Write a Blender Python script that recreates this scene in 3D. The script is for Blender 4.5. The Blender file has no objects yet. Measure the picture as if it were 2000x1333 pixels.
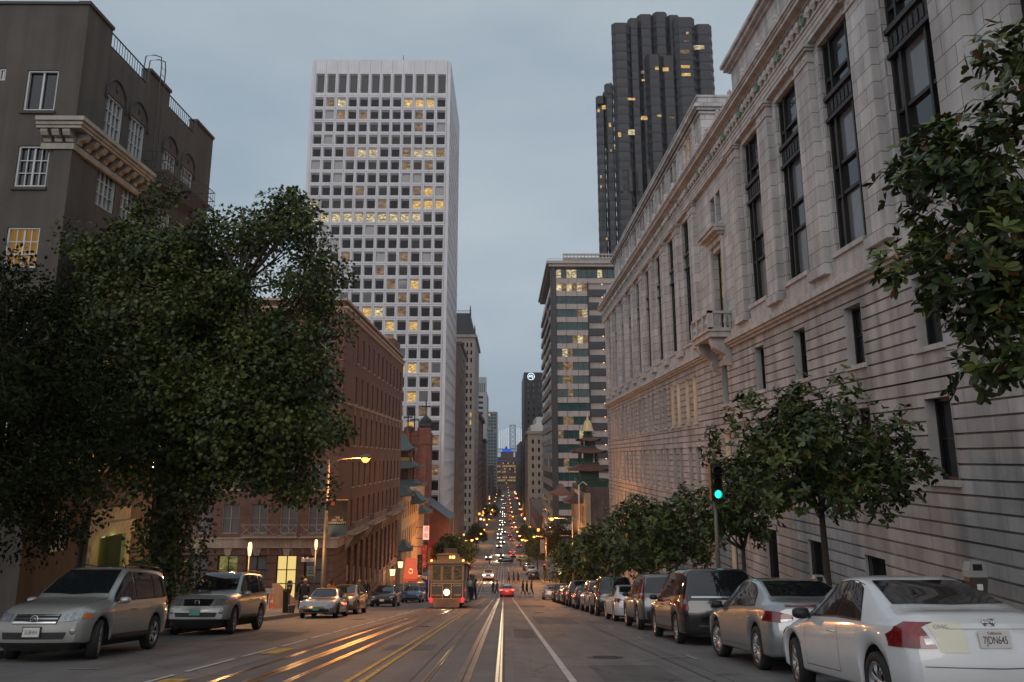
import bpy, math, random
import numpy as np
from math import sin, cos, pi, radians, sqrt, atan, atan2, tan
from mathutils import Vector, Matrix, Euler
from mathutils.bvhtree import BVHTree
R = radians
SC = bpy.context.scene
COL = SC.collection

# ------------------------------------------------------------------ camera
cd = bpy.data.cameras.new('camera')
cam = bpy.data.objects.new('camera', cd); COL.objects.link(cam); SC.camera = cam
cd.sensor_width = 36.0; cd.lens = 36.0*1600/2000; cd.shift_y = -131.5/2000
cd.clip_start = 0.1; cd.clip_end = 20000
cam.location = (0, 0, 0)
cam.rotation_euler = (R(90+12.68), 0, -atan(15*cos(R(12.68))/1600))

# ------------------------------------------------------------------ sky, sun, exposure
W = bpy.data.worlds.new('World'); SC.world = W; W.use_nodes = True
nt = W.node_tree; nt.nodes.clear()
wo = nt.nodes.new('ShaderNodeOutputWorld'); bg = nt.nodes.new('ShaderNodeBackground')
sky = nt.nodes.new('ShaderNodeTexSky'); sky.sky_type = 'NISHITA'; sky.sun_disc = False
sky.sun_elevation = R(4); sky.sun_rotation = R(188); sky.air_density = 1.3; sky.dust_density = 2.0
tc = nt.nodes.new('ShaderNodeTexCoord'); mp = nt.nodes.new('ShaderNodeMapping'); mp.inputs['Scale'].default_value = (1, 1, 2.4)
nz = nt.nodes.new('ShaderNodeTexNoise'); nz.inputs['Scale'].default_value = 2.2; nz.inputs['Detail'].default_value = 5; nz.inputs['Roughness'].default_value = .5
cr = nt.nodes.new('ShaderNodeValToRGB')
cr.color_ramp.elements[0].position = .34; cr.color_ramp.elements[0].color = (3.75, 4.75, 5.75, 1)
cr.color_ramp.elements[1].position = .64; cr.color_ramp.elements[1].color = (5.3, 6.2, 6.95, 1)
# the overcast is brighter and warmer towards the west, behind the camera
sx = nt.nodes.new('ShaderNodeSeparateXYZ')
mr = nt.nodes.new('ShaderNodeMapRange'); mr.inputs['From Min'].default_value = .72; mr.inputs['From Max'].default_value = -.6
mr.inputs['To Min'].default_value = 0; mr.inputs['To Max'].default_value = 1
wr = nt.nodes.new('ShaderNodeValToRGB')
wr.color_ramp.elements[0].color = (1, 1, 1, 1); wr.color_ramp.elements[1].color = (2.05, 1.8, 1.66, 1)
mul = nt.nodes.new('ShaderNodeMixRGB'); mul.blend_type = 'MULTIPLY'; mul.inputs[0].default_value = 1
mix = nt.nodes.new('ShaderNodeMixRGB'); mix.inputs[0].default_value = .94
L = nt.links.new
L(tc.outputs['Generated'], mp.inputs['Vector']); L(mp.outputs[0], nz.inputs['Vector']); L(nz.outputs['Fac'], cr.inputs['Fac'])
L(tc.outputs['Generated'], sx.inputs[0]); L(sx.outputs['Y'], mr.inputs['Value']); L(mr.outputs[0], wr.inputs['Fac'])
er = nt.nodes.new('ShaderNodeMapRange'); er.inputs['From Min'].default_value = 0; er.inputs['From Max'].default_value = .75; er.inputs['To Min'].default_value = 1.12; er.inputs['To Max'].default_value = .86
m0 = nt.nodes.new('ShaderNodeMixRGB'); m0.blend_type = 'MULTIPLY'; m0.inputs[0].default_value = 1
L(sx.outputs['Z'], er.inputs['Value']); L(cr.outputs[0], m0.inputs[1]); L(er.outputs[0], m0.inputs[2])
L(m0.outputs[0], mul.inputs[1]); L(wr.outputs[0], mul.inputs[2])
L(sky.outputs[0], mix.inputs[1]); L(mul.outputs[0], mix.inputs[2]); L(mix.outputs[0], bg.inputs['Color'])
bg.inputs['Strength'].default_value = .085
L(bg.outputs[0], wo.inputs['Surface'])
sd = bpy.data.lights.new('sun', 'SUN'); sd.energy = .35; sd.angle = R(25); sd.color = (1, .9, .84)
sun = bpy.data.objects.new('sun', sd); COL.objects.link(sun)
sun.rotation_euler = (R(66), 0, R(-10))          # low in the west, behind the camera
SC.view_settings.view_transform = 'Standard'; SC.view_settings.look = 'None'
SC.view_settings.exposure = .06; SC.view_settings.gamma = 1
SC.render.engine = 'CYCLES'
SC.cycles.use_denoising = True
try: SC.cycles.denoiser = 'OPENIMAGEDENOISE'
except Exception: pass
SC.cycles.max_bounces = 6; SC.cycles.diffuse_bounces = 3; SC.cycles.glossy_bounces = 3
SC.cycles.transmission_bounces = 2; SC.cycles.transparent_max_bounces = 6
SC.cycles.sample_clamp_indirect = 4; SC.cycles.caustics_reflective = False; SC.cycles.caustics_refractive = False

# ------------------------------------------------------------------ helpers
random.seed(7); rng = np.random.default_rng(7)
S = 1.2424            # metres of street length per surveyed unit

class MB:
    def __init__(s): s.v = []; s.f = []; s.m = []
    def poly(s, pts, m=0):
        n = len(s.v); s.v.extend([tuple(p) for p in pts]); s.f.append(tuple(range(n, n+len(pts)))); s.m.append(m); return s
    def hexa(s, c, m=0):    # 8 corners: 0-3 one face ring, 4-7 the opposite ring
        n = len(s.v); s.v.extend([tuple(p) for p in c])
        for q in ((0, 3, 2, 1), (4, 5, 6, 7), (0, 1, 5, 4), (1, 2, 6, 5), (2, 3, 7, 6), (3, 0, 4, 7)):
            s.f.append(tuple(n+i for i in q)); s.m.append(m)
        return s
    def box(s, x0, x1, y0, y1, z0, z1, m=0):
        return s.hexa([(x0, y0, z0), (x1, y0, z0), (x1, y1, z0), (x0, y1, z0), (x0, y0, z1), (x1, y0, z1), (x1, y1, z1), (x0, y1, z1)], m)
    def fbox(s, fn, u0, u1, z0, z1, d0, d1, m=0):   # box in facade space (along, up, depth inward)
        return s.hexa([fn(u0, z0, d0), fn(u1, z0, d0), fn(u1, z0, d1), fn(u0, z0, d1), fn(u0, z1, d0), fn(u1, z1, d0), fn(u1, z1, d1), fn(u0, z1, d1)], m)
    def tube(s, pts, rad, n=6, m=0, caps=True):
        if not hasattr(rad, '__len__'): rad = [rad]*len(pts)
        P = [Vector(p) for p in pts]; base = len(s.v); k = len(P)
        for i, p in enumerate(P):
            t = (P[min(i+1, k-1)]-P[max(i-1, 0)])
            if t.length < 1e-9: t = Vector((0, 0, 1))
            t.normalize(); a = Vector((0, 0, 1)) if abs(t.z) < .9 else Vector((1, 0, 0))
            u = t.cross(a).normalized(); w = t.cross(u)
            for j in range(n):
                an = 2*pi*j/n; s.v.append(tuple(p+(u*cos(an)+w*sin(an))*rad[i]))
        for i in range(k-1):
            for j in range(n):
                a = base+i*n+j; b = base+i*n+(j+1) % n
                s.f.append((a, b, b+n, a+n)); s.m.append(m)
        if caps:
            s.f.append(tuple(base+j for j in range(n))[::-1]); s.m.append(m)
            s.f.append(tuple(base+(k-1)*n+j for j in range(n))); s.m.append(m)
        return s
    def lathe(s, prof, c=(0, 0, 0), n=16, m=0, axis='z', ms=None):   # prof: (radius, height)
        base = len(s.v)
        for r, h in prof:
            for j in range(n):
                a = 2*pi*j/n; x, y = r*cos(a), r*sin(a)
                p = (x, y, h) if axis == 'z' else ((h, x, y) if axis == 'x' else (x, h, y))
                s.v.append((c[0]+p[0], c[1]+p[1], c[2]+p[2]))
        for i in range(len(prof)-1):
            for j in range(n):
                a = base+i*n+j; b = base+i*n+(j+1) % n
                s.f.append((a, b, b+n, a+n)); s.m.append(ms[i] if ms else m)
        return s
    def ext(s, poly, axis, a, b, m=0):
        def P(p, t): return {'x': (t, p[0], p[1]), 'y': (p[0], t, p[1]), 'z': (p[0], p[1], t)}[axis]
        n = len(s.v); k = len(poly)
        s.v.extend([P(p, a) for p in poly]); s.v.extend([P(p, b) for p in poly])
        s.f.append(tuple(range(n, n+k))[::-1]); s.m.append(m)
        s.f.append(tuple(range(n+k, n+2*k))); s.m.append(m)
        for i in range(k):
            j = (i+1) % k; s.f.append((n+i, n+j, n+k+j, n+k+i)); s.m.append(m)
        return s
    def build(s, name, mats, parent=None, smooth=False, label=None):
        if not isinstance(mats, (list, tuple)): mats = [mats]
        off = Vector((0, 0, 0)); q = parent
        while q is not None: off += q.location; q = q.parent
        me = bpy.data.meshes.new(name)
        v = np.array(s.v, dtype=float).reshape(-1, 3)-np.array(off)
        me.from_pydata(v.tolist(), [], s.f)
        for mt in mats: me.materials.append(mt)
        if len(mats) > 1: me.polygons.foreach_set('material_index', s.m)
        if smooth: me.polygons.foreach_set('use_smooth', [True]*len(me.polygons))
        me.update()
        o = bpy.data.objects.new(name, me); COL.objects.link(o)
        if parent is not None: o.parent = parent
        if label: o['label'] = label
        return o

def thing(name, label, cat, loc=(0, 0, 0), group=None):
    o = bpy.data.objects.new(name, None); COL.objects.link(o); o.empty_display_size = .3
    o.location = loc; o['label'] = label; o['category'] = cat
    if group: o['group'] = group
    return o
def tag(o, label, cat, group=None, kind=None):
    o['label'] = label; o['category'] = cat
    if group: o['group'] = group
    if kind: o['kind'] = kind
    return o
def struct(o): o['kind'] = 'structure'; return o
def copy_tree(o, parent=None, skip=()):
    c = o.copy(); COL.objects.link(c)
    c.parent = parent
    for ch in list(o.children):
        if ch.name.split('.')[0] in skip: continue
        copy_tree(ch, c)
    return c
def merge_rest(root):       # not used for repeats in view
    pass

# facades: functions (along, up, depth inward) -> point
def left_face(x0): return lambda u, z, d: (x0-d, u, z)
def right_face(x0): return lambda u, z, d: (x0+d, u, z)
def front_face(y0): return lambda u, z, d: (u, y0+d, z)

def wall(mb, fn, u0, u1, z0, z1, holes, depth=.3, m=0, mr=None, course=None, zoff=0):
    us = sorted({u0, u1} | {h[0] for h in holes} | {h[1] for h in holes})
    us = [u for u in us if u0 <= u <= u1]
    zs = {z0, z1} | {h[2] for h in holes} | {h[3] for h in holes}
    gro = []
    if course:
        pitch, gh, gd = course; z = zoff
        while z > z0: z -= pitch
        while z < z1-gh:
            if z > z0+.01: gro.append((z, z+gh)); zs |= {z, z+gh}
            z += pitch
    zs = sorted(z for z in zs if z0-1e-6 <= z <= z1+1e-6)
    mr = m if mr is None else mr
    for j in range(len(zs)-1):
        a, b = zs[j], zs[j+1]
        if b-a < 1e-6: continue
        zc = (a+b)/2
        g = any(p < zc < q for p, q in gro)
        d = course[2] if g else 0
        run = None
        for i in range(len(us)-1):
            uc = (us[i]+us[i+1])/2
            solid = not any(h[0] < uc < h[1] and h[2] < zc < h[3] for h in holes)
            if solid:
                p, q = us[i], us[i+1]
                mb.poly([fn(p, a, d), fn(q, a, d), fn(q, b, d), fn(p, b, d)], m)
                if g:
                    mb.poly([fn(p, a, 0), fn(q, a, 0), fn(q, a, d), fn(p, a, d)], m)
                    mb.poly([fn(p, b, d), fn(q, b, d), fn(q, b, 0), fn(p, b, 0)], m)
    for h in holes:
        a, b, c, e = h[:4]; dd = h[4] if len(h) > 4 else depth
        mb.poly([fn(a, c, 0), fn(a, e, 0), fn(a, e, dd), fn(a, c, dd)], mr)
        mb.poly([fn(b, c, 0), fn(b, c, dd), fn(b, e, dd), fn(b, e, 0)], mr)
        mb.poly([fn(a, c, 0), fn(a, c, dd), fn(b, c, dd), fn(b, c, 0)], mr)
        mb.poly([fn(a, e, 0), fn(b, e, 0), fn(b, e, dd), fn(a, e, dd)], mr)

def window(parent, fn, u0, u1, z0, z1, d, fm, gm, nx=2, nz=2, fw=.06, mw=.03, name='window', midbar=True):
    mb = MB(); dd = d-.08
    mb.fbox(fn, u0, u0+fw, z0, z1, dd, d+.02); mb.fbox(fn, u1-fw, u1, z0, z1, dd, d+.02)
    mb.fbox(fn, u0+fw, u1-fw, z0, z0+fw, dd, d+.02); mb.fbox(fn, u0+fw, u1-fw, z1-fw, z1, dd, d+.02)
    a, b = u0+fw, u1-fw
    for i in range(1, nx):
        u = a+(b-a)*i/nx; w = fw*.5 if (midbar and nx % 2 == 0 and i == nx//2) else mw*.5
        mb.fbox(fn, u-w, u+w, z0+fw, z1-fw, d-.045, d+.01)
    for j in range(1, nz):
        z = z0+fw+(z1-z0-2*fw)*j/nz
        mb.fbox(fn, a, b, z-mw*.5, z+mw*.5, d-.04, d+.008)
    f = mb.build(name, fm, parent)
    g = MB(); g.poly([fn(u0, z0, d+.03), fn(u1, z0, d+.03), fn(u1, z1, d+.03), fn(u0, z1, d+.03)])
    g.build('pane', gm, f)
    return f

# ------------------------------------------------------------------ materials
def newmat(name):
    m = bpy.data.materials.new(name); m.use_nodes = True
    n = m.node_tree; b = n.nodes['Principled BSDF']; return m, n, b
def N(n, t, **kw):
    x = n.nodes.new(t)
    for k, v in kw.items():
        if k in x.inputs: x.inputs[k].default_value = v
        else: setattr(x, k, v)
    return x
def rgba(c): return (c[0], c[1], c[2], 1)
def mat(name, c, rough=.7, metal=0, var=.12, scale=3., bump=0, coat=0, spec=.5, bscale=None, streak=0, emit=0, ecol=None):
    m, n, b = newmat(name); l = n.links.new
    b.inputs['Roughness'].default_value = rough; b.inputs['Metallic'].default_value = metal
    b.inputs['Specular IOR Level'].default_value = spec
    if coat: b.inputs['Coat Weight'].default_value = coat; b.inputs['Coat Roughness'].default_value = .04
    if var or bump or streak:
        t = N(n, 'ShaderNodeTexCoord'); mpn = N(n, 'ShaderNodeMapping'); l(t.outputs['Object'], mpn.inputs[0])
        nz_ = N(n, 'ShaderNodeTexNoise', Scale=scale, Detail=6., Roughness=.6); l(mpn.outputs[0], nz_.inputs['Vector'])
        ra = N(n, 'ShaderNodeValToRGB')
        ra.color_ramp.elements[0].position = .3; ra.color_ramp.elements[1].position = .7
        ra.color_ramp.elements[0].color = rgba([x*(1-var) for x in c]); ra.color_ramp.elements[1].color = rgba([x*(1+var) for x in c])
        l(nz_.outputs['Fac'], ra.inputs['Fac']); src = ra.outputs[0]
        if streak:
            mp2 = N(n, 'ShaderNodeMapping'); mp2.inputs['Scale'].default_value = (1.5, 1.5, .12); l(t.outputs['Object'], mp2.inputs[0])
            n2 = N(n, 'ShaderNodeTexNoise', Scale=1.6, Detail=5.); l(mp2.outputs[0], n2.inputs['Vector'])
            r2 = N(n, 'ShaderNodeValToRGB'); r2.color_ramp.elements[0].position = .35; r2.color_ramp.elements[1].position = .6
            r2.color_ramp.elements[0].color = (1-streak,)*3+(1,); r2.color_ramp.elements[1].color = (1, 1, 1, 1)
            l(n2.outputs['Fac'], r2.inputs['Fac'])
            mm = N(n, 'ShaderNodeMixRGB', blend_type='MULTIPLY'); mm.inputs[0].default_value = 1
            l(src, mm.inputs[1]); l(r2.outputs[0], mm.inputs[2]); src = mm.outputs[0]
        l(src, b.inputs['Base Color'])
        if bump:
            n3 = N(n, 'ShaderNodeTexNoise', Scale=bscale or scale*8, Detail=5.); l(mpn.outputs[0], n3.inputs['Vector'])
            bp = N(n, 'ShaderNodeBump', Strength=bump, Distance=.02); l(n3.outputs['Fac'], bp.inputs['Height']); l(bp.outputs[0], b.inputs['Normal'])
    else: b.inputs['Base Color'].default_value = rgba(c)
    if emit:
        b.inputs['Emission Color'].default_value = rgba(ecol or c); b.inputs['Emission Strength'].default_value = emit
    return m
def masonry(name, c1, c2, mortar, bw, bh, msize=.012, bump=.5, rough=.85, var=.15, streak=.2, offset=.5):
    """courses laid on upright faces of any axis: texture u = x + y, v = z"""
    m, n, b = newmat(name); l = n.links.new
    t = N(n, 'ShaderNodeTexCoord'); sp = N(n, 'ShaderNodeSeparateXYZ'); l(t.outputs['Object'], sp.inputs[0])
    ad = N(n, 'ShaderNodeMath', operation='ADD'); l(sp.outputs[0], ad.inputs[0]); l(sp.outputs[1], ad.inputs[1])
    cb = N(n, 'ShaderNodeCombineXYZ'); l(ad.outputs[0], cb.inputs[0]); l(sp.outputs[2], cb.inputs[1])
    br = N(n, 'ShaderNodeTexBrick'); br.offset = offset
    for k, v in (('Color1', rgba(c1)), ('Color2', rgba(c2)), ('Mortar', rgba(mortar)), ('Scale', 1.), ('Mortar Size', msize), ('Mortar Smooth', .1), ('Bias', 0.), ('Brick Width', bw), ('Row Height', bh)):
        br.inputs[k].default_value = v
    l(cb.outputs[0], br.inputs['Vector'])
    nz_ = N(n, 'ShaderNodeTexNoise', Scale=.7, Detail=7., Roughness=.65); l(t.outputs['Object'], nz_.inputs['Vector'])
    ra = N(n, 'ShaderNodeValToRGB'); ra.color_ramp.elements[0].position = .3; ra.color_ramp.elements[1].position = .7
    ra.color_ramp.elements[0].color = (1-var,)*3+(1,); ra.color_ramp.elements[1].color = (1+var*.5,)*3+(1,)
    l(nz_.outputs['Fac'], ra.inputs['Fac'])
    mm = N(n, 'ShaderNodeMixRGB', blend_type='MULTIPLY'); mm.inputs[0].default_value = 1
    l(br.outputs['Color'], mm.inputs[1]); l(ra.outputs[0], mm.inputs[2])
    mp2 = N(n, 'ShaderNodeMapping'); mp2.inputs['Scale'].default_value = (1.2, 1.2, .1); l(t.outputs['Object'], mp2.inputs[0])
    n2 = N(n, 'ShaderNodeTexNoise', Scale=1.3, Detail=6.); l(mp2.outputs[0], n2.inputs['Vector'])
    r2 = N(n, 'ShaderNodeValToRGB'); r2.color_ramp.elements[0].position = .35; r2.color_ramp.elements[1].position = .6
    r2.color_ramp.elements[0].color = (1-streak,)*3+(1,); r2.color_ramp.elements[1].color = (1, 1, 1, 1); l(n2.outputs['Fac'], r2.inputs['Fac'])
    m3 = N(n, 'ShaderNodeMixRGB', blend_type='MULTIPLY'); m3.inputs[0].default_value = 1
    l(mm.outputs[0], m3.inputs[1]); l(r2.outputs[0], m3.inputs[2]); l(m3.outputs[0], b.inputs['Base Color'])
    b.inputs['Roughness'].default_value = rough
    bp = N(n, 'ShaderNodeBump', Strength=bump, Distance=.01); bp.invert = True
    l(br.outputs['Fac'], bp.inputs['Height']); l(bp.outputs[0], b.inputs['Normal'])
    return m
def lamp_mat(name, c, st, sample=False):
    m, n, b = newmat(name); n.nodes.remove(b)
    e = N(n, 'ShaderNodeEmission'); e.inputs[0].default_value = rgba(c); e.inputs[1].default_value = st
    n.links.new(e.outputs[0], n.nodes['Material Output'].inputs[0])
    if not sample: m.cycles.emission_sampling = 'NONE'
    return m
def room_mat(name, c, st, base=.12, nscale=1.2, blinds=0):
    """a lit room behind glass: uneven bright patches, ceiling lamps brightest"""
    m, n, b = newmat(name); l = n.links.new
    b.inputs['Base Color'].default_value = (.012, .011, .011, 1); b.inputs['Roughness'].default_value = .3; b.inputs['Specular IOR Level'].default_value = .2
    t = N(n, 'ShaderNodeTexCoord'); mpn = N(n, 'ShaderNodeMapping'); mpn.inputs['Scale'].default_value = (1, 1, 2.2); l(t.outputs['Object'], mpn.inputs[0])
    nz_ = N(n, 'ShaderNodeTexNoise', Scale=nscale, Detail=3., Roughness=.7); l(mpn.outputs[0], nz_.inputs['Vector'])
    ra = N(n, 'ShaderNodeValToRGB'); e = ra.color_ramp.elements
    e[0].position = .35; e[0].color = rgba([x*base for x in c]); e[1].position = .72; e[1].color = rgba([min(1, x*1.2) for x in c])
    x = e.new(.58); x.color = rgba([x_*.5 for x_ in c])
    l(nz_.outputs['Fac'], ra.inputs['Fac']); src = ra.outputs[0]
    if blinds:
        w = N(n, 'ShaderNodeTexWave', Scale=blinds, Distortion=.4); w.bands_direction = 'Y'
        l(t.outputs['Object'], w.inputs['Vector'])
        r2 = N(n, 'ShaderNodeValToRGB'); r2.color_ramp.elements[0].color = (.35, .3, .2, 1); l(w.outputs['Fac'], r2.inputs['Fac'])
        mm = N(n, 'ShaderNodeMixRGB', blend_type='MULTIPLY'); mm.inputs[0].default_value = 1; l(src, mm.inputs[1]); l(r2.outputs[0], mm.inputs[2]); src = mm.outputs[0]
    l(src, b.inputs['Emission Color']); b.inputs['Emission Strength'].default_value = st
    m.cycles.emission_sampling = 'NONE'
    return m
M = {}
M['stone'] = masonry('limestone', (.58, .55, .54), (.46, .435, .425), (.13, .12, .115), 1.35, .62, .014, .5, .8, .2, .32)
M['rust'] = masonry('rusticated_limestone', (.50, .47, .46), (.37, .345, .335), (.24, .22, .21), 1.3, .41, .010, .4, .85, .22, .36)
M['stonetrim'] = mat('limestone_trim', (.48, .45, .435), .8, var=.18, scale=1.2, bump=.3, streak=.25)
M['stucco'] = mat('taupe_stucco', (.100, .085, .073), .9, var=.12, scale=.7, bump=.4, bscale=9, streak=.22)
M['stuccodk'] = mat('taupe_trim', (.075, .065, .058), .85, var=.12, scale=.9)
M['cream'] = mat('cream_cornice', (.42, .37, .31), .8, var=.2, scale=2, streak=.2)
M['whitefr'] = mat('white_window_frame', (.55, .55, .54), .5, var=.06)
M['brick'] = masonry('red_brick', (.19, .082, .058), (.125, .052, .040), (.20, .15, .12), .26, .095, .013, .6, .9, .25, .15)
M['brickdk'] = masonry('brick_dark', (.17, .07, .05), (.12, .045, .035), (.15, .11, .09), .26, .095, .013, .6, .9, .2, .2)
M['terracotta'] = mat('pale_terracotta', (.40, .31, .24), .75, var=.15, scale=1.5, streak=.2)
M['iron'] = mat('black_iron', (.018, .018, .02), .45, .6, var=.1)
M['fe'] = mat('taupe_painted_iron', (.08, .072, .066), .5, .2, var=.1)
M['bronze'] = mat('dark_bronze_frame', (.022, .018, .016), .45, .4, var=.2, bump=.2)
M['glass'] = mat('window_glass', (.012, .014, .017), .06, var=.0, spec=.7)
M['glass2'] = mat('window_glass_with_pale_blind', (.13, .13, .135), .12, var=.15, scale=.8, spec=.6)
M['glassb'] = mat('window_glass_bluish', (.03, .04, .05), .05, var=.1, spec=.8)
M['towerglass'] = mat('tower_window_glass', (.012, .011, .014), .4, var=.6, scale=.25, spec=.18)
M['curtain'] = mat('window_with_curtain', (.20, .20, .20), .3, var=.25, scale=4)
M['lit'] = room_mat('lit_room', (1, .62, .2), 1.4, .18)
M['lit2'] = room_mat('lit_office', (1, .8, .45), 1.3, .05, 1.0)
M['litdim'] = room_mat('dimly_lit_office', (1, .6, .3), .45, .06, .8)
M['litblind'] = room_mat('lit_room_blinds', (1, .55, .12), 1.0, .5, 1.2, blinds=2.2)
M['litgreen'] = room_mat('lit_green_glass', (.8, .75, .25), .4, .15, 1.5)
M['litcream'] = lamp_mat('lit_cream_room', (1, .72, .25), .85)
M['brown'] = room_mat('brown_dim_room', (.5, .27, .2), .03, .3, .6)
M['precast'] = mat('white_precast', (.60, .585, .60), .7, var=.07, scale=.3, streak=.12)
M['joint'] = mat('panel_joint', (.16, .15, .15), .9, var=.05)
M['steel'] = mat('steel', (.35, .33, .31), .3, 1, var=.2, scale=8)
M['black'] = mat('black_paint', (.015, .015, .016), .4, var=.1)
M['rubber'] = mat('rubber', (.013, .013, .013), .75, var=.2, scale=12)
M['white'] = mat('white_paint', (.62, .62, .60), .5, var=.08)
M['red'] = mat('red_cloth', (.35, .03, .03), .75, var=.2)
M['bark'] = mat('bark', (.06, .045, .034), .9, var=.35, scale=6, bump=.8, bscale=14)

# ------------------------------------------------------------------ the street's long profile
PROF = [(-60, 6.2), (-25, 2.3), (107.3, -16.87), (115, -17.6), (125.5, -18.2), (132, -18.75), (140, -19.7), (205, -25.6), (262, -30.6), (284, -31.7), (300, -32.6), (360, -35.9), (447, -39.3), (600, -42.5), (783, -44.7), (1230, -46.7), (1600, -47.4), (9000, -47.5)]
def rz(y):
    for (a, p), (b, q) in zip(PROF, PROF[1:]):
        if y <= b: return p+(q-p)*(y-a)/(b-a)
    return PROF[-1][1]
def slope(y, h=2.0): return (rz(y+h)-rz(y-h))/(2*h)
CURB_R, CURB_L = 6.3, -9.9
def stations(a, b, step=3.0):
    ys = [a]; y = a
    while y < b-1e-6:
        y = min(b, y+step); ys.append(y)
    for p, _ in PROF:
        if a < p < b: ys.append(p)
    return sorted(set(round(v, 4) for v in ys))
def strip(mb, xa, xb, ya, yb, dz, m=0, step=3.0, xs=None):
    ys = stations(ya, yb, step); xs = xs or [xa, xb]
    for p, q in zip(ys, ys[1:]):
        for x0, x1 in zip(xs, xs[1:]):
            mb.poly([(x0, p, rz(p)+dz), (x1, p, rz(p)+dz), (x1, q, rz(q)+dz), (x0, q, rz(q)+dz)], m)

def road_mat(name, c, var=.16, rough=.68, crack=.5, slab=(4.6, 3.4)):
    m, n, b = newmat(name); l = n.links.new
    t = N(n, 'ShaderNodeTexCoord')
    n1 = N(n, 'ShaderNodeTexNoise', Scale=.35, Detail=8., Roughness=.7); l(t.outputs['Object'], n1.inputs['Vector'])
    r1 = N(n, 'ShaderNodeValToRGB'); r1.color_ramp.elements[0].position = .3; r1.color_ramp.elements[1].position = .7
    r1.color_ramp.elements[0].color = rgba([x*(1-var) for x in c]); r1.color_ramp.elements[1].color = rgba([x*(1+var) for x in c]); l(n1.outputs['Fac'], r1.inputs['Fac'])
    mp = N(n, 'ShaderNodeMapping'); mp.inputs['Scale'].default_value = (1.6, .05, 1); l(t.outputs['Object'], mp.inputs[0])
    n2 = N(n, 'ShaderNodeTexNoise', Scale=1.5, Detail=4.); l(mp.outputs[0], n2.inputs['Vector'])      # tyre-worn lengthwise streaks
    r2 = N(n, 'ShaderNodeValToRGB'); r2.color_ramp.elements[0].position = .35; r2.color_ramp.elements[1].position = .65
    r2.color_ramp.elements[0].color = (.78, .77, .76, 1); r2.color_ramp.elements[1].color = (1.05, 1.05, 1.05, 1); l(n2.outputs['Fac'], r2.inputs['Fac'])
    m1 = N(n, 'ShaderNodeMixRGB', blend_type='MULTIPLY'); m1.inputs[0].default_value = 1; l(r1.outputs[0], m1.inputs[1]); l(r2.outputs[0], m1.inputs[2])
    n4 = N(n, 'ShaderNodeTexNoise', Scale=28., Detail=3.); l(t.outputs['Object'], n4.inputs['Vector'])
    r4 = N(n, 'ShaderNodeValToRGB'); r4.color_ramp.elements[0].position = .3; r4.color_ramp.elements[1].position = .7
    r4.color_ramp.elements[0].color = (.86, .86, .86, 1); r4.color_ramp.elements[1].color = (1.1, 1.1, 1.1, 1); l(n4.outputs['Fac'], r4.inputs['Fac'])
    m2 = N(n, 'ShaderNodeMixRGB', blend_type='MULTIPLY'); m2.inputs[0].default_value = 1; l(m1.outputs[0], m2.inputs[1]); l(r4.outputs[0], m2.inputs[2])
    br = N(n, 'ShaderNodeTexBrick'); br.offset = 0
    for k, v in (('Color1', (1, 1, 1, 1)), ('Color2', (.88, .87, .86, 1)), ('Mortar', (crack, crack, crack, 1)), ('Scale', 1.), ('Mortar Size', .018), ('Bias', -.3), ('Brick Width', slab[0]), ('Row Height', slab[1])): br.inputs[k].default_value = v
    sp = N(n, 'ShaderNodeSeparateXYZ'); cb = N(n, 'ShaderNodeCombineXYZ'); l(t.outputs['Object'], sp.inputs[0]); l(sp.outputs[1], cb.inputs[0]); l(sp.outputs[0], cb.inputs[1]); l(cb.outputs[0], br.inputs['Vector'])
    m3 = N(n, 'ShaderNodeMixRGB', blend_type='MULTIPLY'); m3.inputs[0].default_value = 1; l(m2.outputs[0], m3.inputs[1]); l(br.outputs['Color'], m3.inputs[2])
    # dark oil spots
    vo = N(n, 'ShaderNodeTexNoise', Scale=1.1, Detail=2.); l(t.outputs['Object'], vo.inputs['Vector'])
    r5 = N(n, 'ShaderNodeValToRGB'); r5.color_ramp.elements[0].position = .26; r5.color_ramp.elements[1].position = .33
    r5.color_ramp.elements[0].color = (.6, .59, .58, 1); r5.color_ramp.elements[1].color = (1, 1, 1, 1); l(vo.outputs['Fac'], r5.inputs['Fac'])
    m4 = N(n, 'ShaderNodeMixRGB', blend_type='MULTIPLY'); m4.inputs[0].default_value = 1; l(m3.outputs[0], m4.inputs[1]); l(r5.outputs[0], m4.inputs[2])
    vc = N(n, 'ShaderNodeTexVoronoi', Scale=.16); vc.feature = 'DISTANCE_TO_EDGE'
    nd = N(n, 'ShaderNodeTexNoise', Scale=.8, Detail=4.); mxv = N(n, 'ShaderNodeMixRGB', blend_type='ADD'); mxv.inputs[0].default_value = 1.6
    l(t.outputs['Object'], nd.inputs['Vector']); l(t.outputs['Object'], mxv.inputs[1]); l(nd.outputs['Color'], mxv.inputs[2]); l(mxv.outputs[0], vc.inputs['Vector'])
    r6 = N(n, 'ShaderNodeValToRGB'); r6.color_ramp.elements[0].position = .0; r6.color_ramp.elements[1].position = .006
    r6.color_ramp.elements[0].color = (.45, .44, .43, 1); r6.color_ramp.elements[1].color = (1, 1, 1, 1); l(vc.outputs['Distance'], r6.inputs['Fac'])
    m5 = N(n, 'ShaderNodeMixRGB', blend_type='MULTIPLY'); m5.inputs[0].default_value = .8; l(m4.outputs[0], m5.inputs[1]); l(r6.outputs[0], m5.inputs[2])
    l(m5.outputs[0], b.inputs['Base Color'])
    b.inputs['Roughness'].default_value = rough; b.inputs['Specular IOR Level'].default_value = .35
    bp = N(n, 'ShaderNodeBump', Strength=.35, Distance=.006); l(n4.outputs['Fac'], bp.inputs['Height']); l(bp.outputs[0], b.inputs['Normal'])
    return m
M['road'] = road_mat('worn_concrete_road', (.165, .156, .152))
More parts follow.
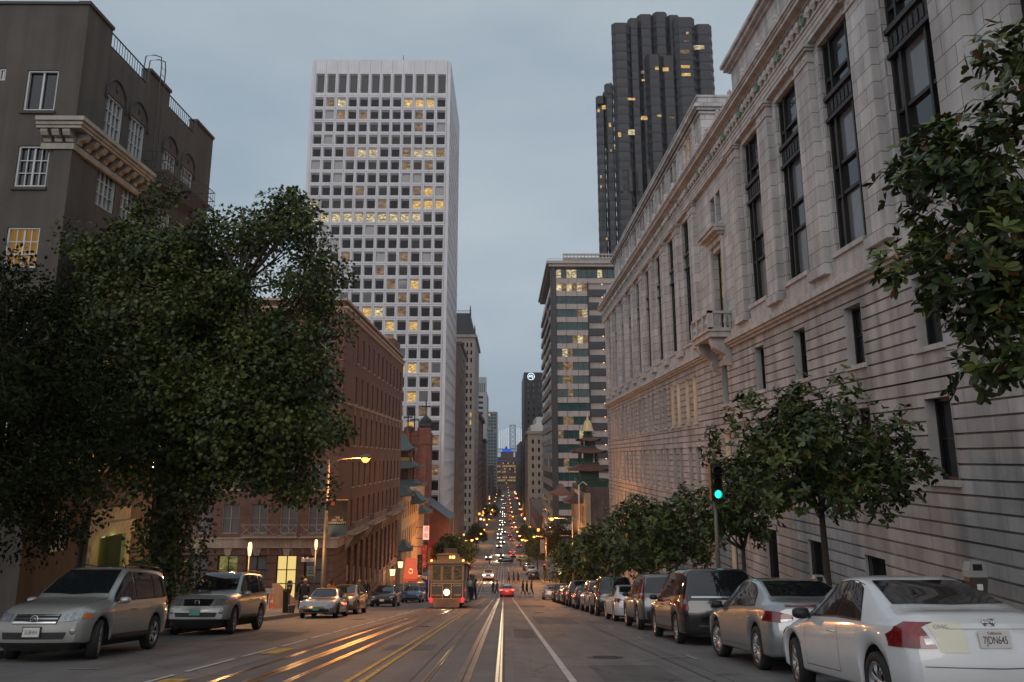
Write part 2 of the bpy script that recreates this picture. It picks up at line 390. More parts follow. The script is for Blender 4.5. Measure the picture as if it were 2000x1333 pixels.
M['track'] = road_mat('asphalt_track_bed', (.125, .118, .115), .2, .8, .9, (40, 9))
M['walk'] = road_mat('concrete_sidewalk', (.20, .185, .17), .12, .8, .6, (.9, .9))
M['earth'] = mat('city_ground', (.06, .058, .055), .9, var=.3, scale=.05)
M['paintw'] = mat('worn_white_road_paint', (.46, .45, .43), .6, var=.35, scale=5)
M['painty'] = mat('worn_yellow_road_paint', (.42, .24, .045), .6, var=.45, scale=5)
M['paintf'] = mat('faded_white_road_paint', (.27, .26, .25), .6, var=.4, scale=6)
M['rail'] = mat('worn_track_rail_steel', (.36, .265, .20), .28, 1, var=.25, scale=3)
M['railslot'] = mat('cable_slot_steel', (.24, .19, .155), .32, .9, var=.35, scale=2.5)
M['seam'] = mat('tar_seam', (.03, .028, .026), .5, var=.1)
M['curb'] = mat('granite_kerb', (.22, .20, .18), .8, var=.2, scale=4)

# ground: one sheet following the hill, reaching the horizon
g = MB(); strip(g, -9000, 9000, -60, 9000, -.35, 0, 60, [-9000, -2500, -700, -200, -60, 60, 200, 700, 2500, 9000])
struct(g.build('ground', M['earth']))
w = MB(); w.poly([(-9000, 1750, -47.2), (9000, 1750, -47.2), (9000, 9000, -47.2), (-9000, 9000, -47.2)])
struct(w.build('bay_water', mat('bay_water', (.05, .07, .085), .15, var=.1, scale=.01)))
rd = MB(); strip(rd, CURB_L, CURB_R, -40, 1500, 0, 0, 3, [CURB_L, -5.5, -3.0, -1.4, .2, CURB_R])
struct(rd.build('road', M['road']))
# cross streets and the alley on the left
cs = MB()
for xa, xb, a, b in ((CURB_R, 120, 111, 128.5), (-120, CURB_L, 111, 128.5), (CURB_R, 120, 205, 231), (-120, CURB_L, 167, 184)): strip(cs, xa, xb, a, b, -.003, 0, 3)
strip(cs, -90, -14.15, 42, 66, -.003, 0, 6)
struct(cs.build('cross_street', M['road']))
sw = MB()
def walkway(xa, xb, ya, yb, curb_x):
    ys = stations(ya, yb, 3)
    for p, q in zip(ys, ys[1:]):
        a, b = rz(p), rz(q); h = .15
        sw.poly([(xa, p, a+h), (xb, p, a+h), (xb, q, b+h), (xa, q, b+h)], 0)
        s = .16 if curb_x < 0 else -.16; kx = curb_x
        sw.poly([(kx, p, a-.05), (kx, q, b-.05), (kx, q, b+h+.004), (kx, p, a+h+.004)], 1)
        sw.poly([(kx, p, a+h+.004), (kx, q, b+h+.004), (kx-s, q, b+h+.004), (kx-s, p, a+h+.004)], 1)
    for y in (ya, yb): sw.poly([(xa, y, rz(y)-.1), (xb, y, rz(y)-.1), (xb, y, rz(y)+.15), (xa, y, rz(y)+.15)], 1)
for a, b in ((-40, 111), (128.5, 205), (231, 1500)): walkway(CURB_R, 13.4, a, b, CURB_R)
for a, b in ((-40, 111), (128.5, 167), (184, 1500)): walkway(-16.6, CURB_L, a, b, CURB_L)
struct(sw.build('sidewalk', [M['walk'], M['curb']]))
# cable-car tracks: asphalt bed, four running rails, two cable slots
tb = MB(); strip(tb, -4.62, -2.95, -40, 700, .004); struct(tb.build('track_bed', M['track']))
for xs, nm in (((-1.22, -1.11, -.13, -.02), -.62), ((-4.36, -4.25, -3.27, -3.16), -3.76)):
    r = MB(); xc = nm
    for x in xs[:1]+xs[2:3]:
        strip(r, x, x+.045, -40, 900, .009, 0); strip(r, x+.045, x+.066, -40, 900, .0045, 2); strip(r, x+.066, x+.10, -40, 900, .008, 0)
    strip(r, xc-.115, xc-.014, -40, 900, .009, 1); strip(r, xc+.014, xc+.115, -40, 900, .009, 1); strip(r, xc-.014, xc+.014, -40, 900, .0045, 2)
    struct(r.build('cable_car_rails', [M['rail'], M['railslot'], M['seam']]))
mk = MB()
for x, wd, y0, y1 in ((.17, .022, -40, 300), (-1.42, .022, -40, 300), (-2.98, .022, -40, 300), (3.1, .018, -40, 107), (-4.68, .018, -40, 107)): strip(mk, x, x+wd, y0, y1, .008, 3)
strip(mk, .96, 1.075, -40, 108, .010, 0); strip(mk, .96, 1.075, 137, 215, .010, 0)
for x in (-2.36, -2.14): strip(mk, x, x+.09, -40, 106, .010, 1); strip(mk, x, x+.09, 137, 215, .010, 1)
y = -38.0
while y < 104: strip(mk, -5.30, -5.21, y, y+2.6, .010, 0, 2); y += 3.1
for y in (11.2, 17.4, 23.8, 30.2, 36.6, 43, 49.4, 55.8, 62, 68):      # T marks of the parking bays
    strip(mk, 2.95, 3.7, y, y+.09, .010, 2); strip(mk, 3.66, 3.74, y-.5, y+.6, .011, 2)
    strip(mk, -7.5, -6.9, y+4, y+4.09, .010, 2)
for y in (18.5, 12.0): strip(mk, -5.15, -4.75, y, y+1.6, .0095, 1, .5)        # worn yellow stubs beside the rail
for y in (112.6, 116.6, 128.0, 135.6): strip(mk, CURB_L+.3, CURB_R-.3, y, y+.35, .010, 0)
x = CURB_L+1
while x < CURB_R-1: strip(mk, x, x+.45, 216, 220, .012, 0); x += 1.35
struct(mk.build('road_markings', [M['paintw'], M['painty'], M['paintf'], M['seam']]))

pt = MB()
for x0, x1, y0, y1 in ((1.5, 2.7, 13.2, 15.8), (-7.6, -6.0, 23.0, 27.5), (-2.7, -1.6, 19.5, 21.4), (1.3, 2.9, 33, 41), (.3, .9, 24, 29), (-8.2, -5.6, 52, 60), (1.2, 3.0, 60, 66), (3.3, 5.9, 33.0, 36)): strip(pt, x0, x1, y0, y1, .0035, 0, 2)
struct(pt.build('road_patches', M['track']))
for i, (x, y, wh) in enumerate(((2.0, 17.5, 'in the right lane near the white line'), (-2.9, 31, 'left of the yellow line ahead of the cable car'), (-6.3, 38, 'in the left lane beside the silver convertible'), (1.9, 47, 'in the right lane further down the hill'))):
    q = MB(); q.lathe([(0, .009), (.30, .009), (.31, .006), (.36, .006), (.37, 0)], (0, 0, 0), 24)
    for k in range(-2, 3): q.box(-.24, .24, k*.1-.012, k*.1+.012, .0085, .013)
    o = q.build('manhole_cover', M['seam']); o.location = (x, y, rz(y)+.003); o.rotation_euler = (atan(slope(y)), 0, 0); tag(o, 'dark round manhole cover '+wh, 'manhole', 'manhole covers')

# ================================================================== BUILDINGS
# ---- left: taupe stucco apartment block
b = thing('apartment_building', 'taupe stucco apartment block with arched top windows, cream bracketed cornice and roof ladder', 'building', (-20, 30, -5))
Y0, Y1, X0 = 25.42, 37.6, -14.2; ZR = 15.15
lf = left_face(X0); ff = front_face(Y0)
holes_s = []      # street side
def U(y): return y*S
topw = [(U(21.95), U(23.0), 11.25, 12.75), (U(23.45), U(24.5), 11.25, 12.75), (U(25.95), U(27.0), 11.25, 12.6), (U(27.55), U(28.6), 11.25, 12.6)]
rows = []
for z1 in (10.05, 6.95, 4.0, .95):
    rows += [(U(21.95), U(23.05), z1-1.45, z1), (U(23.4), U(24.55), z1-1.45, z1), (U(26.0), U(27.0), z1-1.45, z1), (U(27.5), U(28.6), z1-1.45, z1)]
low = [(U(21.7), U(22.6), -2.9, -1.66)]
door = [(U(23.8), U(25.75), -6.2, -2.6, .55)]
w = MB(); wall(w, lf, Y0, Y1, -9, 14.45, topw+rows+low+door, .16)
wf = []
for z in (10.8, 8.25, 5.7, 3.1, .6): wf += [(-15.2, -14.2-.35+.0, z-.0, z+1.36)]
wf = [(-15.98, -14.94, 11.23, 12.68), (-15.93, -14.9, 8.58, 9.99), (-15.92, -14.88, 5.88, 7.22), (-15.92, -14.88, 3.2, 4.55), (-15.92, -14.88, .5, 1.85), (-16.95, -16.7, 12.3, 12.75)]
wf += [(-19.2, -18.1, z, z+1.35) for z in (10.8, 8.25, 5.7)]
wall(w, ff, -30, X0, -9, 14.45, wf, .16)
w.poly([(-30, Y0, 14.45), (X0, Y0, 14.45), (X0, Y1, 14.45), (-30, Y1, 14.45)])
w.poly([(X0, Y1, -9), (X0, Y1, 14.45), (-30, Y1, 14.45), (-30, Y1, -9)])
# parapet pieces between the railings
t = .3
for a, c in ((Y0, U(21.85)), (U(24.4), U(26.05)), (U(28.45), Y1)): w.box(X0-t, X0, a, c, 14.45, 15.1)
w.box(-30, X0-t, Y0, Y0+t, 14.45, 15.1)
# pilaster strip of the corner
w.box(X0-.55, X0+.05, Y0-.05, Y0+.5, -9, 9.85); w.box(X0-.02, X0+.03, Y0-.03, Y0+.12, 10.8, 14.45)
w.build('wall', M['stucco'], b)
for a, d_ in ((Y0-.06, U(21.85)), (U(24.4), U(26.05)), (U(28.45), Y1)):
    c = MB(); c.box(X0-t-.04, X0+.07, a, d_, 15.1, 15.22)
    if a < Y0: c.box(-30, X0-t-.04, Y0-.06, Y0+t, 15.1, 15.2)
    c.build('coping', M['stuccodk'], b)
# cream cornice with scrolled brackets
c = MB(); ye = U(24.5)
for o_, z0, z1 in ((.62, 10.64, 10.78), (.55, 10.52, 10.64), (.5, 10.42, 10.52), (.12, 9.84, 10.04)):
    c.box(X0, X0+o_, Y0-o_, ye, z0, z1); c.box(X0-.95, X0, Y0-o_, Y0, z0, z1)
for i in range(9):
    y = Y0+.05+i*(ye-Y0-.3)/8
    c.ext([(X0, 10.07), (X0+.16, 10.07), (X0+.2, 10.18), (X0+.36, 10.22), (X0+.44, 10.34), (X0+.44, 10.42), (X0, 10.42)], 'y', y, y+.26)
for i in range(3):
    x = X0-.85+i*.36
    c.ext([(Y0, 10.07), (Y0-.16, 10.07), (Y0-.2, 10.18), (Y0-.36, 10.22), (Y0-.44, 10.34), (Y0-.44, 10.42), (Y0, 10.42)], 'x', x, x+.24)
c.build('bracketed_cornice', M['cream'], b)
# arch mouldings with small lozenges
for h in topw:
    a = MB(); yc = (h[0]+h[1])/2; r = (h[1]-h[0])/2+.12
    pts = [(X0+.02, yc+r*cos(t_), h[3]+.02+r*.92*sin(t_)) for t_ in [pi*i/14 for i in range(15)]]
    a.tube([(X0+.02, yc+r, h[3]-.25)]+pts+[(X0+.02, yc-r, h[3]-.25)], .055, 6)
    z = h[3]+.42
    a.hexa([(X0, yc-.1, z), (X0, yc, z-.2), (X0, yc+.1, z), (X0, yc, z+.2), (X0+.04, yc-.07, z), (X0+.04, yc, z-.15), (X0+.04, yc+.07, z), (X0+.04, yc, z+.15)])
    a.build('arch_moulding', M['stuccodk'], b, True)
for h in topw: window(b, lf, *h[:4], .13, M['whitefr'], M['curtain'], 4, 3)
for i, h in enumerate(rows):
    g_ = M['litblind'] if i in (5, 9, 12, 13) else M['curtain'] if i < 8 else M['glass']
    window(b, lf, *h[:4], .13, M['whitefr'], g_, 4, 3)
for h in low: window(b, lf, *h[:4], .13, M['whitefr'], M['glass'], 4, 3)
for i, h in enumerate(wf):
    g_ = M['litblind'] if i == 2 else M['glass']
    window(b, ff, *h[:4], .13, M['whitefr'], g_, 2 if i in (0, 5) else 4, 1 if i in (0, 5) else 3)
    s_ = MB()
    if i != 5: s_.fbox(ff, h[0]-.06, h[1]+.06, h[2]-.12, h[2]-.02, -.07, .02); s_.build('window_sill', M['stuccodk'], b)
# two roof railings
for a, d_ in ((U(21.85), U(24.4)), (U(26.05), U(28.45))):
    r_ = MB(); x = X0-.12
    r_.tube([(x, a, 15.12), (x, d_, 15.12)], .028, 6); r_.tube([(x, a, 14.6), (x, d_, 14.6)], .02, 6)
    k = int((d_-a)/.2)
    for i in range(k+1): yy = a+(d_-a)*i/k; r_.tube([(x, yy, 14.45), (x, yy, 15.12)], .013, 4)
    r_.build('roof_railing', M['iron'], b)
# fire escape: platform, railing, ladder with hooped top
f = MB(); ya, yb = U(24.6), U(28.85); xo = X0+.95
for i in range(9): x = X0+.05+i*.11; f.box(x, x+.05, ya, yb, 11.02, 11.06)
for y in (ya, (ya+yb)/2, yb): f.box(X0, xo, y-.03, y+.03, 10.93, 11.02); f.tube([(X0, y, 10.3), (xo, y, 10.95)], .025, 5)
f.build('fire_escape_platform', M['fe'], b)
f = MB()
for z in (11.4, 11.8): f.tube([(X0+.05, ya, z), (xo, ya, z), (xo, yb, z), (X0+.05, yb, z)], .02, 5)
for i in range(22): y = ya+(yb-ya)*i/21; f.tube([(xo, y, 11.05), (xo, y, 11.8)], .011, 4)
for x in (X0+.35, X0+.65): f.tube([(x, ya, 11.05), (x, ya, 11.8)], .011, 4)
f.build('fire_escape_railing', M['fe'], b)
f = MB(); yl = U(24.95)
for dy in (-.2, .2):
    f.tube([(X0+.25, yl+dy, 11.05), (X0+.22, yl+dy, 15.6), (X0+.18, yl+dy, 15.95), (X0-.1, yl+dy, 16.05), (X0-.45, yl+dy, 16.0), (X0-.5, yl+dy, 15.2)], .024, 6)
for i in range(15): z = 11.3+i*.3; f.tube([(X0+.25, yl-.2, z), (X0+.25, yl+.2, z)], .014, 4)
f.build('roof_ladder', M['fe'], b)
# carved entrance with green-lit doorway
e = MB(); da, db = door[0][0], door[0][1]
e.fbox(lf, da-.42, da, -6.2, -2.7, -.14, 0); e.fbox(lf, db, db+.42, -6.2, -2.7, -.14, 0); e.fbox(lf, da-.55, db+.55, -2.7, -2.25, -.2, 0)
e.fbox(lf, da-.3, db+.3, -2.25, -1.75, -.1, 0)
for i in range(9):
    z = -5.9+i*.36
    for y in (da-.21, db+.21): e.lathe([(0, .03), (.08, .02), (.13, 0)], (X0+.14, y, z), 8, 0, 'x')
e.build('carved_door_surround', mat('carved_stone_surround', (.36, .34, .24), .8, var=.2, scale=5, bump=.5), b)
e = MB(); e.fbox(lf, da, db, -6.2, -2.6, .5, .56); e.fbox(lf, da+.15, da+.3, -6, -2.8, .4, .5, 0)
e.fbox(lf, da+.75, da+1.2, -4.9, -3.9, .42, .49, 1); e.fbox(lf, da+.78, da+1.17, -4.3, -4.05, .41, .418, 2)
e.build('door', [mat('olive_door', (.13, .12, .05), .5, var=.1), M['black'], lamp_mat('green_screen', (.3, .9, .35), 1.2)], b)
lp = MB(); lp.lathe([(0, .0), (.12, .02), (.14, .1), (0, .14)], (X0+.3-.5, (da+db)/2, -2.78), 10); lp.build('porch_lamp', lamp_mat('porch_lamp_light', (.9, 1, .5), 3), b)
pl = bpy.data.lights.new('porch_light', 'POINT'); pl.energy = 10; pl.color = (.85, 1, .4); pl.shadow_soft_size = .1
po = bpy.data.objects.new('porch_light', pl); COL.objects.link(po); po.parent = b; po.location = Vector((X0+.25, (da+db)/2, -2.95))-b.location

# ---- left: brick block with balconies
b = thing('brick_building', 'five-storey red brick block with pale sills and iron balconies beyond the big tree', 'building', (-22, 90, -14))
Y0, Y1, X0, XW = 72.2, 115.2, -14.2, -34.; ZT = 13.55
lf = left_face(X0); ff = front_face(Y0)
def UB(i): return U(63.6+2.69*i)
H = []; RW = ((8.85, 11.5), (5.0, 7.6), (1.15, 3.95), (-2.6, -.35), (-6.2, -3.75))
for i in range(11):
    for a, c in RW: H.append((UB(i)-.62, UB(i)+.62, a, c))
G = []
for i in range(11): G.append((UB(i)-.85, UB(i)+.85, -12.6-.0, -7.95, .5))
w = MB(); wall(w, lf, Y0, Y1, -7.4, ZT-.9, H, .28)
wall(w, lf, Y0, Y1, -20, -7.4, [g_ for g_ in G], .5, 0, None, (.62, .09, .05), -7.4)
xs = [-15.85, -18.2, -20.7, -23.1, -25.5, -28, -30.5]
HW = [(x-.72, x+.72, a, c) for x in xs for a, c in RW]
GW = [(x-.85, x+.85, -11.4, -7.95, .4) for x in xs]
wall(w, ff, XW, X0, -7.4, ZT-.9, HW, .25); wall(w, ff, XW, X0, -20, -7.4, GW, .4, 0, None, (.62, .09, .05), -7.4)
for z0 in np.arange(-7.1, ZT-1.3, .62):      # raised brick quoins at the corner
    w.box(X0-.9, X0+.06, Y0-.06, Y0+1.15, z0, z0+.5)
w.poly([(XW, Y0, ZT-.9), (X0, Y0, ZT-.9), (X0, Y1, ZT-.9), (XW, Y1, ZT-.9)]); w.poly([(X0, Y1, -20), (X0, Y1, ZT-.9), (XW, Y1, ZT-.9), (XW, Y1, -20)])
w.box(XW, X0-.1, Y0+.1, Y1, ZT-.9, ZT+.35)
w.box(X0-5, X0-.5, Y1-6, Y1-.2, ZT, ZT+2.1)
w.build('wall', M['brick'], b)
c = MB()
def band(mb, z0, z1, o_, e_=0): mb.box(X0, X0+o_, Y0-o_, Y1, z0, z1); mb.box(XW, X0, Y0-o_, Y0, z0, z1)
band(c, ZT-.95, ZT-.55, .14); band(c, ZT-.55, ZT-.35, .3); band(c, ZT+.2, ZT+.42, .12)
band(c, 4.72, 4.86, .1); band(c, -7.35, -6.62, .22); band(c, -6.62, -6.5, .3)
c.build('stone_bands', M['terracotta'], b)
c = MB()
for i in range(11):
    c.fbox(lf, UB(i)-.1, UB(i)+.1, 3.95, 4.72, -.06, 0)
    for a, cc in RW[:4]: q = MB(); q.fbox(lf, UB(i)-.7, UB(i)+.7, a-.12, a, -.14, .05); q.build('window_sill', M['terracotta'], b)
    c.fbox(lf, UB(i)-.22, UB(i)+.22, -7.95, -7.35, -.1, 0)
for x in xs:
    c.hexa([(x-.2, Y0-.1, -7.95), (x+.2, Y0-.1, -7.95), (x+.2, Y0, -7.95), (x-.2, Y0, -7.95), (x-.36, Y0-.1, -7.35), (x+.36, Y0-.1, -7.35), (x+.36, Y0, -7.35), (x-.36, Y0, -7.35)])
    for a, cc in RW[:4]: q = MB(); q.fbox(ff, x-.8, x+.8, a-.12, a, -.12, .05); q.build('window_sill', M['terracotta'], b)
c.build('keystones', M['terracotta'], b)
for i in range(11):
    for k, (a, cc) in enumerate(RW):
        g_ = M['litcream'] if (i, k) == (5, 3) else M['glass2'] if (i+k) % 3 else M['glass']
        window(b, lf, UB(i)-.62, UB(i)+.62, a, cc, .24, M['terracotta'], g_, 1, 2)
for x in xs:
    for k, (a, cc) in enumerate(RW): window(b, ff, x-.72, x+.72, a, cc, .2, M['terracotta'], M['glass2'], 2, 2)
for i, x in enumerate(xs):
    g_ = (M['glass2'], M['litcream'], M['glass2'], M['litgreen'], M['glass2'], M['glass'], M['glass'])[i]
    window(b, ff, x-.85, x+.85, -11.4, -7.95, .35, M['bronze'], g_, 2, 3, .09, .07, name='shop_window')
for i in range(11):      # tall ground windows and pale plaques that step down the hill
    window(b, lf, UB(i)-.85, UB(i)+.85, -12.6, -7.95, .45, M['brickdk'], M['glass'], 2, 3, name='shop_window')
    p = MB(); z = rz(UB(i))+2.0; p.fbox(lf, UB(i)-1.25, UB(i)-.9, z, z+1.35, -.1, 0); p.build('pilaster_base', M['terracotta'], b)
for y0, y1 in ((U(60.6), U(66.6)), (U(69.3), U(76.5)), (U(80.2), U(86.5)), (U(89), U(92))):       # street balconies
    q = MB(); q.box(X0+.22, X0+1.15, y0, y1, -6.6, -6.45, 0)
    for y in np.arange(y0+.3, y1, 1.1): q.ext([(X0+.2, -7.9), (X0+.28, -7.9), (X0+1.05, -6.6), (X0+.2, -6.6)], 'y', y-.04, y+.04, 0)
    for z in (-6.3, -5.5): q.tube([(X0+.2, y0, z), (X0+1.1, y0, z), (X0+1.1, y1, z), (X0+.2, y1, z)], .025, 5)
    n_ = max(3, int((y1-y0)/1.1))
    for i in range(n_):
        a, c_ = y0+(y1-y0)*i/n_, y0+(y1-y0)*(i+1)/n_
        q.tube([(X0+1.1, a, -6.3), (X0+1.1, c_, -5.5)], .018, 4); q.tube([(X0+1.1, a, -5.5), (X0+1.1, c_, -6.3)], .018, 4); q.tube([(X0+1.1, a, -6.5), (X0+1.1, a, -5.5)], .022, 4)
    q.build('balcony', M['terracotta'], b)
for x0, x1 in ((-17.0, -14.9), (-21.9, -17.3)):
    q = MB(); y = Y0-.85; q.box(x0, x1, y, Y0-.3, -6.5, -6.38)
    for z in (-6.25, -5.45): q.tube([(x0, Y0-.2, z), (x0, y, z), (x1, y, z), (x1, Y0-.2, z)], .025, 5)
    n_ = max(2, int((x1-x0)/.9))
    for i in range(n_):
        a, c_ = x0+(x1-x0)*i/n_, x0+(x1-x0)*(i+1)/n_
        q.tube([(a, y, -6.25), (c_, y, -5.45)], .018, 4); q.tube([(a, y, -5.45), (c_, y, -6.25)], .018, 4)
    for x in np.arange(x0+.2, x1, 1.0): q.tube([(x, Y0-.1, -7.9), (x, y+.1, -6.6)], .03, 4)
    q.build('balcony', M['terracotta'], b)

# ---- right: long pale limestone building
b = thing('limestone_building', 'long pale limestone building with giant pilasters and carved frieze along the right side', 'building', (20, 60, -10))
XR = 12.6; rf = right_face(XR); YE = 101.6
near = [23.4, 28.7, 34.1, 39.5]; near_rust = [18.6, 24.0, 29.2, 34.7, 40.3]
far = [54.9+5.2*i for i in range(9)]
GH, GW2 = (7.55, 16.1), 1.45
BH = [(y-GW2, y+GW2, 7.55, 16.2, .42) for y in near]+[(y-1.25, y+1.25, 7.55, 16.2, .42) for y in far]
YB = 46.9
BH += [(YB-1.1, YB+1.1, 7.3, 12.0, .45), (YB-1.15, YB-.15, 13.45, 15.4, .4), (YB+.15, YB+1.15, 13.45, 15.4, .4), (16.0, 18.4, 8.4, 15.8, .45)]
w = MB(); wall(w, rf, 4, YE, 6.9, 16.9, BH, .7)
w.box(XR+.0, 40, 4, YE, 16.9, 18.4)
w.poly([(XR, YE, -20), (40, YE, -20), (40, YE, 16.9), (XR, YE, 16.9)]); w.poly([(XR, 4, -6), (XR, 4, 16.9), (40, 4, 16.9), (40, 4, -6)])
# pilasters with bases between the tall windows
def pil(y, hw=.78, o_=.26): w.box(XR-o_, XR, y-hw, y+hw, 7.25, 15.75); w.box(XR-o_-.1, XR, y-hw-.1, y+hw+.1, 6.9, 7.25)
for a, c_ in zip(near, near[1:]): pil((a+c_)/2)
pil(near[0]-2.65); pil(near[-1]+2.7)
for a, c_ in zip(far, far[1:]): pil((a+c_)/2, .72)
pil(far[0]-2.5, .7); pil(far[-1]+2.5, .6)
w.build('wall', M['stone'], b)
# rusticated base
rw = []
for y in near_rust+[13.2, 8.4]: rw += [(y-.72, y+.72, 3.25, 5.4, .45), (y-.72, y+.72, -.62, 1.72, .45)]
rw += [(YB-.6, YB+.6, 3.0, 5.2, .45), (YB-.6, YB+.6, -1.3, 1.4, .45)]
for y in [f_+.7 for f_ in far[:-1]]+[far[-1]]:
    for k in (-1, 1):
        rw += [(y+k*1.12-.52, y+k*1.12+.52, 2.3, 5.35, .45), (y+k*1.12-.52, y+k*1.12+.52, -2.2, .72, .45), (y+k*1.12-.45, y+k*1.12+.45, -5.9, -3.3, .45)]
for y in near_rust[1:]: rw.append((y-.8, y+.8, -5.6, -3.28, .4))
rw.append((YB-.6, YB+.6, -6.2, -3.3, .4))
w = MB(); wall(w, rf, 4, YE, -22, 5.95, rw, .45, 0, 1, (.41, .062, .10), 5.95)
w.build('rusticated_base', [M['rust'], M['stonetrim']], b)
# belt course
c = MB()
for o_, a, c_ in ((.16, 5.95, 6.08), (.30, 6.08, 6.2), (.42, 6.2, 6.42), (.30, 6.42, 6.52), (.12, 6.52, 6.9)): c.box(XR-o_, XR, 4, YE+o_, a, c_)
for y in near+far: c.box(XR-.2, XR+.74, y-1.42, y+1.42, 7.36, 7.54); c.box(XR-.1, XR-.002, y-1.4, y+1.4, 6.9, 7.36)
for h in rw: c.fbox(rf, h[0]-.12, h[1]+.12, h[2]-.16, h[2]-.002, -.10, .3)
c.build('belt_course', M['stonetrim'], b)
# capitals
pils = [((a+d_)/2, .78) for a, d_ in zip(near, near[1:])]+[(near[0]-2.65, .78), (near[-1]+2.7, .78)]+[((a+d_)/2, .72) for a, d_ in zip(far, far[1:])]+[(far[0]-2.5, .7), (far[-1]+2.5, .6)]
for y, hw in pils:
    c = MB()
    for o_, a, d_ in ((.32, 15.75, 15.85), (.26, 15.85, 16.25), (.38, 16.25, 16.36), (.46, 16.36, 16.5)): c.box(XR-o_, XR, y-hw-(o_-.26), y+hw+(o_-.26), a, d_)
    for k in (-.45, 0, .45): c.lathe([(0, -.05), (.1, -.04), (.13, 0)], (XR-.26, y+k, 16.05), 10, 0, 'x')
    c.build('capital', M['stonetrim'], b)
# entablature
c = MB()
for o_, a, d_ in ((.28, 16.5, 16.7), (.31, 16.7, 16.92), (.34, 16.92, 17.1), (.40, 17.1, 17.16)): c.box(XR-o_, XR, 3.5, YE+o_, a, d_)
c.box(XR-.32, XR, 3.5, YE+.32, 17.16, 17.95)
for o_, a, d_ in ((.42, 17.95, 18.02), (.48, 18.02, 18.08), (.72, 18.08, 18.26), (.78, 18.26, 18.36), (.86, 18.36, 18.5)): c.box(XR-o_, XR+.5, 3.5, YE+o_, a, d_)
c.build('entablature', M['stonetrim'], b)
c = MB(); y = 4.2; i = 0
while y < YE-.3:       # carved palmettes and roundels of the frieze
    x = XR-.32
    if i % 5 == 2:
        c.lathe([(.0, -.04), (.14, -.05), (.19, -.12), (.26, -.14), (.3, 0)], (x, y+.2, 17.58), 12, 1, 'x')
    else:
        for k in (-2, -1, 0, 1, 2):
            an = k*.5; r_ = .30
            c.tube([(x-.03, y+.2, 17.34), (x-.11, y+.2+.10*k, 17.5), (x-.10, y+.2+r_*sin(an), 17.45+r_*cos(an)*1.1)], [.06, .075, .05], 5, 0)
    y += .62; i += 1
c.build('frieze_ornament', [M['stonetrim'], mat('verdigris_roundel', (.18, .26, .20), .7, var=.2)], b)
c = MB(); y = 5.
while y < YE:      # upright ornaments along the cornice edge
    c.lathe([(.17, 0), (.2, .1), (.12, .2), (.16, .32), (.06, .48), (0, .52)], (XR-.66, y, 18.62), 6)
    c.box(XR-.84, XR-.2, y-.14, y+.14, 18.5, 18.63); y += 2.52
c.build('cornice_ornaments', M['stonetrim'], b)
# near parapet storey and set-back attic with paired windows
YP = 40.8
c = MB(); c.box(XR+.3, 30, 3.5, YP+2.2, 18.4, 21.3); c.box(XR+.22, 30, 3.5, YP+2.28, 19.3, 19.5)
for o_, a, d_ in ((.0, 21.3, 21.45), (-.15, 21.45, 21.6), (-.35, 21.6, 21.85), (-.5, 21.85, 22.05)): c.box(XR+.3+o_, 30, 3.5, YP+2.2-o_, a, d_)
XA = 13.9; ra_ = right_face(XA); YA0, YA1 = 54.3, YE-.6
ah = []
n_ = 8; pit = 5.2
for i in range(n_):
    y = 58.9+pit*i
    ah += [(y-1.2, y-.25, 21.0, 23.75, .3), (y+.25, y+1.2, 21.0, 23.75, .3)]
wall(c, ra_, YA0, YA1, 18.5, 23.9, ah, .35)
for i in range(n_+1): y = 56.3+pit*i; c.box(XA-.12, XA, y-.3, y+.3, 18.6, 23.9)
c.poly([(XA, YA0, 18.5), (38, YA0, 18.5), (38, YA0, 25.1), (XA, YA0, 25.1)]); c.poly([(XA, YA1, 18.5), (38, YA1, 18.5), (38, YA1, 25.1), (XA, YA1, 25.1)])
for o_, a, d_ in ((.15, 23.9, 24.1), (.3, 24.1, 24.3), (.5, 24.3, 24.55), (.2, 24.55, 25.1), (.28, 25.1, 25.25)): c.box(XA-o_, 38+o_, YA0-o_, YA1+o_, a, d_)
c.build('attic', M['stone'], b)
# balcony bay
c = MB()
c.box(XR-1.25, XR, YB-2.1, YB+2.1, 6.55, 6.85); c.box(XR-1.38, XR, YB-2.2, YB+2.2, 6.85, 6.95)
for x0, x1, y0, y1 in ((XR-1.3, XR-1.1, YB-2.15, YB+2.15), (XR-1.3, XR, YB-2.15, YB-1.95), (XR-1.3, XR, YB+1.95, YB+2.15)):
    c.box(x0, x1, y0, y1, 6.95, 7.05); c.box(x0-.03, x1+.03, y0-.03, y1+.03, 7.85, 8.0)
for y in (YB-2.05, YB-.7, YB+.7, YB+2.05): c.box(XR-1.32, XR-1.04, y-.16, y+.16, 7.05, 7.85)
for a in np.arange(YB-1.75, YB+1.8, .29):
    if min(abs(a-YB-.7), abs(a-YB+.7)) > .2: c.lathe([(.07, 0), (.04, .15), (.1, .35), (.04, .6), (.07, .8)], (XR-1.2, a, 7.05), 6)
for a in np.arange(XR-.95, XR, .29): c.lathe([(.07, 0), (.04, .15), (.1, .35), (.04, .6), (.07, .8)], (a, YB-2.05, 7.05), 6)
for y in (YB-1.5, YB+1.5):
    c.ext([(XR, 5.0), (XR-.3, 5.05), (XR-.42, 5.35), (XR-.3, 5.6), (XR-.6, 5.75), (XR-1.0, 6.0), (XR-1.15, 6.35), (XR-1.1, 6.55), (XR, 6.55)], 'y', y-.26, y+.26)
c.fbox(rf, YB-1.45, YB-1.1, 7.3, 12.3, -.12, .0); c.fbox(rf, YB+1.1, YB+1.45, 7.3, 12.3, -.12, .0); c.fbox(rf, YB-1.45, YB+1.45, 12.3, 12.62, -.18, .0)
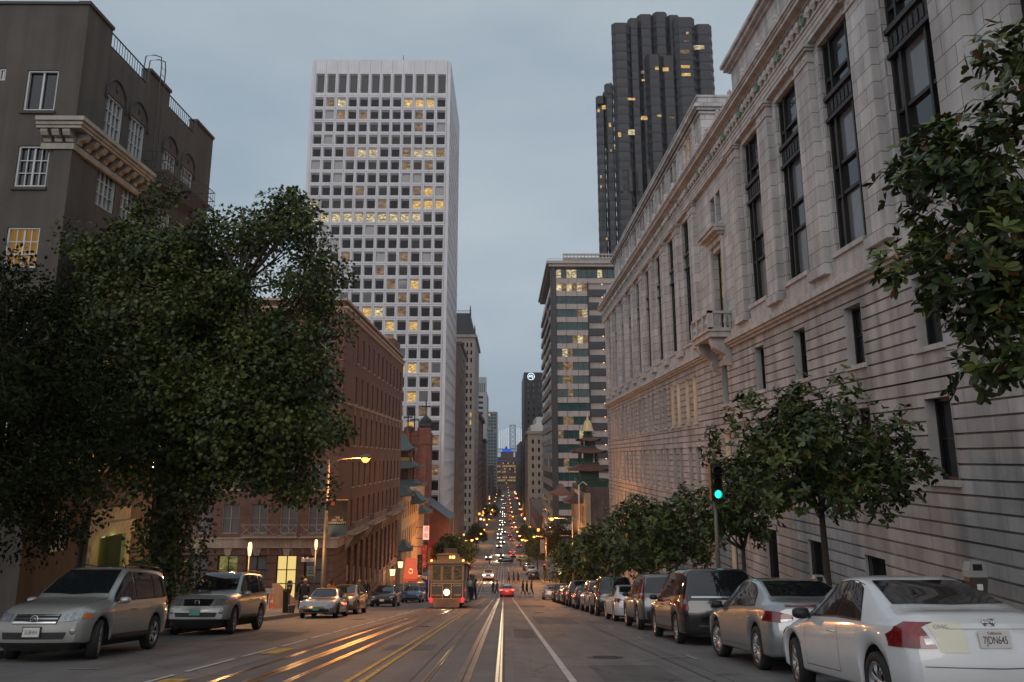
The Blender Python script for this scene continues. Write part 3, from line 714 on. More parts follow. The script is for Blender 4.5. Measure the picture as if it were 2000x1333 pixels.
for o_, a, d_ in ((.35, 12.62, 12.75), (.65, 12.75, 12.95), (.75, 12.95, 13.1)): c.box(XR-o_, XR, YB-1.5-o_*.5, YB+1.5+o_*.5, a, d_)
c.fbox(rf, YB-1.35, YB+1.35, 13.28, 13.44, -.12, 0)
c.build('stone_balcony', M['stonetrim'], b)
# tall windows: bronze frame, three floors of glass, carved spandrel
def tall(y, hw, z0, z1, lit):
    f = MB(); d = .33
    f.fbox(rf, y-hw, y-hw+.14, z0, z1, d-.14, d+.05); f.fbox(rf, y+hw-.14, y+hw, z0, z1, d-.14, d+.05)
    for u in (-.42, .42): f.fbox(rf, y+hw*u*1.3-.06, y+hw*u*1.3+.06, z0, z1, d-.16, d+.05)
    zs_ = [z0, z0+.12, z0+2.1, z0+3.35, z0+5.35, z0+6.15, z0+7.1, z1]
    for z in (z0+.05, z0+2.15, z0+3.35, z0+7.0, z1-.12): f.fbox(rf, y-hw+.14, y+hw-.14, z, z+.12, d-.12, d+.05)
    f.fbox(rf, y-hw, y+hw, z0+5.35, z0+6.3, d-.16, d+.05)             # spandrel
    f.fbox(rf, y-hw-.0, y+hw, z0+5.32, z0+5.47, d-.26, d-.16); f.fbox(rf, y-hw, y+hw, z0+6.2, z0+6.38, d-.28, d-.16)
    k = -hw+.2
    while k < hw-.3: f.fbox(rf, y+k, y+k+.2, z0+5.6, z0+6.05, d-.19, d-.16); k += .34
    fo = f.build('window', M['bronze'], b)
    for j, (a, c_) in enumerate(((z0+.17, z0+2.15), (z0+2.27, z0+3.35), (z0+3.47, z0+5.32), (z0+6.38, z0+7.0), (z0+7.12, z1-.12))):
        g_ = MB(); mt = M['glassb']
        if j in (1, 3): mt = M['glass']
        elif lit == 1 and j in (0, 2): mt = M['glass2']
        elif lit == 2 and j == 0: mt = M['litdim']
        g_.poly([rf(y-hw, a, d+.0), rf(y+hw, a, d), rf(y+hw, c_, d), rf(y-hw, c_, d)])
        g_.build('pane', mt, fo)
for i, y in enumerate(near): tall(y, GW2, 7.55, 16.2, 1)
for i, y in enumerate(far): tall(y, 1.25, 7.55, 16.2, 2 if i == 0 else 0)
window(b, rf, YB-1.1, YB+1.1, 7.3, 12.0, .38, M['bronze'], M['litdim'], 2, 5, .1)
for k in (-.65, .65): window(b, rf, YB+k-.5, YB+k+.5, 13.45, 15.4, .35, M['bronze'], M['glass'], 1, 2, .08)
window(b, rf, 16.0, 18.4, 8.4, 15.8, .38, M['bronze'], M['glass'], 2, 5, .12)
M['litstone'] = lamp_mat('lit_yellow_blind', (1, .62, .14), 1.1, True)
rl = {}
for i, h in enumerate(rw):
    g_ = M['glass']
    yc = (h[0]+h[1])/2
    if yc > far[0]-2 and h[2] > 2 and yc < far[1]+2: g_ = M['litstone']
    if abs(yc-YB) < 1 and h[3] < 2: g_ = M['litstone']
    window(b, rf, *h[:4], h[4]-.06, M['bronze'], g_, 2 if h[3] < -3 else 1, 2, .09)
for i, h in enumerate(ah): window(b, ra_, *h[:4], .3, M['bronze'], M['litstone'] if i in (0, 1) else M['glass'], 1, 2, .07)
for yb_ in near_rust[1:]:     # barred basement openings
    g_ = MB()
    for k in np.arange(-.7, .75, .14): g_.tube([rf(yb_+k, -5.6, .1), rf(yb_+k, -3.28, .1)], .018, 4)
    g_.build('window_bars', M['iron'], b)

# ---- helper for blocks whose faces carry a regular grid of windows
def panes_of(root, fn, cells, d, pick, maxp=100, name='window'):
    """cells: (u0,u1,z0,z1); the first maxp are parts of their own, the rest one mass"""
    rest = MB(); mats = []
    for i, (a, c, p, q) in enumerate(cells):
        mt = pick(i, a, p)
        if i < maxp:
            m_ = MB(); m_.poly([fn(a, p, d), fn(c, p, d), fn(c, q, d), fn(a, q, d)]); m_.build(name, mt, root)
        else:
            if mt not in mats: mats.append(mt)
            rest.poly([fn(a, p, d), fn(c, p, d), fn(c, q, d), fn(a, q, d)], mats.index(mt))
    if rest.f: o = rest.build(name, mats, root); o['kind'] = 'stuff'
def grid(u0, u1, nu, z0, z1, nz, fw=.6, fh=.6):
    du, dz = (u1-u0)/nu, (z1-z0)/nz; out = []
    for j in range(nz):
        for i in range(nu):
            uc, zc = u0+du*(i+.5), z0+dz*(j+.5)
            out.append((uc-du*fw/2, uc+du*fw/2, zc-dz*fh/2, zc+dz*fh/2))
    return out

# ---- left: white precast office tower
b = thing('office_tower', 'tall white office tower with a square grid of windows, several floors lit', 'skyscraper', (-35, 230, -30))
Y0, X0, X1, Y1, ZT = 212.4, -54.2, -15.3, 258., 109.2
ff = front_face(Y0); bw = (X1-X0-1.8)/12; zr0 = 96.7; fp = 3.695
w = MB(); kc = MB(); kc.box(X0+.8, X1-.8, Y0+.9, Y1, -45, ZT-.1, 0); kc.build('core', M['joint'], b)
for i in range(13): x = X0+.9+bw*i; jt0 = MB(); jt0.box(x-.034, x+.034, Y0+.03, Y0+.09, -40, ZT-.05); jt0.build('panel_joint', M['joint'], b)
def splay(mb, fn, a, c, p, q, ia, ic, ip, iq, d):     # splayed surround of one window
    O = [fn(a, p, 0), fn(c, p, 0), fn(c, q, 0), fn(a, q, 0)]; I = [fn(ia, ip, d), fn(ic, ip, d), fn(ic, iq, d), fn(ia, iq, d)]
    for k in range(4): mb.poly([O[k], O[(k+1) % 4], I[(k+1) % 4], I[k]])
cells = []; jt = MB()
for j in range(31):
    zc = zr0-fp*j
    for i in range(12):
        a = X0+.9+bw*i; c = a+bw
        g1 = .14
        # flat frame ring
        o4 = (a+.03, c-.03, zc-fp/2+.03, zc+fp/2-.03); i4 = (a+.32, c-.32, zc-fp/2+.5, zc+fp/2-.42)
        for (p, q, r_, s_) in ((o4[0], o4[1], o4[2], i4[2]), (o4[0], o4[1], i4[3], o4[3]), (o4[0], i4[0], i4[2], i4[3]), (i4[1], o4[1], i4[2], i4[3])):
            w.poly([ff(p, r_, 0), ff(q, r_, 0), ff(q, s_, 0), ff(p, s_, 0)])
        e4 = (i4[0]+.20, i4[1]-.20, i4[2]+.16, i4[3]-.42)
        splay(w, ff, *i4, *e4, .75); cells.append(e4)
zt1 = zr0+fp/2
for i in range(12):       # tall louvred openings and the blank parapet panels
    a = X0+.9+bw*i; c = a+bw
    i4 = (a+.34, c-.34, zt1+.9, ZT-4.0)
    for (p, q, r_, s_) in ((a+.03, c-.03, zt1+.03, i4[2]), (a+.03, c-.03, i4[3], ZT), (a+.03, i4[0], i4[2], i4[3]), (i4[1], c-.03, i4[2], i4[3])): w.poly([ff(p, r_, 0), ff(q, r_, 0), ff(q, s_, 0), ff(p, s_, 0)])
    e4 = (i4[0]+.25, i4[1]-.22, i4[2]+.12, i4[3]-.3); splay(w, ff, *i4, *e4, .85)
    jt.poly([ff(e4[0], e4[2], .84), ff(e4[1], e4[2], .84), ff(e4[1], e4[3], .84), ff(e4[0], e4[3], .84)])
# street side of the same tower
sf = left_face(X1); nb = 13; sb = (Y1-Y0-2.4)/nb; cells2 = []
for j in range(31):
    zc = zr0-fp*j
    for i in range(nb):
        a = Y0+1.2+sb*i; c = a+sb
        o4 = (a+.03, c-.03, zc-fp/2+.03, zc+fp/2-.03); i4 = (a+.32, c-.32, zc-fp/2+.5, zc+fp/2-.42)
        for (p, q, r_, s_) in ((o4[0], o4[1], o4[2], i4[2]), (o4[0], o4[1], i4[3], o4[3]), (o4[0], i4[0], i4[2], i4[3]), (i4[1], o4[1], i4[2], i4[3])):
            w.poly([sf(p, r_, 0), sf(q, r_, 0), sf(q, s_, 0), sf(p, s_, 0)])
        e4 = (i4[0]+.20, i4[1]-.20, i4[2]+.16, i4[3]-.42); splay(w, sf, *i4, *e4, .75); cells2.append(e4)
w.poly([sf(Y0+1.2, zt1, 0), sf(Y1-1.2, zt1, 0), sf(Y1-1.2, ZT, 0), sf(Y0+1.2, ZT, 0)])
for x0, x1, y0, y1 in ((X0-.0, X0+.87, Y0+.12, Y0+1.5), (X1-.87, X1, Y0+.12, Y0+1.17), (X1-1, X1, Y1-1.2, Y1)): w.box(x0, x1, y0, y1, -45, ZT)
w.box(X0+.9, X1-.9, Y0+.05, Y1-1, ZT-.02, ZT+.3)
w.build('wall', M['precast'], b)
jt2 = MB(); jt2.poly([ff(X0+.9, -30, .3), ff(X1-.9, -30, .3), ff(X1-.9, ZT-.2, .3), ff(X0+.9, ZT-.2, .3)])
jt.build('louvres', M['black'], b)
LITROW = {0: {1: 'litdim', 2: 'lit2', 8: 'lit', 9: 'lit', 10: 'lit'}, 1: {2: 'litdim', 4: 'litdim', 9: 'litdim'}, 2: {9: 'litdim'}, 3: {5: 'brown', 7: 'brown', 8: 'brown'},
          4: {3: 'litdim', 4: 'lit2', 5: 'lit2', 8: 'litdim', 9: 'lit2', 10: 'lit2', 11: 'litdim'}, 5: {8: 'litdim', 10: 'litdim'}, 7: {4: 'litdim', 9: 'litdim', 10: 'lit'},
          8: {0: 'lit2', 3: 'brown', 4: 'brown', 6: 'litdim', 9: 'lit', 10: 'lit', 11: 'lit'}, 9: {k: 'lit2' for k in (0, 1, 2, 3, 4, 5, 6, 7, 8, 9)},
          12: {3: 'litdim', 8: 'litdim'}, 13: {2: 'litdim', 6: 'litdim'}, 14: {1: 'litdim', 7: 'litdim', 9: 'lit'}, 15: {8: 'litdim', 10: 'litdim'}, 16: {4: 'litdim', 5: 'lit', 6: 'lit2', 8: 'litdim'},
          17: {3: 'lit', 5: 'lit', 7: 'lit', 9: 'lit'}, 18: {7: 'litdim'}, 20: {8: 'lit', 9: 'lit', 10: 'litdim'}, 21: {11: 'litdim'}, 22: {9: 'lit'}, 23: {8: 'litdim', 10: 'litdim'},
          24: {7: 'lit', 8: 'litdim', 9: 'lit'}, 25: {11: 'litdim'}, 27: {11: 'litdim'}}
rr = random.Random(3)
def pickH(i, a, p):
    j, k = divmod(i, 12)
    if k in LITROW.get(j, {}): return M[LITROW[j][k]]
    return (M['towerglass'], M['glassb'], M['brown'], M['brown'])[rr.choice((0, 0, 0, 0, 1, 0, 2, 0, 0))]
panes_of(b, ff, cells, .74, pickH, 100)
panes_of(b, sf, cells2, .74, lambda i, a, p: M['glassb'], 0)
a_ = MB(); a_.tube([(-29.5, Y0+6, ZT), (-29.5, Y0+6, ZT+4.8)], .09, 5); a_.build('roof_antenna', M['iron'], b)
a_ = MB()
for i, (x, r_) in enumerate(((-27.6, .75), (-26.2, .8), (-25.0, .7))): a_.lathe([(r_, 0), (r_, 1.4), (r_*.5, 1.75), (0, 1.8)], (x, Y0+5, ZT+.2), 10)
a_.build('roof_vent', M['stuccodk'], b)

# ---- right: very tall dark granite tower with faceted bays
b = thing('granite_tower', 'very tall dark granite tower with faceted bays and stepped crown, a few windows lit', 'skyscraper', (60, 320, -30))
M['granite'] = mat('dark_carnelian_granite', (.032, .027, .029), .6, var=.15, scale=.05, streak=.15)
M['granglass'] = mat('dark_tower_glass', (.018, .017, .021), .35, var=.3, scale=.12)
YF = 302.; core = MB(); sp = MB()
def bayplan(x0, x1, y, dep, back):
    c = (x1-x0)*.20
    xb = x0*back/(y+dep)*1.01; return [(x0, y+dep), (x0+c, y), (x1-c, y), (x1, y+dep), (max(x1, xb+.3), back), (xb if x0 < 45 else x0, back)]
BAYS = [(36.4, 39.8, 303.5, 141.2), (39.8, 43.2, 302.4, 146.0), (43.2, 50.2, 301.0, 172.0), (50.2, 54.4, 302.6, 175.0), (54.4, 60.6, 304., 177.6), (60.6, 66.4, 303.2, 178.2), (66.4, 71.6, 304.2, 177.4), (56.6, 62.6, 300.8, 158), (62.6, 68.6, 301.8, 158), (68.6, 76.8, 300.6, 174.4), (76.8, 84.0, 301.8, 172.0)]
for x0, x1, y, zt in BAYS:
    dep = 1.7; P_ = bayplan(x0, x1, y, dep, YF+(26 if x0 < 45 else 42))
    core.ext(P_, 'z', -60, zt-.6, 0)
    cx = (x0+x1)/2
    Q = [(cx+(px_-cx)*1.035, py_-.16 if py_ < YF+20 else py_) for px_, py_ in P_]
    z = -16.
    while z < zt-5: sp.ext(Q, 'z', z, z+1.75, 0); z += 3.9
    sp.ext(Q, 'z', zt-4.6, zt, 0)
for i, (dx, zt) in enumerate(((0, 142.5), (1.4, 144.4), (2.8, 146.6))): sp.box(39.7+dx, 43.3, YF+5, YF+30, 130, zt+2)
core.build('glass_core', M['granglass'], b); sp.build('granite_bands', M['granite'], b)
for (x, z, ww, hh, k) in ((78.2, 161.5, 4.2, 1.9, 'lit2'), (64.3, 151.8, 2.4, 1.7, 'lit'), (60.6, 151.8, 1.4, 1.4, 'lit'), (72.0, 152.4, 3.6, 1.3, 'lit'), (72.2, 149.0, 3.6, 1.3, 'lit'), (55.8, 131.9, 3.8, 1.7, 'lit'), (49.6, 124.6, 2.6, 2.3, 'lit2'), (44.9, 123.6, 1.2, 1.8, 'lit'), (41.4, 128.2, .9, 1.7, 'lit'), (50.0, 138.6, 3.0, 1.0, 'lit'), (39.3, 136.2, 1.6, 1.7, 'lit'), (37.2, 134.8, .8, 1.4, 'lit'), (60.8, 131.5, 1.6, .9, 'lit'), (66.0, 131.2, 2.0, .7, 'litdim'), (73.5, 167.2, 1.0, 1.0, 'lit'), (55.5, 151.6, 1.4, 1.4, 'litdim'), (55.6, 148.2, 1.2, .9, 'lit'), (43.0, 119.6, .6, 1.0, 'lit'), (41.5, 117.5, .5, .9, 'lit'), (37.4, 103, .5, 1.2, 'lit'), (37.5, 107, .5, 1.2, 'lit'), (72, 159, 3.8, 1.6, 'litdim'), (73, 163.6, 2, .8, 'litdim'), (39.1, 82, .7, 1.0, 'lit'), (45, 79, 1.2, 2.2, 'lit2')):
    m_ = MB(); y = 299.65 if x > 47 else 301.6
    for x0, x1, yb_, zt in BAYS:
        if x0 <= x < x1: y = yb_-.3
    m_.poly([(x-ww/2, y, z-hh/2), (x+ww/2, y, z-hh/2), (x+ww/2, y, z+hh/2), (x-ww/2, y, z+hh/2)]); m_.build('window', M[k], b)
sl = MB()
for i in range(6): x = 44.2+i*3.6; sl.box(x, x+1.3, 299.7, 300.0, 100, 109)
for i in range(12): x = 36.9+i*.55; z = 84+i*2.3; sl.box(x, x+.22, 301.9, 302.1, z, z+6.5)
sl.build('slot_windows', M['black'], b)

# ---- right: hotel tower with pale bands, dark piers and balcony lamps
b = thing('banded_tower', 'mid-rise tower of pale bands and green glass with lit balconies behind the pagoda', 'building', (22, 250, -30))
M['band'] = mat('pale_concrete_band', (.40, .34, .31), .8, var=.1, scale=.4, streak=.15)
M['darkpier'] = mat('dark_pier', (.028, .026, .03), .5, var=.15)
M['grglass'] = mat('green_glass', (.025, .06, .06), .08, var=.3, scale=.4)
YH = 232.3; XH = 13.2; ffh = front_face(YH); sfh = right_face(XH)
w = MB(); dk = MB(); ZT = 52.8; k = 0; zc = 49.2; gl = []; gs = []
w.box(XH+.7, 36, YH+.8, 292, -45, ZT-1.5, 0)
fp = 3.81
for k in range(23):
    z1 = 49.45-fp*k; z0 = z1-2.3           # glass strip z0..z1, band below
    for a, c in ((14.9, 17.6), (17.72, 20.85), (20.97, 23.9)): w.box(a, c, YH-.1, YH+.75, z0-fp+2.3, z0, 0)
    w.ext([(YH+1.2, z0-fp+2.3), (YH+1.2, z0), (292, z0), (292, z0-fp+2.3)], 'x', XH-.15, XH+.6, 0)
    n_ = 6
    for i in range(n_): a = 15.0+i*1.48; gl.append((a+.04, a+1.44, z0, z1))
    for i in range(12): a = YH+1.5+i*4.9; gs.append((a+.1, a+4.7, z0, z1))
    dk.box(24.1, 36, YH+.2, YH+.9, z0-1.4, z0+.55, 0); dk.box(24.1, 36, YH+2.2, YH+2.4, z0+.55, z1+1, 0)
    if k != 7 and k < 14:
        lp = MB(); lp.lathe([(0, 0), (.16, .05), (.2, .2), (0, .3)], (28.3, YH+.9, z1-.25), 8); lp.build('balcony_lamp', lamp_mat('balcony_lamp_light', (1, .6, .25), 3), b) if k == 0 else lp.build('balcony_lamp', bpy.data.materials['balcony_lamp_light'], b)
        pl = bpy.data.lights.new('balcony_light', 'POINT'); pl.energy = 60; pl.color = (1, .6, .3); pl.shadow_soft_size = .1
        po = bpy.data.objects.new('balcony_light', pl); COL.objects.link(po); po.parent = b; po.location = Vector((28.3, YH+1.2, z1-.55))-b.location
dk.box(24.0, 24.3, YH, YH+2.4, -45, 50, 0); dk.box(13.25, 14.8, YH-.6, YH+.9, -45, 53.2, 0); dk.lathe([(.75, 52.), (.75, 53.8), (.5, 54.3), (0, 54.4)], (14.0, YH, 0), 12)
w.box(12.2, 36.3, YH-1.0, 293, 55.2, 56.0, 0); w.box(12.8, 36, YH-.4, 292.5, 54.4, 55.2, 0); w.box(14.9, 36, YH+.3, 292, 49.5, 50.9, 0)
w.build('concrete_bands', M['band'], b); dk.build('dark_piers', M['darkpier'], b)
r_ = MB()
for i in range(17): x = 17.6+i*1.08; r_.box(x, x+.22, YH+8, YH+8.5, 56, 60.4, 0)
for z in (56.6, 57.7, 58.8, 59.9): r_.box(17.6, 35.1, YH+7.9, YH+8.6, z, z+.42, 0)
r_.box(18, 35, YH+12, YH+20, 56, 60.2, 0)
r_.tube([(12.4, YH-.9, 56.6), (22, YH-.9, 56.6)], .05, 4)
for i in range(9): r_.tube([(12.4+i*1.2, YH-.9, 56), (12.4+i*1.2, YH-.9, 56.6)], .04, 4)
r_.build('roof_screen', M['band'], b)
tp = [(15.0+i*1.5, 16.4+i*1.5, 51.2, 53.6) for i in range(12)]
rr = random.Random(5)
litB = {0, 1, 2, 3, 4, 5, 16, 17, 27, 28, 29, 31, 32, 37, 38, 43, 44, 50, 61, 62, 66, 71, 76, 79}
panes_of(b, ffh, gl, .3, lambda i, a, p: M['lit2'] if i in (0, 2, 4, 17, 28, 31, 70, 71) else M['litdim'] if i in litB else M['grglass'], 96)
panes_of(b, sfh, gs, .3, lambda i, a, p: M['litdim'] if rr.random() < .12 else M['grglass'], 0)
panes_of(b, ffh, tp, .5, lambda i, a, p: M['lit2'] if i in (0, 2, 3, 8) else M['grglass'], 12)

# ---- plainer blocks down the street
def block(name, label, cat, x0, x1, y0, y1, zb, zt, wm, street, nu, nz, ns, fw=.5, fh=.55, lit=.06, inset=.35, glass='glass', maxp=60, cap=.5, zwin=None, seed=1, lits=('litdim', 'lit')):
    b = thing(name, label, cat, ((x0+x1)/2, y0, zb)); rr = random.Random(seed)
    ff = front_face(y0); sf = left_face(x1) if street == 'L' else right_face(x0)
    zw0, zw1 = zwin or (zb+6, zt-2)
    w = MB()
    c1 = grid(x0+1, x1-1, nu, zw0, zw1, nz, fw, fh); c1.sort(key=lambda c: -c[3])
    c2 = grid(y0+1, y1-1, ns, zw0, zw1, nz, fw, fh); c2.sort(key=lambda c: -c[3])
    wall(w, ff, x0, x1, zb, zt, c1, inset); wall(w, sf, y0, y1, zb, zt, c2, inset)
    w.poly([(x0, y0, zt), (x1, y0, zt), (x1, y1, zt), (x0, y1, zt)])
    ox = x0 if street == 'L' else x1
    w.poly([(ox, y0, zb), (ox, y1, zb), (ox, y1, zt), (ox, y0, zt)]); w.poly([(x0, y1, zb), (x1, y1, zb), (x1, y1, zt), (x0, y1, zt)])
    if cap: w.box(x0-cap, x1+cap, y0-cap, y1+cap, zt, zt+cap*1.6)
    w.build('wall', wm, b)
    panes_of(b, ff, c1, inset*.95, lambda i, a, p: M[rr.choice(lits)] if rr.random() < lit else M[glass], maxp)
    panes_of(b, sf, c2, inset*.95, lambda i, a, p: M[rr.choice(lits)] if rr.random() < lit*1.5 else M[glass], maxp)
    return b
M['tan'] = mat('tan_stucco', (.27, .20, .17), .85, var=.1, scale=.2, streak=.2)
M['buff'] = mat('buff_stone', (.33, .28, .24), .85, var=.1, scale=.2, streak=.2)
M['brownwall'] = mat('brown_brick_wall', (.14, .08, .065), .9, var=.15, scale=.3, streak=.2)
M['greyc'] = mat('grey_concrete', (.34, .345, .34), .8, var=.08, scale=.2, streak=.15)
M['greyd'] = mat('grey_curtain_wall', (.16, .18, .19), .5, var=.1, scale=.2)
M['blackgr'] = mat('black_granite', (.018, .016, .020), .5, var=.2, scale=.1)
M['roofdk'] = mat('dark_slate_mansard', (.03, .028, .03), .7, var=.2)
block('tan_building', 'plain tan stucco block next to the white office tower, a few windows in its edge', 'building', -40, -15.3, 284, 326, -45, 38.8, M['tan'], 'L', 8, 18, 3, .35, .5, .04, seed=2)
bb = block('mansard_tower', 'slender buff tower with a dark mansard roof and finials, top windows lit', 'building', -42, -15.3, 425, 492, -50, 61.5, M['buff'], 'L', 12, 26, 8, .45, .55, .06, seed=4, cap=.9)
q = MB(); q.hexa([(-42, 425.3, 63), (-15.6, 425.3, 63), (-15.6, 491, 63), (-42, 491, 63), (-42, 429, 75), (-18.2, 429, 75), (-18.2, 488, 75), (-42, 488, 75)])
for x in np.arange(-40, -18, 1.2): q.tube([(x, 429, 75), (x, 429, 76.3)], .12, 4)
q.tube([(-40, 429, 76.3), (-18.4, 429, 76.3)], .12, 4)
for x, y, z in ((-18.2, 429, 79.5), (-15.6, 426, 68.5), (-15.6, 460, 68)): q.tube([(x, y, z-6), (x, y, z-1.5), (x, y, z)], [.6, .3, .05], 5)
q.build('mansard_roof', M['roofdk'], bb)
for x, z, ww, hh in ((-23.5, 70.5, 4.5, 3), (-27.5, 70.5, 2.5, 2.5), (-26.5, 65.5, 2.2, 2.2)):
    m_ = MB(); y = 425.3+(z-63)/12*3.7-.35; m_.poly([(x-ww/2, y, z-hh/2), (x+ww/2, y, z-hh/2), (x+ww/2, y+hh*.3, z+hh/2), (x-ww/2, y+hh*.3, z+hh/2)]); m_.build('attic_window', M['lit2'], bb)
block('brown_office_block', 'reddish brown office block with a heavy cornice beyond the mansard tower', 'building', -45, -15.3, 496, 600, -50, 24, M['brownwall'], 'L', 9, 16, 16, .4, .55, .07, seed=5, cap=1.4)
block('brown_corner_block', 'lower brown masonry block, second beyond the mansard tower', 'building', -45, -15.3, 612, 716, -50, 12, M['brownwall'], 'L', 9, 12, 14, .4, .55, .12, seed=6, cap=1.2)
block('grey_office_tower', 'pale grey concrete tower with dark horizontal window strips down the street', 'building', -50, -15.3, 722, 800, -52, 56, M['greyc'], 'L', 2, 22, 3, .72, .45, .04, seed=7, cap=0)
block('far_grey_tower', 'distant grey tower with vertical fins, its top above the pale grey tower', 'skyscraper', -46, -22.3, 1000, 1030, -50, 96, M['greyc'], 'L', 10, 1, 3, .6, .8, .0, zwin=(60, 92), seed=8, cap=0)
block('glass_office_block', 'slim dark glass office block, last on the left before the bridge', 'building', -40, -9.5, 1120, 1180, -50, 61, M['greyd'], 'L', 7, 24, 6, .72, .6, .05, seed=9, cap=0, glass='grglass')
block('far_brown_block', 'low brown block at the far end of the left side', 'building', -30, -12.5, 860, 1000, -50, -8, M['brownwall'], 'L', 5, 8, 12, .4, .5, .2, seed=10)
block('low_brown_building', 'low dark brown building beyond the banded tower', 'building', 13, 40, 300, 425, -50, -20.5, M['brownwall'], 'R', 6, 4, 14, .4, .5, .15, seed=11)
cb = block('cream_building', 'cream stone building with a stepped white parapet beside the banded tower', 'building', 12.4, 40, 440, 500, -50, 12.5, M['terracotta'], 'R', 8, 13, 10, .35, .5, .12, seed=12, cap=.9)
q = MB(); q.box(14, 40, 442, 498, 13.9, 17.2); q.box(17, 40, 444, 496, 17.2, 21.4); q.box(16.3, 40, 443, 497, 17.2, 17.8); q.build('parapet', M['white'], cb)
lb = block('black_slab_tower', 'black granite slab tower with a round white emblem glowing near its top', 'skyscraper', 13.3, 60, 560, 640, -50, 57, M['blackgr'], 'R', 12, 24, 5, .25, .4, .0, seed=13, cap=0)
q = MB(); xe, ze, ye = 18.1, 54.2, 559.6
q.lathe([(2.1, 0), (2.1, -.2), (2.45, -.2), (2.45, 0)], (xe, ye, ze), 28, 0, 'y')
q.box(xe-1.4, xe+1.3, ye-.3, ye, ze+.55, ze+1.0); q.box(xe-1.8, xe+1.6, ye-.3, ye, ze-.45, ze-.05); q.box(xe-1.4, xe-.95, ye-.3, ye, ze-.05, ze+.55); q.box(xe+.75, xe+1.15, ye-.3, ye, ze-1.5, ze-.45)
q.build('glowing_emblem', lamp_mat('white_emblem_light', (.75, .9, 1), 1.6), lb)
block('dark_office_block', 'dark office block with scattered yellow windows beyond the black tower', 'building', 13.3, 60, 660, 900, -50, 12, M['blackgr'], 'R', 10, 14, 26, .4, .5, .35, seed=14, lits=('lit', 'lit2'))
block('far_dark_block', 'far dark block on the right, last before the bridge', 'building', 14.5, 60, 920, 1100, -50, 6, M['brownwall'], 'R', 10, 12, 20, .4, .5, .25, seed=15)

# ---- the railway office building that closes the street, with blue floodlights
b = thing('brick_office_building', 'wide brick office building closing the far end of the street, its rooftop lit blue', 'building', (7, 1235, -47))
ff = front_face(1235); c1 = grid(-58, 72, 52, -38, -5.5, 8, .5, .5); c1.sort(key=lambda c: (abs((c[0]+c[1])/2-7) > 19, -c[3])); w = MB()
wall(w, ff, -60, 74, -49, 1.5, c1, .6); w.poly([(-60, 1235, 1.5), (74, 1235, 1.5), (74, 1270, 1.5), (-60, 1270, 1.5)]); w.poly([(-60, 1235, -49), (-60, 1270, -49), (-60, 1270, 1.5), (-60, 1235, 1.5)])
w.box(-61, 75, 1233.8, 1236, -1, .3); w.box(-5.3, 13.6, 1240, 1255, 1.5, 8.2); w.box(-6, 14.3, 1239.5, 1255.5, 8.2, 8.9)
w.build('wall', M['brownwall'], b)
rr = random.Random(9); panes_of(b, ff, c1, .55, lambda i, a, p: M['lit'] if (rr.random() < (.8 if int((p+38)/4.1) in (6, 2, 1) else .12)) else M['glass'], 100)
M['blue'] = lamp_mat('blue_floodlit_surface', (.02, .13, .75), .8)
q = MB(); q.box(-3, 10.6, 1241, 1253, 8.9, 13.3); q.build('blue_lit_penthouse', M['blue'], b)
q = MB(); q.tube([(3, 1245, 13.2), (3, 1245, 17)], [2, .8], 8); q.build('cupola', M['roofdk'], b)
q = MB()
for x0, x1 in ((-9.5, 4), (15, 23)): q.box(x0, x1, 1233.5, 1234, -4.3, -3.4)
q.build('blue_light_strip', lamp_mat('dim_blue_strip', (.05, .12, .6), .5), b)

# ---- suspension bridge over the bay with lit hanger cables
b = thing('suspension_bridge', 'grey suspension bridge with glowing white hanger cables at the end of the street', 'bridge', (27, 2800, -47))
M['bridge'] = mat('bridge_grey_steel', (.22, .27, .32), .7, var=.05)
q = MB(); YBR = 2800
for x in (17.3, 35.0): q.box(x, x+3.6, YBR-3, YBR+3, -47, 109)
for z in (106, 30, 20): q.box(17, 38.6, YBR-2, YBR+2, z, z+3.4)
for i in range(5):
    z = 33+i*14.6
    q.tube([(19, YBR, z), (36.8, YBR, z+14.6)], .9, 4); q.tube([(36.8, YBR, z), (19, YBR, z+14.6)], .9, 4)
q.build('tower', M['bridge'], b)
q = MB(); q.box(-700, 700, YBR+4, YBR+16, 27.5, 31); q.box(-700, 700, YBR+4, YBR+16, 18.5, 20.5)
for x in np.arange(-690, 690, 14): q.tube([(x, YBR+4, 20), (x+7, YBR+4, 28), (x+14, YBR+4, 20)], .6, 4)
q.build('deck', M['bridge'], b)
def cabz(x): t_ = abs(x-27.8)/350.; return 33+75*max(0, 1-t_)**2.0
q = MB(); q.tube([(x, YBR+3, cabz(x)) for x in np.arange(-322, 380, 10)], .5, 4); q.build('main_cable', M['bridge'], b)
hl = lamp_mat('hanger_light', (.86, .93, 1.0), 1.0)
for i in range(-14, 15):
    x = 27.8+i*7.3
    if abs(i) < 2: continue
    q = MB(); q.tube([(x, YBR+2, 31), (x, YBR+2, cabz(x))], .75, 4); q.build('lit_hanger_cable', hl, b)

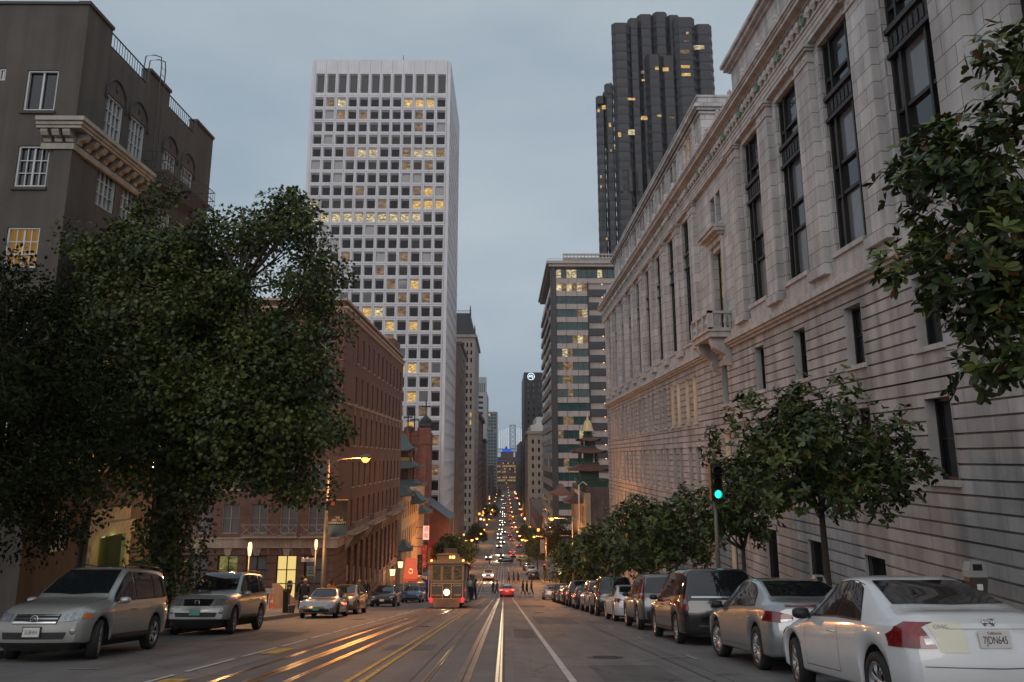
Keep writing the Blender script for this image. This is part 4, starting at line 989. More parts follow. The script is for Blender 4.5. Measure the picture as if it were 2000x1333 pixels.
# ---- left: beige building with green pagoda roofs
M['tileg'] = mat('grey_green_roof_tile', (.075, .10, .097), .6, var=.2, scale=3)
M['beige'] = mat('beige_stucco', (.40, .29, .18), .85, var=.12, scale=.5, streak=.2)
M['greenp'] = mat('dark_green_paint', (.02, .06, .04), .5, var=.2)
M['redroof'] = mat('red_brown_roof_edge', (.12, .055, .042), .6, var=.2, scale=2)
def pagoda_roof(mb, cx, cy, z, hx, hy, rise, tx, ty, up=.5, m=0, th=.16):
    n_ = 6; rings = []
    for k in range(n_+1):
        t_ = k/n_; e = t_**1.0
        ax, ay = hx+(tx-hx)*t_, hy+(ty-hy)*t_; zz = z+rise*(t_**1.7)
        ring = []
        for sx_, sy_ in ((-1, -1), (1, -1), (1, 1), (-1, 1)):
            for j in range(4):
                # walk each side; corners lift at the eave
                nx_, ny_ = {(-1, -1): (1, -1), (1, -1): (1, 1), (1, 1): (-1, 1), (-1, 1): (-1, -1)}[(sx_, sy_)]
                u = j/4; px_ = sx_+(nx_-sx_)*u; py_ = sy_+(ny_-sy_)*u
                cor = abs(2*u-1)**3*up*(1-t_)**2
                ring.append((cx+px_*ax, cy+py_*ay, zz+cor))
        rings.append(ring)
    for k in range(n_):
        for j in range(16):
            mb.poly([rings[k][j], rings[k][(j+1) % 16], rings[k+1][(j+1) % 16], rings[k+1][j]], m)
    low = [(p[0], p[1], p[2]-th) for p in rings[0]]
    for j in range(16): mb.poly([rings[0][j], low[j], low[(j+1) % 16], rings[0][(j+1) % 16]], m)
    mb.poly(low[::-1], m); mb.poly(rings[-1], m)
b = thing('pagoda_roofed_building', 'beige building with stacked grey-green pagoda roofs beyond the brick block', 'building', (-19, 131, -19))
lfp = left_face(-15.6); w = MB(); hp = [(y-.6, y+.6, z, z+2.3) for y in np.arange(132, 165, 3.2) for z in (-9.2, -13.2)]
wall(w, lfp, 130, 166, -28, -5.2, hp, .25); w.poly([(-15.6, 130, -28), (-15.6, 130, -5.2), (-30, 130, -5.2), (-30, 130, -28)]); w.poly([(-15.6, 130, -5.2), (-15.6, 166, -5.2), (-30, 166, -5.2), (-30, 130, -5.2)])
w.box(-18.4, -15.6, 134.3, 139.7, -5.2, -4.4); w.build('wall', M['beige'], b)
for i, h in enumerate(hp): window(b, lfp, *h, .2, M['beige'], M['lit'] if i % 7 == 5 else M['glass'], 1, 2)
w = MB()
for x in (-18.0, -15.0): 
    for y in (135, 139): w.box(x-.15, x+.15, y-.15, y+.15, -4.4, 1.3)
w.box(-17.6, -15.4, 135.4, 138.6, -3.6, -1.6); w.box(-17.5, -15.5, 135.5, 138.5, -1.0, 1.2); w.build('timber_lantern', M['redroof'], b)
w = MB(); w.box(-17.9, -15.1, 135.1, 138.9, -.55, 0.1); w.build('yellow_band', mat('ochre_band', (.45, .30, .08), .7, var=.1), b)
for (cx, cy, z, hx, hy, ri, tx, ty) in ((-16.5, 137, 1.2, 2.1, 2.6, 2.6, .25, .3), (-16.4, 137, -1.55, 3.0, 3.2, 1.1, 1.5, 2.0), (-16.2, 137, -4.3, 3.4, 3.6, .9, 1.8, 2.2), (-15.6, 132, -5.6, 1.6, 2.4, 1.3, .5, 1.8), (-15.4, 147, -7.4, 2.3, 4.5, 1.7, .3, 3.6), (-15.3, 158, -9.8, 1.9, 3.2, 1.2, .3, 2.4), (-15.2, 131, -13.6, 1.2, 2.0, 1.4, .2, 1.4)):
    q = MB(); pagoda_roof(q, cx, cy, z, hx, hy, ri, tx, ty); q.build('pagoda_roof', M['tileg'], b, True)

# ---- left: red brick church with crosses, and its tiled wing
b = thing('brick_church', 'red brick church tower topped by dark crosses in front of the white office tower', 'church', (-20, 186, -26))
M['redbrick'] = masonry('church_red_brick', (.22, .062, .038), (.16, .045, .03), (.17, .11, .08), .3, .11, .012, .4, .9, .25, .2)
w = MB(); w.box(-30, -17.6, 187, 205, -40, 6.0); w.box(-18.9, -16.5, 185.8, 189, -40, 6.6); w.box(-21.9, -21.1, 186.3, 187, -40, 6.6)
w.box(-19.1, -16.3, 185.6, 189.2, 3.0, 3.4); w.box(-30.2, -17.4, 186.8, 205, 4.9, 5.4)
for x in np.arange(-29.5, -19.2, 1.0): w.box(x, x+.5, 186.8, 187.4, 6.0, 6.7)
w.box(-18.3, -17.2, 185.5, 185.8, -10, 2.2); w.build('wall', M['redbrick'], b)
w = MB(); w.lathe([(1.5, 6.6), (1.6, 7.0), (1.2, 7.5), (1.25, 8.4), (.3, 9.3), (.12, 9.6)], (-17.7, 187.4, 0), 8)
for x, y, z in ((-17.7, 187.4, 9.2), (-21.6, 186.8, 6.8), (-20.6, 191, 6.4)):
    w.box(x-.14, x+.14, y-.12, y+.12, z, z+3.4); w.box(x-.8, x+.8, y-.12, y+.12, z+2.0, z+2.3)
    for dx, dz in ((-.8, 2.15), (.8, 2.15), (0, 3.4)): w.lathe([(0, -.28), (.28, 0), (0, .28)], (x+dx, y, z+dz), 6, 0)
w.lathe([(1.3, 5.9), (1.3, 6.6), (.5, 7)], (-21.3, 187.5, 0), 8)
w.build('crosses', M['black'], b)
a_ = MB()
for k in range(2): a_.tube([(-20.4+1.5*cos(t_)-(0 if k == 0 else 0), 186.75, 1.2-k*.35+1.9*sin(t_)*(1-.15*k)) for t_ in np.linspace(0, pi, 12)], .16, 5)
a_.build('arch_moulding', M['redbrick'], b)
b = thing('church_wing', 'low brick wing with a steep slate grey roof beside the church', 'building', (-15, 196, -26))
w = MB(); w.ext([(-22, -40), (-22, -11.0), (-18.6, -9.6), (-12.6, -13.6), (-12.6, -40)], 'y', 194, 211); w.build('wall', M['redbrick'], b)
w = MB(); w.hexa([(-18.7, 193.6, -9.4), (-12.2, 193.6, -13.75), (-12.2, 211.4, -13.75), (-18.7, 211.4, -9.4), (-18.7, 193.6, -9.15), (-12.2, 193.6, -13.5), (-12.2, 211.4, -13.5), (-18.7, 211.4, -9.15)]); w.build('roof', M['roofdk'] if False else mat('slate_grey_roof', (.10, .12, .14), .6, var=.15), b)

# ---- right: brick corner building with a tiered pagoda tower
b = thing('pagoda_tower_building', 'brick and ochre corner building carrying a tiered red-roofed pagoda with a gold bell top', 'building', (16, 134, -19))
w = MB(); w.box(13.05, 26, 134, 162, -30, -4.6); w.build('brick_wall', masonry('weathered_brick', (.17, .11, .095), (.13, .085, .075), (.16, .13, .11), .3, .12, .014, .5, .95, .45, .35), b)
sfp = right_face(12.8); w = MB(); hp = [(y-.75, y+.75, z, z+3.0) for y in np.arange(137, 161, 2.6) for z in (-10.6, -15.4)]
wall(w, sfp, 133.7, 162, -30, -5.4, hp, .2); w.poly([(12.8, 133.7, -30), (12.8, 133.7, -5.4), (13.6, 133.7, -5.4), (13.6, 133.7, -30)]); w.build('wall', M['beige'], b)
for i, h in enumerate(hp): window(b, sfp, *h, .15, M['greenp'], M['litdim'] if i % 2 == 0 else M['glass'], 2, 2)
q = MB(); pagoda_roof(q, 11.6, 141, -7.1, 1.7, 4.0, 1.5, .2, 3.2); q.build('side_roof', M['redroof'], b, True)
q = MB(); pagoda_roof(q, 10.6, 158, -6.6, 1.9, 3.5, 1.9, .2, 2.7); q.build('side_roof', M['redroof'], b, True)
cx, cy = 13.75, 137.6
w = MB(); w.box(11.9, 16.6, 135.2, 140, -4.6, -3.6); w.box(12.3, 15.3, cy-1.5, cy+1.5, -4.0, -1.9)
for z in (-4.0, -3.3): w.tube([(11.7, 135, z), (16.7, 135, z), (16.7, 140.2, z), (11.7, 140.2, z), (11.7, 135, z)], .05, 4)
for x in np.arange(11.7, 16.8, .5): w.tube([(x, 135, -4), (x, 135, -3.3)], .03, 4)
for (hw_, z0, z1) in ((1.35, -.9, .9), (.95, 1.7, 2.9), (.5, 3.4, 4.4)):
    for sx_ in (-1, 1):
        for sy_ in (-1, 1): w.box(cx+sx_*hw_-.14, cx+sx_*hw_+.14, cy+sy_*hw_-.14, cy+sy_*hw_+.14, z0, z1)
    w.box(cx-hw_-.3, cx+hw_+.3, cy-hw_-.3, cy+hw_+.3, z0, z0+.22); w.box(cx-hw_*.55, cx+hw_*.55, cy-hw_*.5, cy+hw_*.5, z0, z1)
    w.tube([(cx-hw_-.5, cy-hw_-.5, z0+.55), (cx+hw_+.5, cy-hw_-.5, z0+.55)], .05, 4)
w.build('lantern_frame', M['greenp'], b)
for (z, h_, ri, t_) in ((-1.9, 3.2, 1.05, 1.5), (.9, 2.75, .9, 1.1), (2.85, 1.95, .6, .6)):
    q = MB(); pagoda_roof(q, cx, cy, z, h_, h_, ri, t_, t_, .45); q.build('pagoda_roof', M['redroof'], b, True)
q = MB(); q.lathe([(1.1, 4.3), (.98, 4.45), (.78, 5.0), (.66, 5.6), (.5, 6.0), (.2, 6.2), (.22, 6.45), (.08, 6.6), (.14, 6.85), (.02, 7.2)], (cx, cy, 0), 12); q.build('gold_bell_top', mat('gilded_bell', (.55, .40, .20), .35, .6, var=.1), b, True)
q = MB()
for x in (12.5, 13.2): q.tube([(11.9, 134.6+(x-12.5), -12.5), (11.9, 134.6+(x-12.5), -4.2), (12.5, 134.6+(x-12.5), -3.7), (13.2, 134.6+(x-12.5), -4.2)], .09, 5)
q.build('white_vent_pipes', M['white'], b)

# ================================================================== TREES
def leafmat(name, c1, c2, rough=.5):
    m, n, b = newmat(name); l = n.links.new
    g_ = N(n, 'ShaderNodeNewGeometry'); ra = N(n, 'ShaderNodeValToRGB')
    ra.color_ramp.elements[0].color = rgba(c1); ra.color_ramp.elements[1].color = rgba(c2)
    l(g_.outputs['Random Per Island'], ra.inputs['Fac'])
    t = N(n, 'ShaderNodeTexCoord'); nz_ = N(n, 'ShaderNodeTexNoise', Scale=.9, Detail=3.); l(t.outputs['Object'], nz_.inputs['Vector'])
    r2 = N(n, 'ShaderNodeValToRGB'); r2.color_ramp.elements[0].position = .35; r2.color_ramp.elements[1].position = .65
    r2.color_ramp.elements[0].color = (.62, .70, .75, 1); r2.color_ramp.elements[1].color = (1.45, 1.30, 1.0, 1); l(nz_.outputs['Fac'], r2.inputs['Fac'])
    mm = N(n, 'ShaderNodeMixRGB', blend_type='MULTIPLY'); mm.inputs[0].default_value = 1; l(ra.outputs[0], mm.inputs[1]); l(r2.outputs[0], mm.inputs[2]); l(mm.outputs[0], b.inputs['Base Color'])
    b.inputs['Roughness'].default_value = rough; b.inputs['Specular IOR Level'].default_value = .35 if rough < .6 else .12
    return m
M['leafplane'] = leafmat('plane_tree_leaf', (.032, .046, .012), (.085, .108, .026))
M['leafdark'] = leafmat('dark_evergreen_leaf', (.008, .012, .004), (.020, .027, .008), .85)
M['leafmag'] = leafmat('magnolia_leaf', (.030, .048, .014), (.085, .110, .030), .36)
M['leafrust'] = leafmat('rusty_leaf', (.09, .035, .015), (.05, .035, .015), .6)
LEAF = {'plane': np.array([(0, 0, 0), (.32, .12, .05), (.5, .42, .0), (.26, .55, .06), (.14, .98, -.06), (0, .7, .03), (-.14, .98, -.06), (-.26, .55, .06), (-.5, .42, .0), (-.32, .12, .05)]),
        'oval': np.array([(0, 0, 0), (.14, .25, .04), (.21, .6, .03), (.1, .93, -.02), (0, 1, -.05), (-.1, .93, -.02), (-.21, .6, .03), (-.14, .25, .04)]),
        'small': np.array([(0, 0, 0), (.28, .45, .05), (0, 1, -.04), (-.28, .45, .05)])}
def leaf_cloud(name, parent, centers, rc, nper, size, shape, mt, mt2=None, frac2=0, seed=0, updir=.5, whorl=0):
    g_ = np.random.default_rng(seed); base = LEAF[shape]; k = len(base); n_ = len(centers)*nper
    C_ = np.repeat(np.array(centers), nper, 0); RC = np.repeat(np.asarray(rc) if hasattr(rc, '__len__') else np.full(len(centers), rc), nper)
    if whorl:       # leaves sit in rosettes round twig ends
        nt_ = n_//whorl; d = g_.normal(size=(nt_, 3)); d /= np.linalg.norm(d, axis=1)[:, None]
        idx = np.minimum(np.arange(nt_)*whorl, n_-1); r_ = RC[idx]*g_.random(nt_)**.45
        tip = C_[idx]+d*r_[:, None]; tip[:, 2] -= r_*0; ax = d+np.array((0, 0, .9)); ax /= np.linalg.norm(ax, axis=1)[:, None]
        pos = np.repeat(tip, whorl, 0); axs = np.repeat(ax, whorl, 0); n_ = len(pos)
        q = g_.normal(size=(n_, 3)); Y_ = q-axs*np.sum(q*axs, 1)[:, None]; Y_ /= np.linalg.norm(Y_, axis=1)[:, None]
        Y_ = Y_+axs*g_.uniform(-.1, .7, n_)[:, None]; nrm = axs+g_.normal(size=(n_, 3))*.2
    else:
        d = g_.normal(size=(n_, 3)); d /= np.linalg.norm(d, axis=1)[:, None]
        pos = C_+d*(RC*g_.random(n_)**.5)[:, None]*np.array((1, 1, .75))
        Y_ = d*.8+g_.normal(size=(n_, 3))*.6+np.array((0, 0, -.35)); nrm = d*.4+g_.normal(size=(n_, 3))*.45+np.array((0, 0, updir))
    Y_ /= np.linalg.norm(Y_, axis=1)[:, None]
    X_ = np.cross(Y_, nrm); X_ /= (np.linalg.norm(X_, axis=1)[:, None]+1e-9); Z_ = np.cross(X_, Y_)
    s_ = size*g_.uniform(.65, 1.25, n_)
    V = pos[:, None, :]+s_[:, None, None]*(base[None, :, 0, None]*X_[:, None, :]+base[None, :, 1, None]*Y_[:, None, :]+base[None, :, 2, None]*Z_[:, None, :])
    V = V.reshape(-1, 3)-np.array(parent.location)
    me = bpy.data.meshes.new(name); me.vertices.add(len(V)); me.vertices.foreach_set('co', V.ravel())
    me.loops.add(n_*k); me.loops.foreach_set('vertex_index', np.arange(n_*k))
    me.polygons.add(n_); me.polygons.foreach_set('loop_start', np.arange(n_)*k)
    me.materials.append(mt)
    if mt2: me.materials.append(mt2); me.polygons.foreach_set('material_index', (g_.random(n_) < frac2).astype(int))
    me.update(calc_edges=True); me.validate()
    o = bpy.data.objects.new(name, me); COL.objects.link(o); o.parent = parent
    return o
def tree(name, label, base, cc, rad, ncl, nper, size, shape, mt, lobes=None, seed=1, trunk_r=.16, fork=.5, rc=.8, group=None, whorl=0, mt2=None, frac2=0, lean=0, shell=.55, cat='tree', updir=.5, extra=(), flat=1.0, nobelow=-.75):
    root = thing(name, label, cat, base, group); rr = random.Random(seed)
    cl = []; tries = 0
    while len(cl) < ncl and tries < 20000:
        tries += 1
        v = Vector((rr.gauss(0, 1), rr.gauss(0, 1), rr.gauss(0, 1))).normalized()
        if v.z < nobelow: continue
        r_ = shell+(1-shell)*rr.random()**.7 if rr.random() < .78 else rr.random()*shell
        r_ *= 1+rr.uniform(-.14, .10)+.10*sin(3*atan2(v.y, v.x)+seed)+.07*sin(5*v.z*2+seed*2)
        c3, r3 = (cc, rad) if not lobes else rr.choice(lobes)
        p = Vector((c3[0]+v.x*r_*r3[0], c3[1]+v.y*r_*r3[1], c3[2]+v.z*r_*r3[2]*(flat if v.z < 0 else 1)))
        if lobes and any(((p.x-a[0])/b_[0])**2+((p.y-a[1])/b_[1])**2+((p.z-a[2])/b_[2])**2 < .22 for a, b_ in lobes): continue
        if any((p-q).length < rc*.55 for q in cl): continue
        cl.append(p)
    cl += [Vector(e) for e in extra]
    w = MB(); b0 = Vector(base); top = b0+Vector((lean, 0, (cc[2]-rad[2]*.55)-b0.z))
    if top.z < b0.z+.8: top.z = b0.z+.8
    mid = (b0+top)/2+Vector((rr.uniform(-.06, .06), rr.uniform(-.06, .06), 0))
    w.tube([b0+Vector((0, 0, -.2)), b0+Vector((0, 0, .15)), mid, top], [trunk_r*1.5, trunk_r*1.1, trunk_r*.92, trunk_r*.8], 10)
    core = Vector(cc); limbs = []
    for i in range(7):
        a = 2*pi*i/7+rr.uniform(-.3, .3); u = rr.uniform(.1, .9)
        e = Vector((cc[0]+cos(a)*rad[0]*.5, cc[1]+sin(a)*rad[1]*.5, cc[2]+rad[2]*(u-.45)))
        m_ = top.lerp(e, .5)+Vector((0, 0, -.12*rad[2]+rr.uniform(-.1, .2)))
        w.tube([top+Vector((0, 0, -.15)), m_, e], [trunk_r*.62, trunk_r*.42, trunk_r*.25], 7); limbs += [m_, e]
    w.tube([top, top.lerp(core, .6), core+Vector((0, 0, rad[2]*.5))], [trunk_r*.7, trunk_r*.4, trunk_r*.15], 7); limbs += [core, core+Vector((0, 0, rad[2]*.4))]
    for p in cl:
        s_ = min(limbs, key=lambda q: (q-p).length)
        m_ = s_.lerp(p, .5)+Vector((rr.uniform(-.1, .1), rr.uniform(-.1, .1), rr.uniform(-.15, .05)))*rc
        w.tube([s_, m_, p], [trunk_r*.16, trunk_r*.10, trunk_r*.04], 4, 0, False)
    w.build('trunk', M['bark'], root, True)
    leaf_cloud('crown', root, [tuple(p) for p in cl], np.array([rc*rr.uniform(.65, 1.25) for _ in cl]), nper, size, shape, mt, mt2, frac2, seed, updir, whorl)
    return root
# big plane tree and the dark tree beside it (left)
tree('plane_tree', 'large bushy plane tree with a wide crown standing behind the two parked silver SUVs', (-10.5, 26.7, rz(26.7)+.1), (-9.6, 26.7, 2.9), (4.4, 4.3, 5.4), 340, 300, .128, 'plane', M['leafplane'], seed=11, trunk_r=.32, rc=.86, lobes=[((-11.7, 26.7, 4.9), (2.4, 2.9, 3.5)), ((-7.9, 26.7, 5.1), (2.6, 2.9, 3.8)), ((-7.9, 26.4, 1.3), (2.8, 3.2, 2.8)), ((-11.4, 26.6, 1.0), (2.9, 3.2, 2.8)), ((-9.7, 26.2, 2.8), (2.6, 3.3, 3.2))], group='street trees on the left pavement', shell=.62, flat=1.0, nobelow=-.84, extra=[(-10.4+.5*cos(i*2.1), 26.6+.5*sin(i*2.1), -1.6-.24*i) for i in range(11)])
tree('evergreen_tree', 'near-black dense evergreen at the far left, taller than the SUV beneath it', (-11.8, 19.6, rz(19.6)+.1), (-12.2, 19.4, .75), (2.4, 2.6, 4.0), 190, 210, .13, 'small', M['leafdark'], seed=12, trunk_r=.2, rc=.8, group='street trees on the left pavement', shell=.5, flat=1.0)
# magnolias along the right pavement
MG = 'street magnolias on the right pavement'
TX = 7.7
tree('magnolia_tree', 'largest round-crowned magnolia beside the silver sedan on the right pavement', (7.75, 20.6, rz(20.6)+.14), (7.62, 20.3, -.2), (2.25, 2.2, 1.7), 130, 108, .165, 'oval', M['leafmag'], seed=21, trunk_r=.085, rc=.5, group=MG, whorl=6, shell=.55, mt2=M['leafrust'], frac2=.03, extra=[(8.3, 20, 1.7), (6.0, 20.4, 1.35), (9.5, 20.4, -.9), (5.6, 20.3, .9)], nobelow=-.7, lean=-.05)
tree('magnolia_tree', 'narrow tall-topped magnolia behind the green signal and the black minivan', (7.7, 27.6, rz(27.6)+.14), (7.5, 27.8, -1.75), (1.15, 1.4, 1.8), 60, 108, .165, 'oval', M['leafmag'], seed=22, trunk_r=.075, rc=.42, group=MG, whorl=6, extra=[(6.75, 27.2, .35), (6.7, 27.3, .0), (6.9, 27.3, .75)], nobelow=-.7)
tree('magnolia_tree', 'broad magnolia leaning over the compact SUV, third from the camera on the right', (7.7, 38.5, rz(38.5)+.14), (7.2, 37.5, -3.3), (2.5, 2.6, 2.0), 130, 84, .20, 'oval', M['leafmag'], seed=23, trunk_r=.08, rc=.5, group=MG, whorl=6, nobelow=-.6)
tree('magnolia_tree', 'fourth magnolia on the right, over the white sedan', (7.7, 48.5, rz(48.5)+.14), (7.3, 48.5, -5.0), (2.5, 2.6, 2.0), 110, 72, .22, 'oval', M['leafmag'], seed=24, trunk_r=.08, rc=.52, group=MG, whorl=6, nobelow=-.6)
tree('magnolia_tree', 'fifth magnolia on the right, over the black SUV', (7.7, 58.5, rz(58.5)+.14), (7.3, 58.5, -6.5), (2.6, 2.6, 2.0), 90, 72, .24, 'oval', M['leafmag'], seed=25, trunk_r=.08, rc=.55, group=MG, whorl=6, nobelow=-.6)
tree('magnolia_tree', 'sixth magnolia on the right, lit orange by the lamp in its branches', (7.6, 72, rz(72)+.14), (7.2, 72, -8.5), (2.8, 2.8, 2.3), 80, 66, .27, 'oval', M['leafmag'], seed=26, trunk_r=.09, rc=.6, group=MG, whorl=6, nobelow=-.6)
tree('magnolia_tree', 'magnolia reaching in from the right edge of the photo, its trunk outside the frame', (7.6, 9.2, rz(9.2)+.14), (7.2, 9.8, 2.9), (1.95, 2.2, 2.6), 165, 102, .165, 'oval', M['leafmag'], seed=27, trunk_r=.09, rc=.36, group=MG, whorl=6, mt2=M['leafrust'], frac2=.05, nobelow=-.8,
     extra=[(5.3, 10.2, 2.35), (5.05, 10.3, 2.45), (5.6, 10.1, 2.2), (5.9, 10.0, 2.0), (6.2, 10, 1.8), (5.6, 9.9, 3.75), (5.75, 9.9, 3.6), (6.0, 9.8, 3.5), (6.3, 9.7, 5.2), (6.35, 9.7, 4.9), (6.2, 9.9, 1.4), (6.4, 10, 1.1), (6.7, 10, .75), (6.9, 10, .95)])
# darker trees further down both pavements
for i, (nm, x, y, rx, rzz, zc, lab, gr) in enumerate((
    ('street_tree', -9.0, 141, 2.7, 3.2, -15.0, 'dark rounded tree behind the cable car, nearest of the far left trees', 'far trees on the left'),
    ('street_tree', -8.8, 160, 3.3, 3.7, -17.0, 'dark rounded tree beyond the cable car, second on the far left', 'far trees on the left'),
    ('street_tree', -9.3, 176, 3.0, 3.4, -18.8, 'dark tree above the parked cars, third on the far left', 'far trees on the left'),
    ('street_tree', 8.6, 96, 2.9, 3.2, -12.0, 'dark street tree behind the second orange lamp on the right', 'far trees on the right'),
    ('street_tree', 9.4, 150, 3.4, 4.6, -14.6, 'dark tall tree below the banded tower on the right', 'far trees on the right'),
    ('street_tree', 7.6, 196, 2.9, 4.2, -19.8, 'green-lit tree beside the far lamps on the right', 'far trees on the right'),
    ('street_tree', 8.0, 310, 3.6, 4.4, -28.0, 'distant tree on the right past the second crossing', 'far trees on the right'),
    ('street_tree', -10.5, 330, 3.6, 4.4, -29.0, 'distant tree on the left past the second crossing', 'far trees on the left'),
    ('street_tree', -9.5, 620, 5.5, 6, -37, 'far tree mass on the left near the end of the street', 'far trees on the left'),
    ('street_tree', -10, 1020, 8, 8, -41, 'farthest tree before the office building that closes the street', 'far trees on the left'))):
    tree(nm, lab, (x, y, rz(y)+.1), (x, y, zc), (rx, rx, rzz*.8), 46, 120, .36 if y < 200 else .7, 'small', M['leafplane'] if i != 4 else M['leafdark'], seed=40+i, trunk_r=.16, rc=rx*.34, group=gr, updir=.8)

# ================================================================== VEHICLES
def paint(name, c, rough=.28, metal=.0, coat=1.): return mat(name, c, rough, metal, .03, 2.5, coat=coat)
M['carglass'] = mat('tinted_car_glass', (.010, .012, .014), .04, var=0, spec=.8)
M['trim'] = mat('black_car_trim', (.012, .012, .013), .5, var=.05)
M['chrome'] = mat('chrome', (.55, .55, .56), .12, 1, var=0)
M['alloy'] = mat('alloy_wheel', (.42, .42, .43), .3, .9, var=.05)
M['tail'] = mat('red_tail_lens', (.17, .008, .010), .12, var=.55, scale=9, coat=1)
M['taillit'] = lamp_mat('lit_tail_lens', (1, .06, .05), 8, True)
M['amber'] = mat('amber_lens', (.5, .14, .02), .15, var=.1, coat=1)
M['lens'] = mat('clear_headlamp_lens', (.30, .31, .33), .08, .5, var=.45, scale=16, coat=1)
M['headlit'] = lamp_mat('lit_headlamp', (1, .86, .6), 14, True)
M['plate'] = mat('white_number_plate', (.55, .53, .50), .5, var=.03)
M['plateg'] = mat('green_number_plate', (.10, .30, .26), .5, var=.1)
M['ink'] = mat('plate_ink', (.02, .025, .06), .5, var=0)
M['under'] = mat('underbody', (.008, .008, .008), .9, var=0)

def lerp(a, b, t): return a+(b-a)*t
def ip(tab, y):
    if y <= tab[0][0]: return tab[0][1]
    for (a, p), (b, q) in zip(tab, tab[1:]):
        if y <= b: return lerp(p, q, (y-a)/(b-a))
    return tab[-1][1]
def smooth_tab(tab, n=3):
    t = [tuple(p) for p in tab]
    for _ in range(n):
        o = [t[0]]
        for a, b in zip(t, t[1:]): o += [(lerp(a[0], b[0], .25), lerp(a[1], b[1], .25)), (lerp(a[0], b[0], .75), lerp(a[1], b[1], .75))]
        o.append(t[-1]); t = o
    return t

STY = {}
# top: centre-line height, belt: shoulder height; y from tail (-) to nose (+)
STY['coupe'] = dict(L=4.44, W=1.74, top=[(-2.22, .93), (-2.1, 1.0), (-1.95, 1.03), (-1.52, 1.05), (-.72, 1.36), (-.3, 1.405), (.15, 1.38), (.95, .97), (1.2, .93), (1.9, .80), (2.12, .70), (2.22, .6)],
    belt=[(-2.22, .84), (-1.6, .93), (-.6, .91), (.9, .86), (1.6, .74), (2.22, .58)], wr=.58, wheels=(-1.27, 1.35), r=.31, rear=[(.2, .1), (.42, 0), (.56, .0), (.68, .04), (.8, .05), (.95, .12)], front=[(.2, .12), (.4, 0), (.55, .02), (.65, .10), (.9, .3)], gh=(-1.5, .95), sill=.24,
    side=[([(-1.02, .93), (-.62, .94), (-.3, .95)], [(-.72, 1.27), (-.5, 1.315), (-.3, 1.32)]), ([(-.26, .95), (.3, .94), (.84, .93)], [(-.26, 1.32), (.08, 1.30), (.70, .98)])], door=(-.33, .80))
STY['sedan'] = dict(L=4.85, W=1.86, top=[(-2.42, .98), (-2.3, 1.06), (-2.1, 1.09), (-1.7, 1.12), (-.85, 1.42), (-.2, 1.475), (.3, 1.45), (1.15, 1.03), (1.4, .99), (2.1, .86), (2.32, .75), (2.42, .6)],
    belt=[(-2.42, .90), (-1.7, 1.0), (-.6, .95), (1.1, .90), (1.8, .80), (2.42, .62)], wr=.60, wheels=(-1.36, 1.40), r=.34, rear=[(.2, .1), (.42, 0), (.58, .0), (.72, .05), (.85, .06), (1.05, .10)], front=[(.2, .12), (.4, 0), (.6, .02), (.7, .10), (.9, .3)], gh=(-1.68, 1.15), sill=.24,
    side=[([(-1.35, 1.02), (-.9, 1.0), (-.30, .99)], [(-1.12, 1.20), (-.8, 1.33), (-.30, 1.395)]), ([(-.25, .99), (.4, .975), (1.0, .96)], [(-.25, 1.395), (.15, 1.38), (.86, 1.02)])], door=(-.28, .95, -1.15))
STY['suv'] = dict(L=4.6, W=1.82, top=[(-2.30, .98), (-2.29, 1.15), (-2.24, 1.5), (-2.1, 1.665), (-1.6, 1.71), (-.4, 1.74), (.1, 1.72), (.95, 1.16), (1.1, 1.11), (2.0, .98), (2.2, .88), (2.30, .7)],
    belt=[(-2.30, 1.05), (-1.5, 1.05), (0, 1.0), (1.0, .97), (1.8, .88), (2.30, .7)], wr=.64, wheels=(-1.30, 1.38), r=.355, rear=[(.2, .1), (.5, 0), (.75, .0), (.95, .05), (1.1, .08), (1.68, .34)], front=[(.2, .10), (.4, 0), (.7, .0), (.85, .08), (1.1, .3)], gh=(-2.3, .95), sill=.32,
    side=[([(-1.95, 1.12), (-1.6, 1.11), (-1.15, 1.10)], [(-1.85, 1.5), (-1.55, 1.57), (-1.15, 1.60)]), ([(-1.08, 1.10), (-.6, 1.09), (-.18, 1.08)], [(-1.08, 1.60), (-.6, 1.62), (-.18, 1.62)]), ([(-.1, 1.08), (.4, 1.06), (.86, 1.05)], [(-.1, 1.62), (.12, 1.60), (.70, 1.18)])], door=(-.14, .85, -1.05))
STY['boxsuv'] = dict(STY['suv'], L=4.75, W=1.86, top=[(-2.37, 1.0), (-2.36, 1.2), (-2.3, 1.62), (-2.2, 1.74), (-1.6, 1.77), (-.4, 1.78), (.2, 1.74), (.85, 1.26), (1.0, 1.20), (2.1, 1.12), (2.28, 1.02), (2.37, .8)],
    belt=[(-2.37, 1.10), (-1.5, 1.10), (0, 1.07), (1.0, 1.04), (1.9, 1.0), (2.37, .8)], wheels=(-1.35, 1.44), r=.38, sill=.42,
    side=[([(-2.05, 1.17), (-1.7, 1.17), (-1.2, 1.17)], [(-1.98, 1.58), (-1.65, 1.64), (-1.35, 1.66)]), ([(-1.12, 1.17), (-.6, 1.15), (-.18, 1.14)], [(-1.2, 1.66), (-.6, 1.68), (-.18, 1.68)]), ([(-.1, 1.14), (.4, 1.13), (.78, 1.13)], [(-.1, 1.68), (.12, 1.66), (.66, 1.28)])])
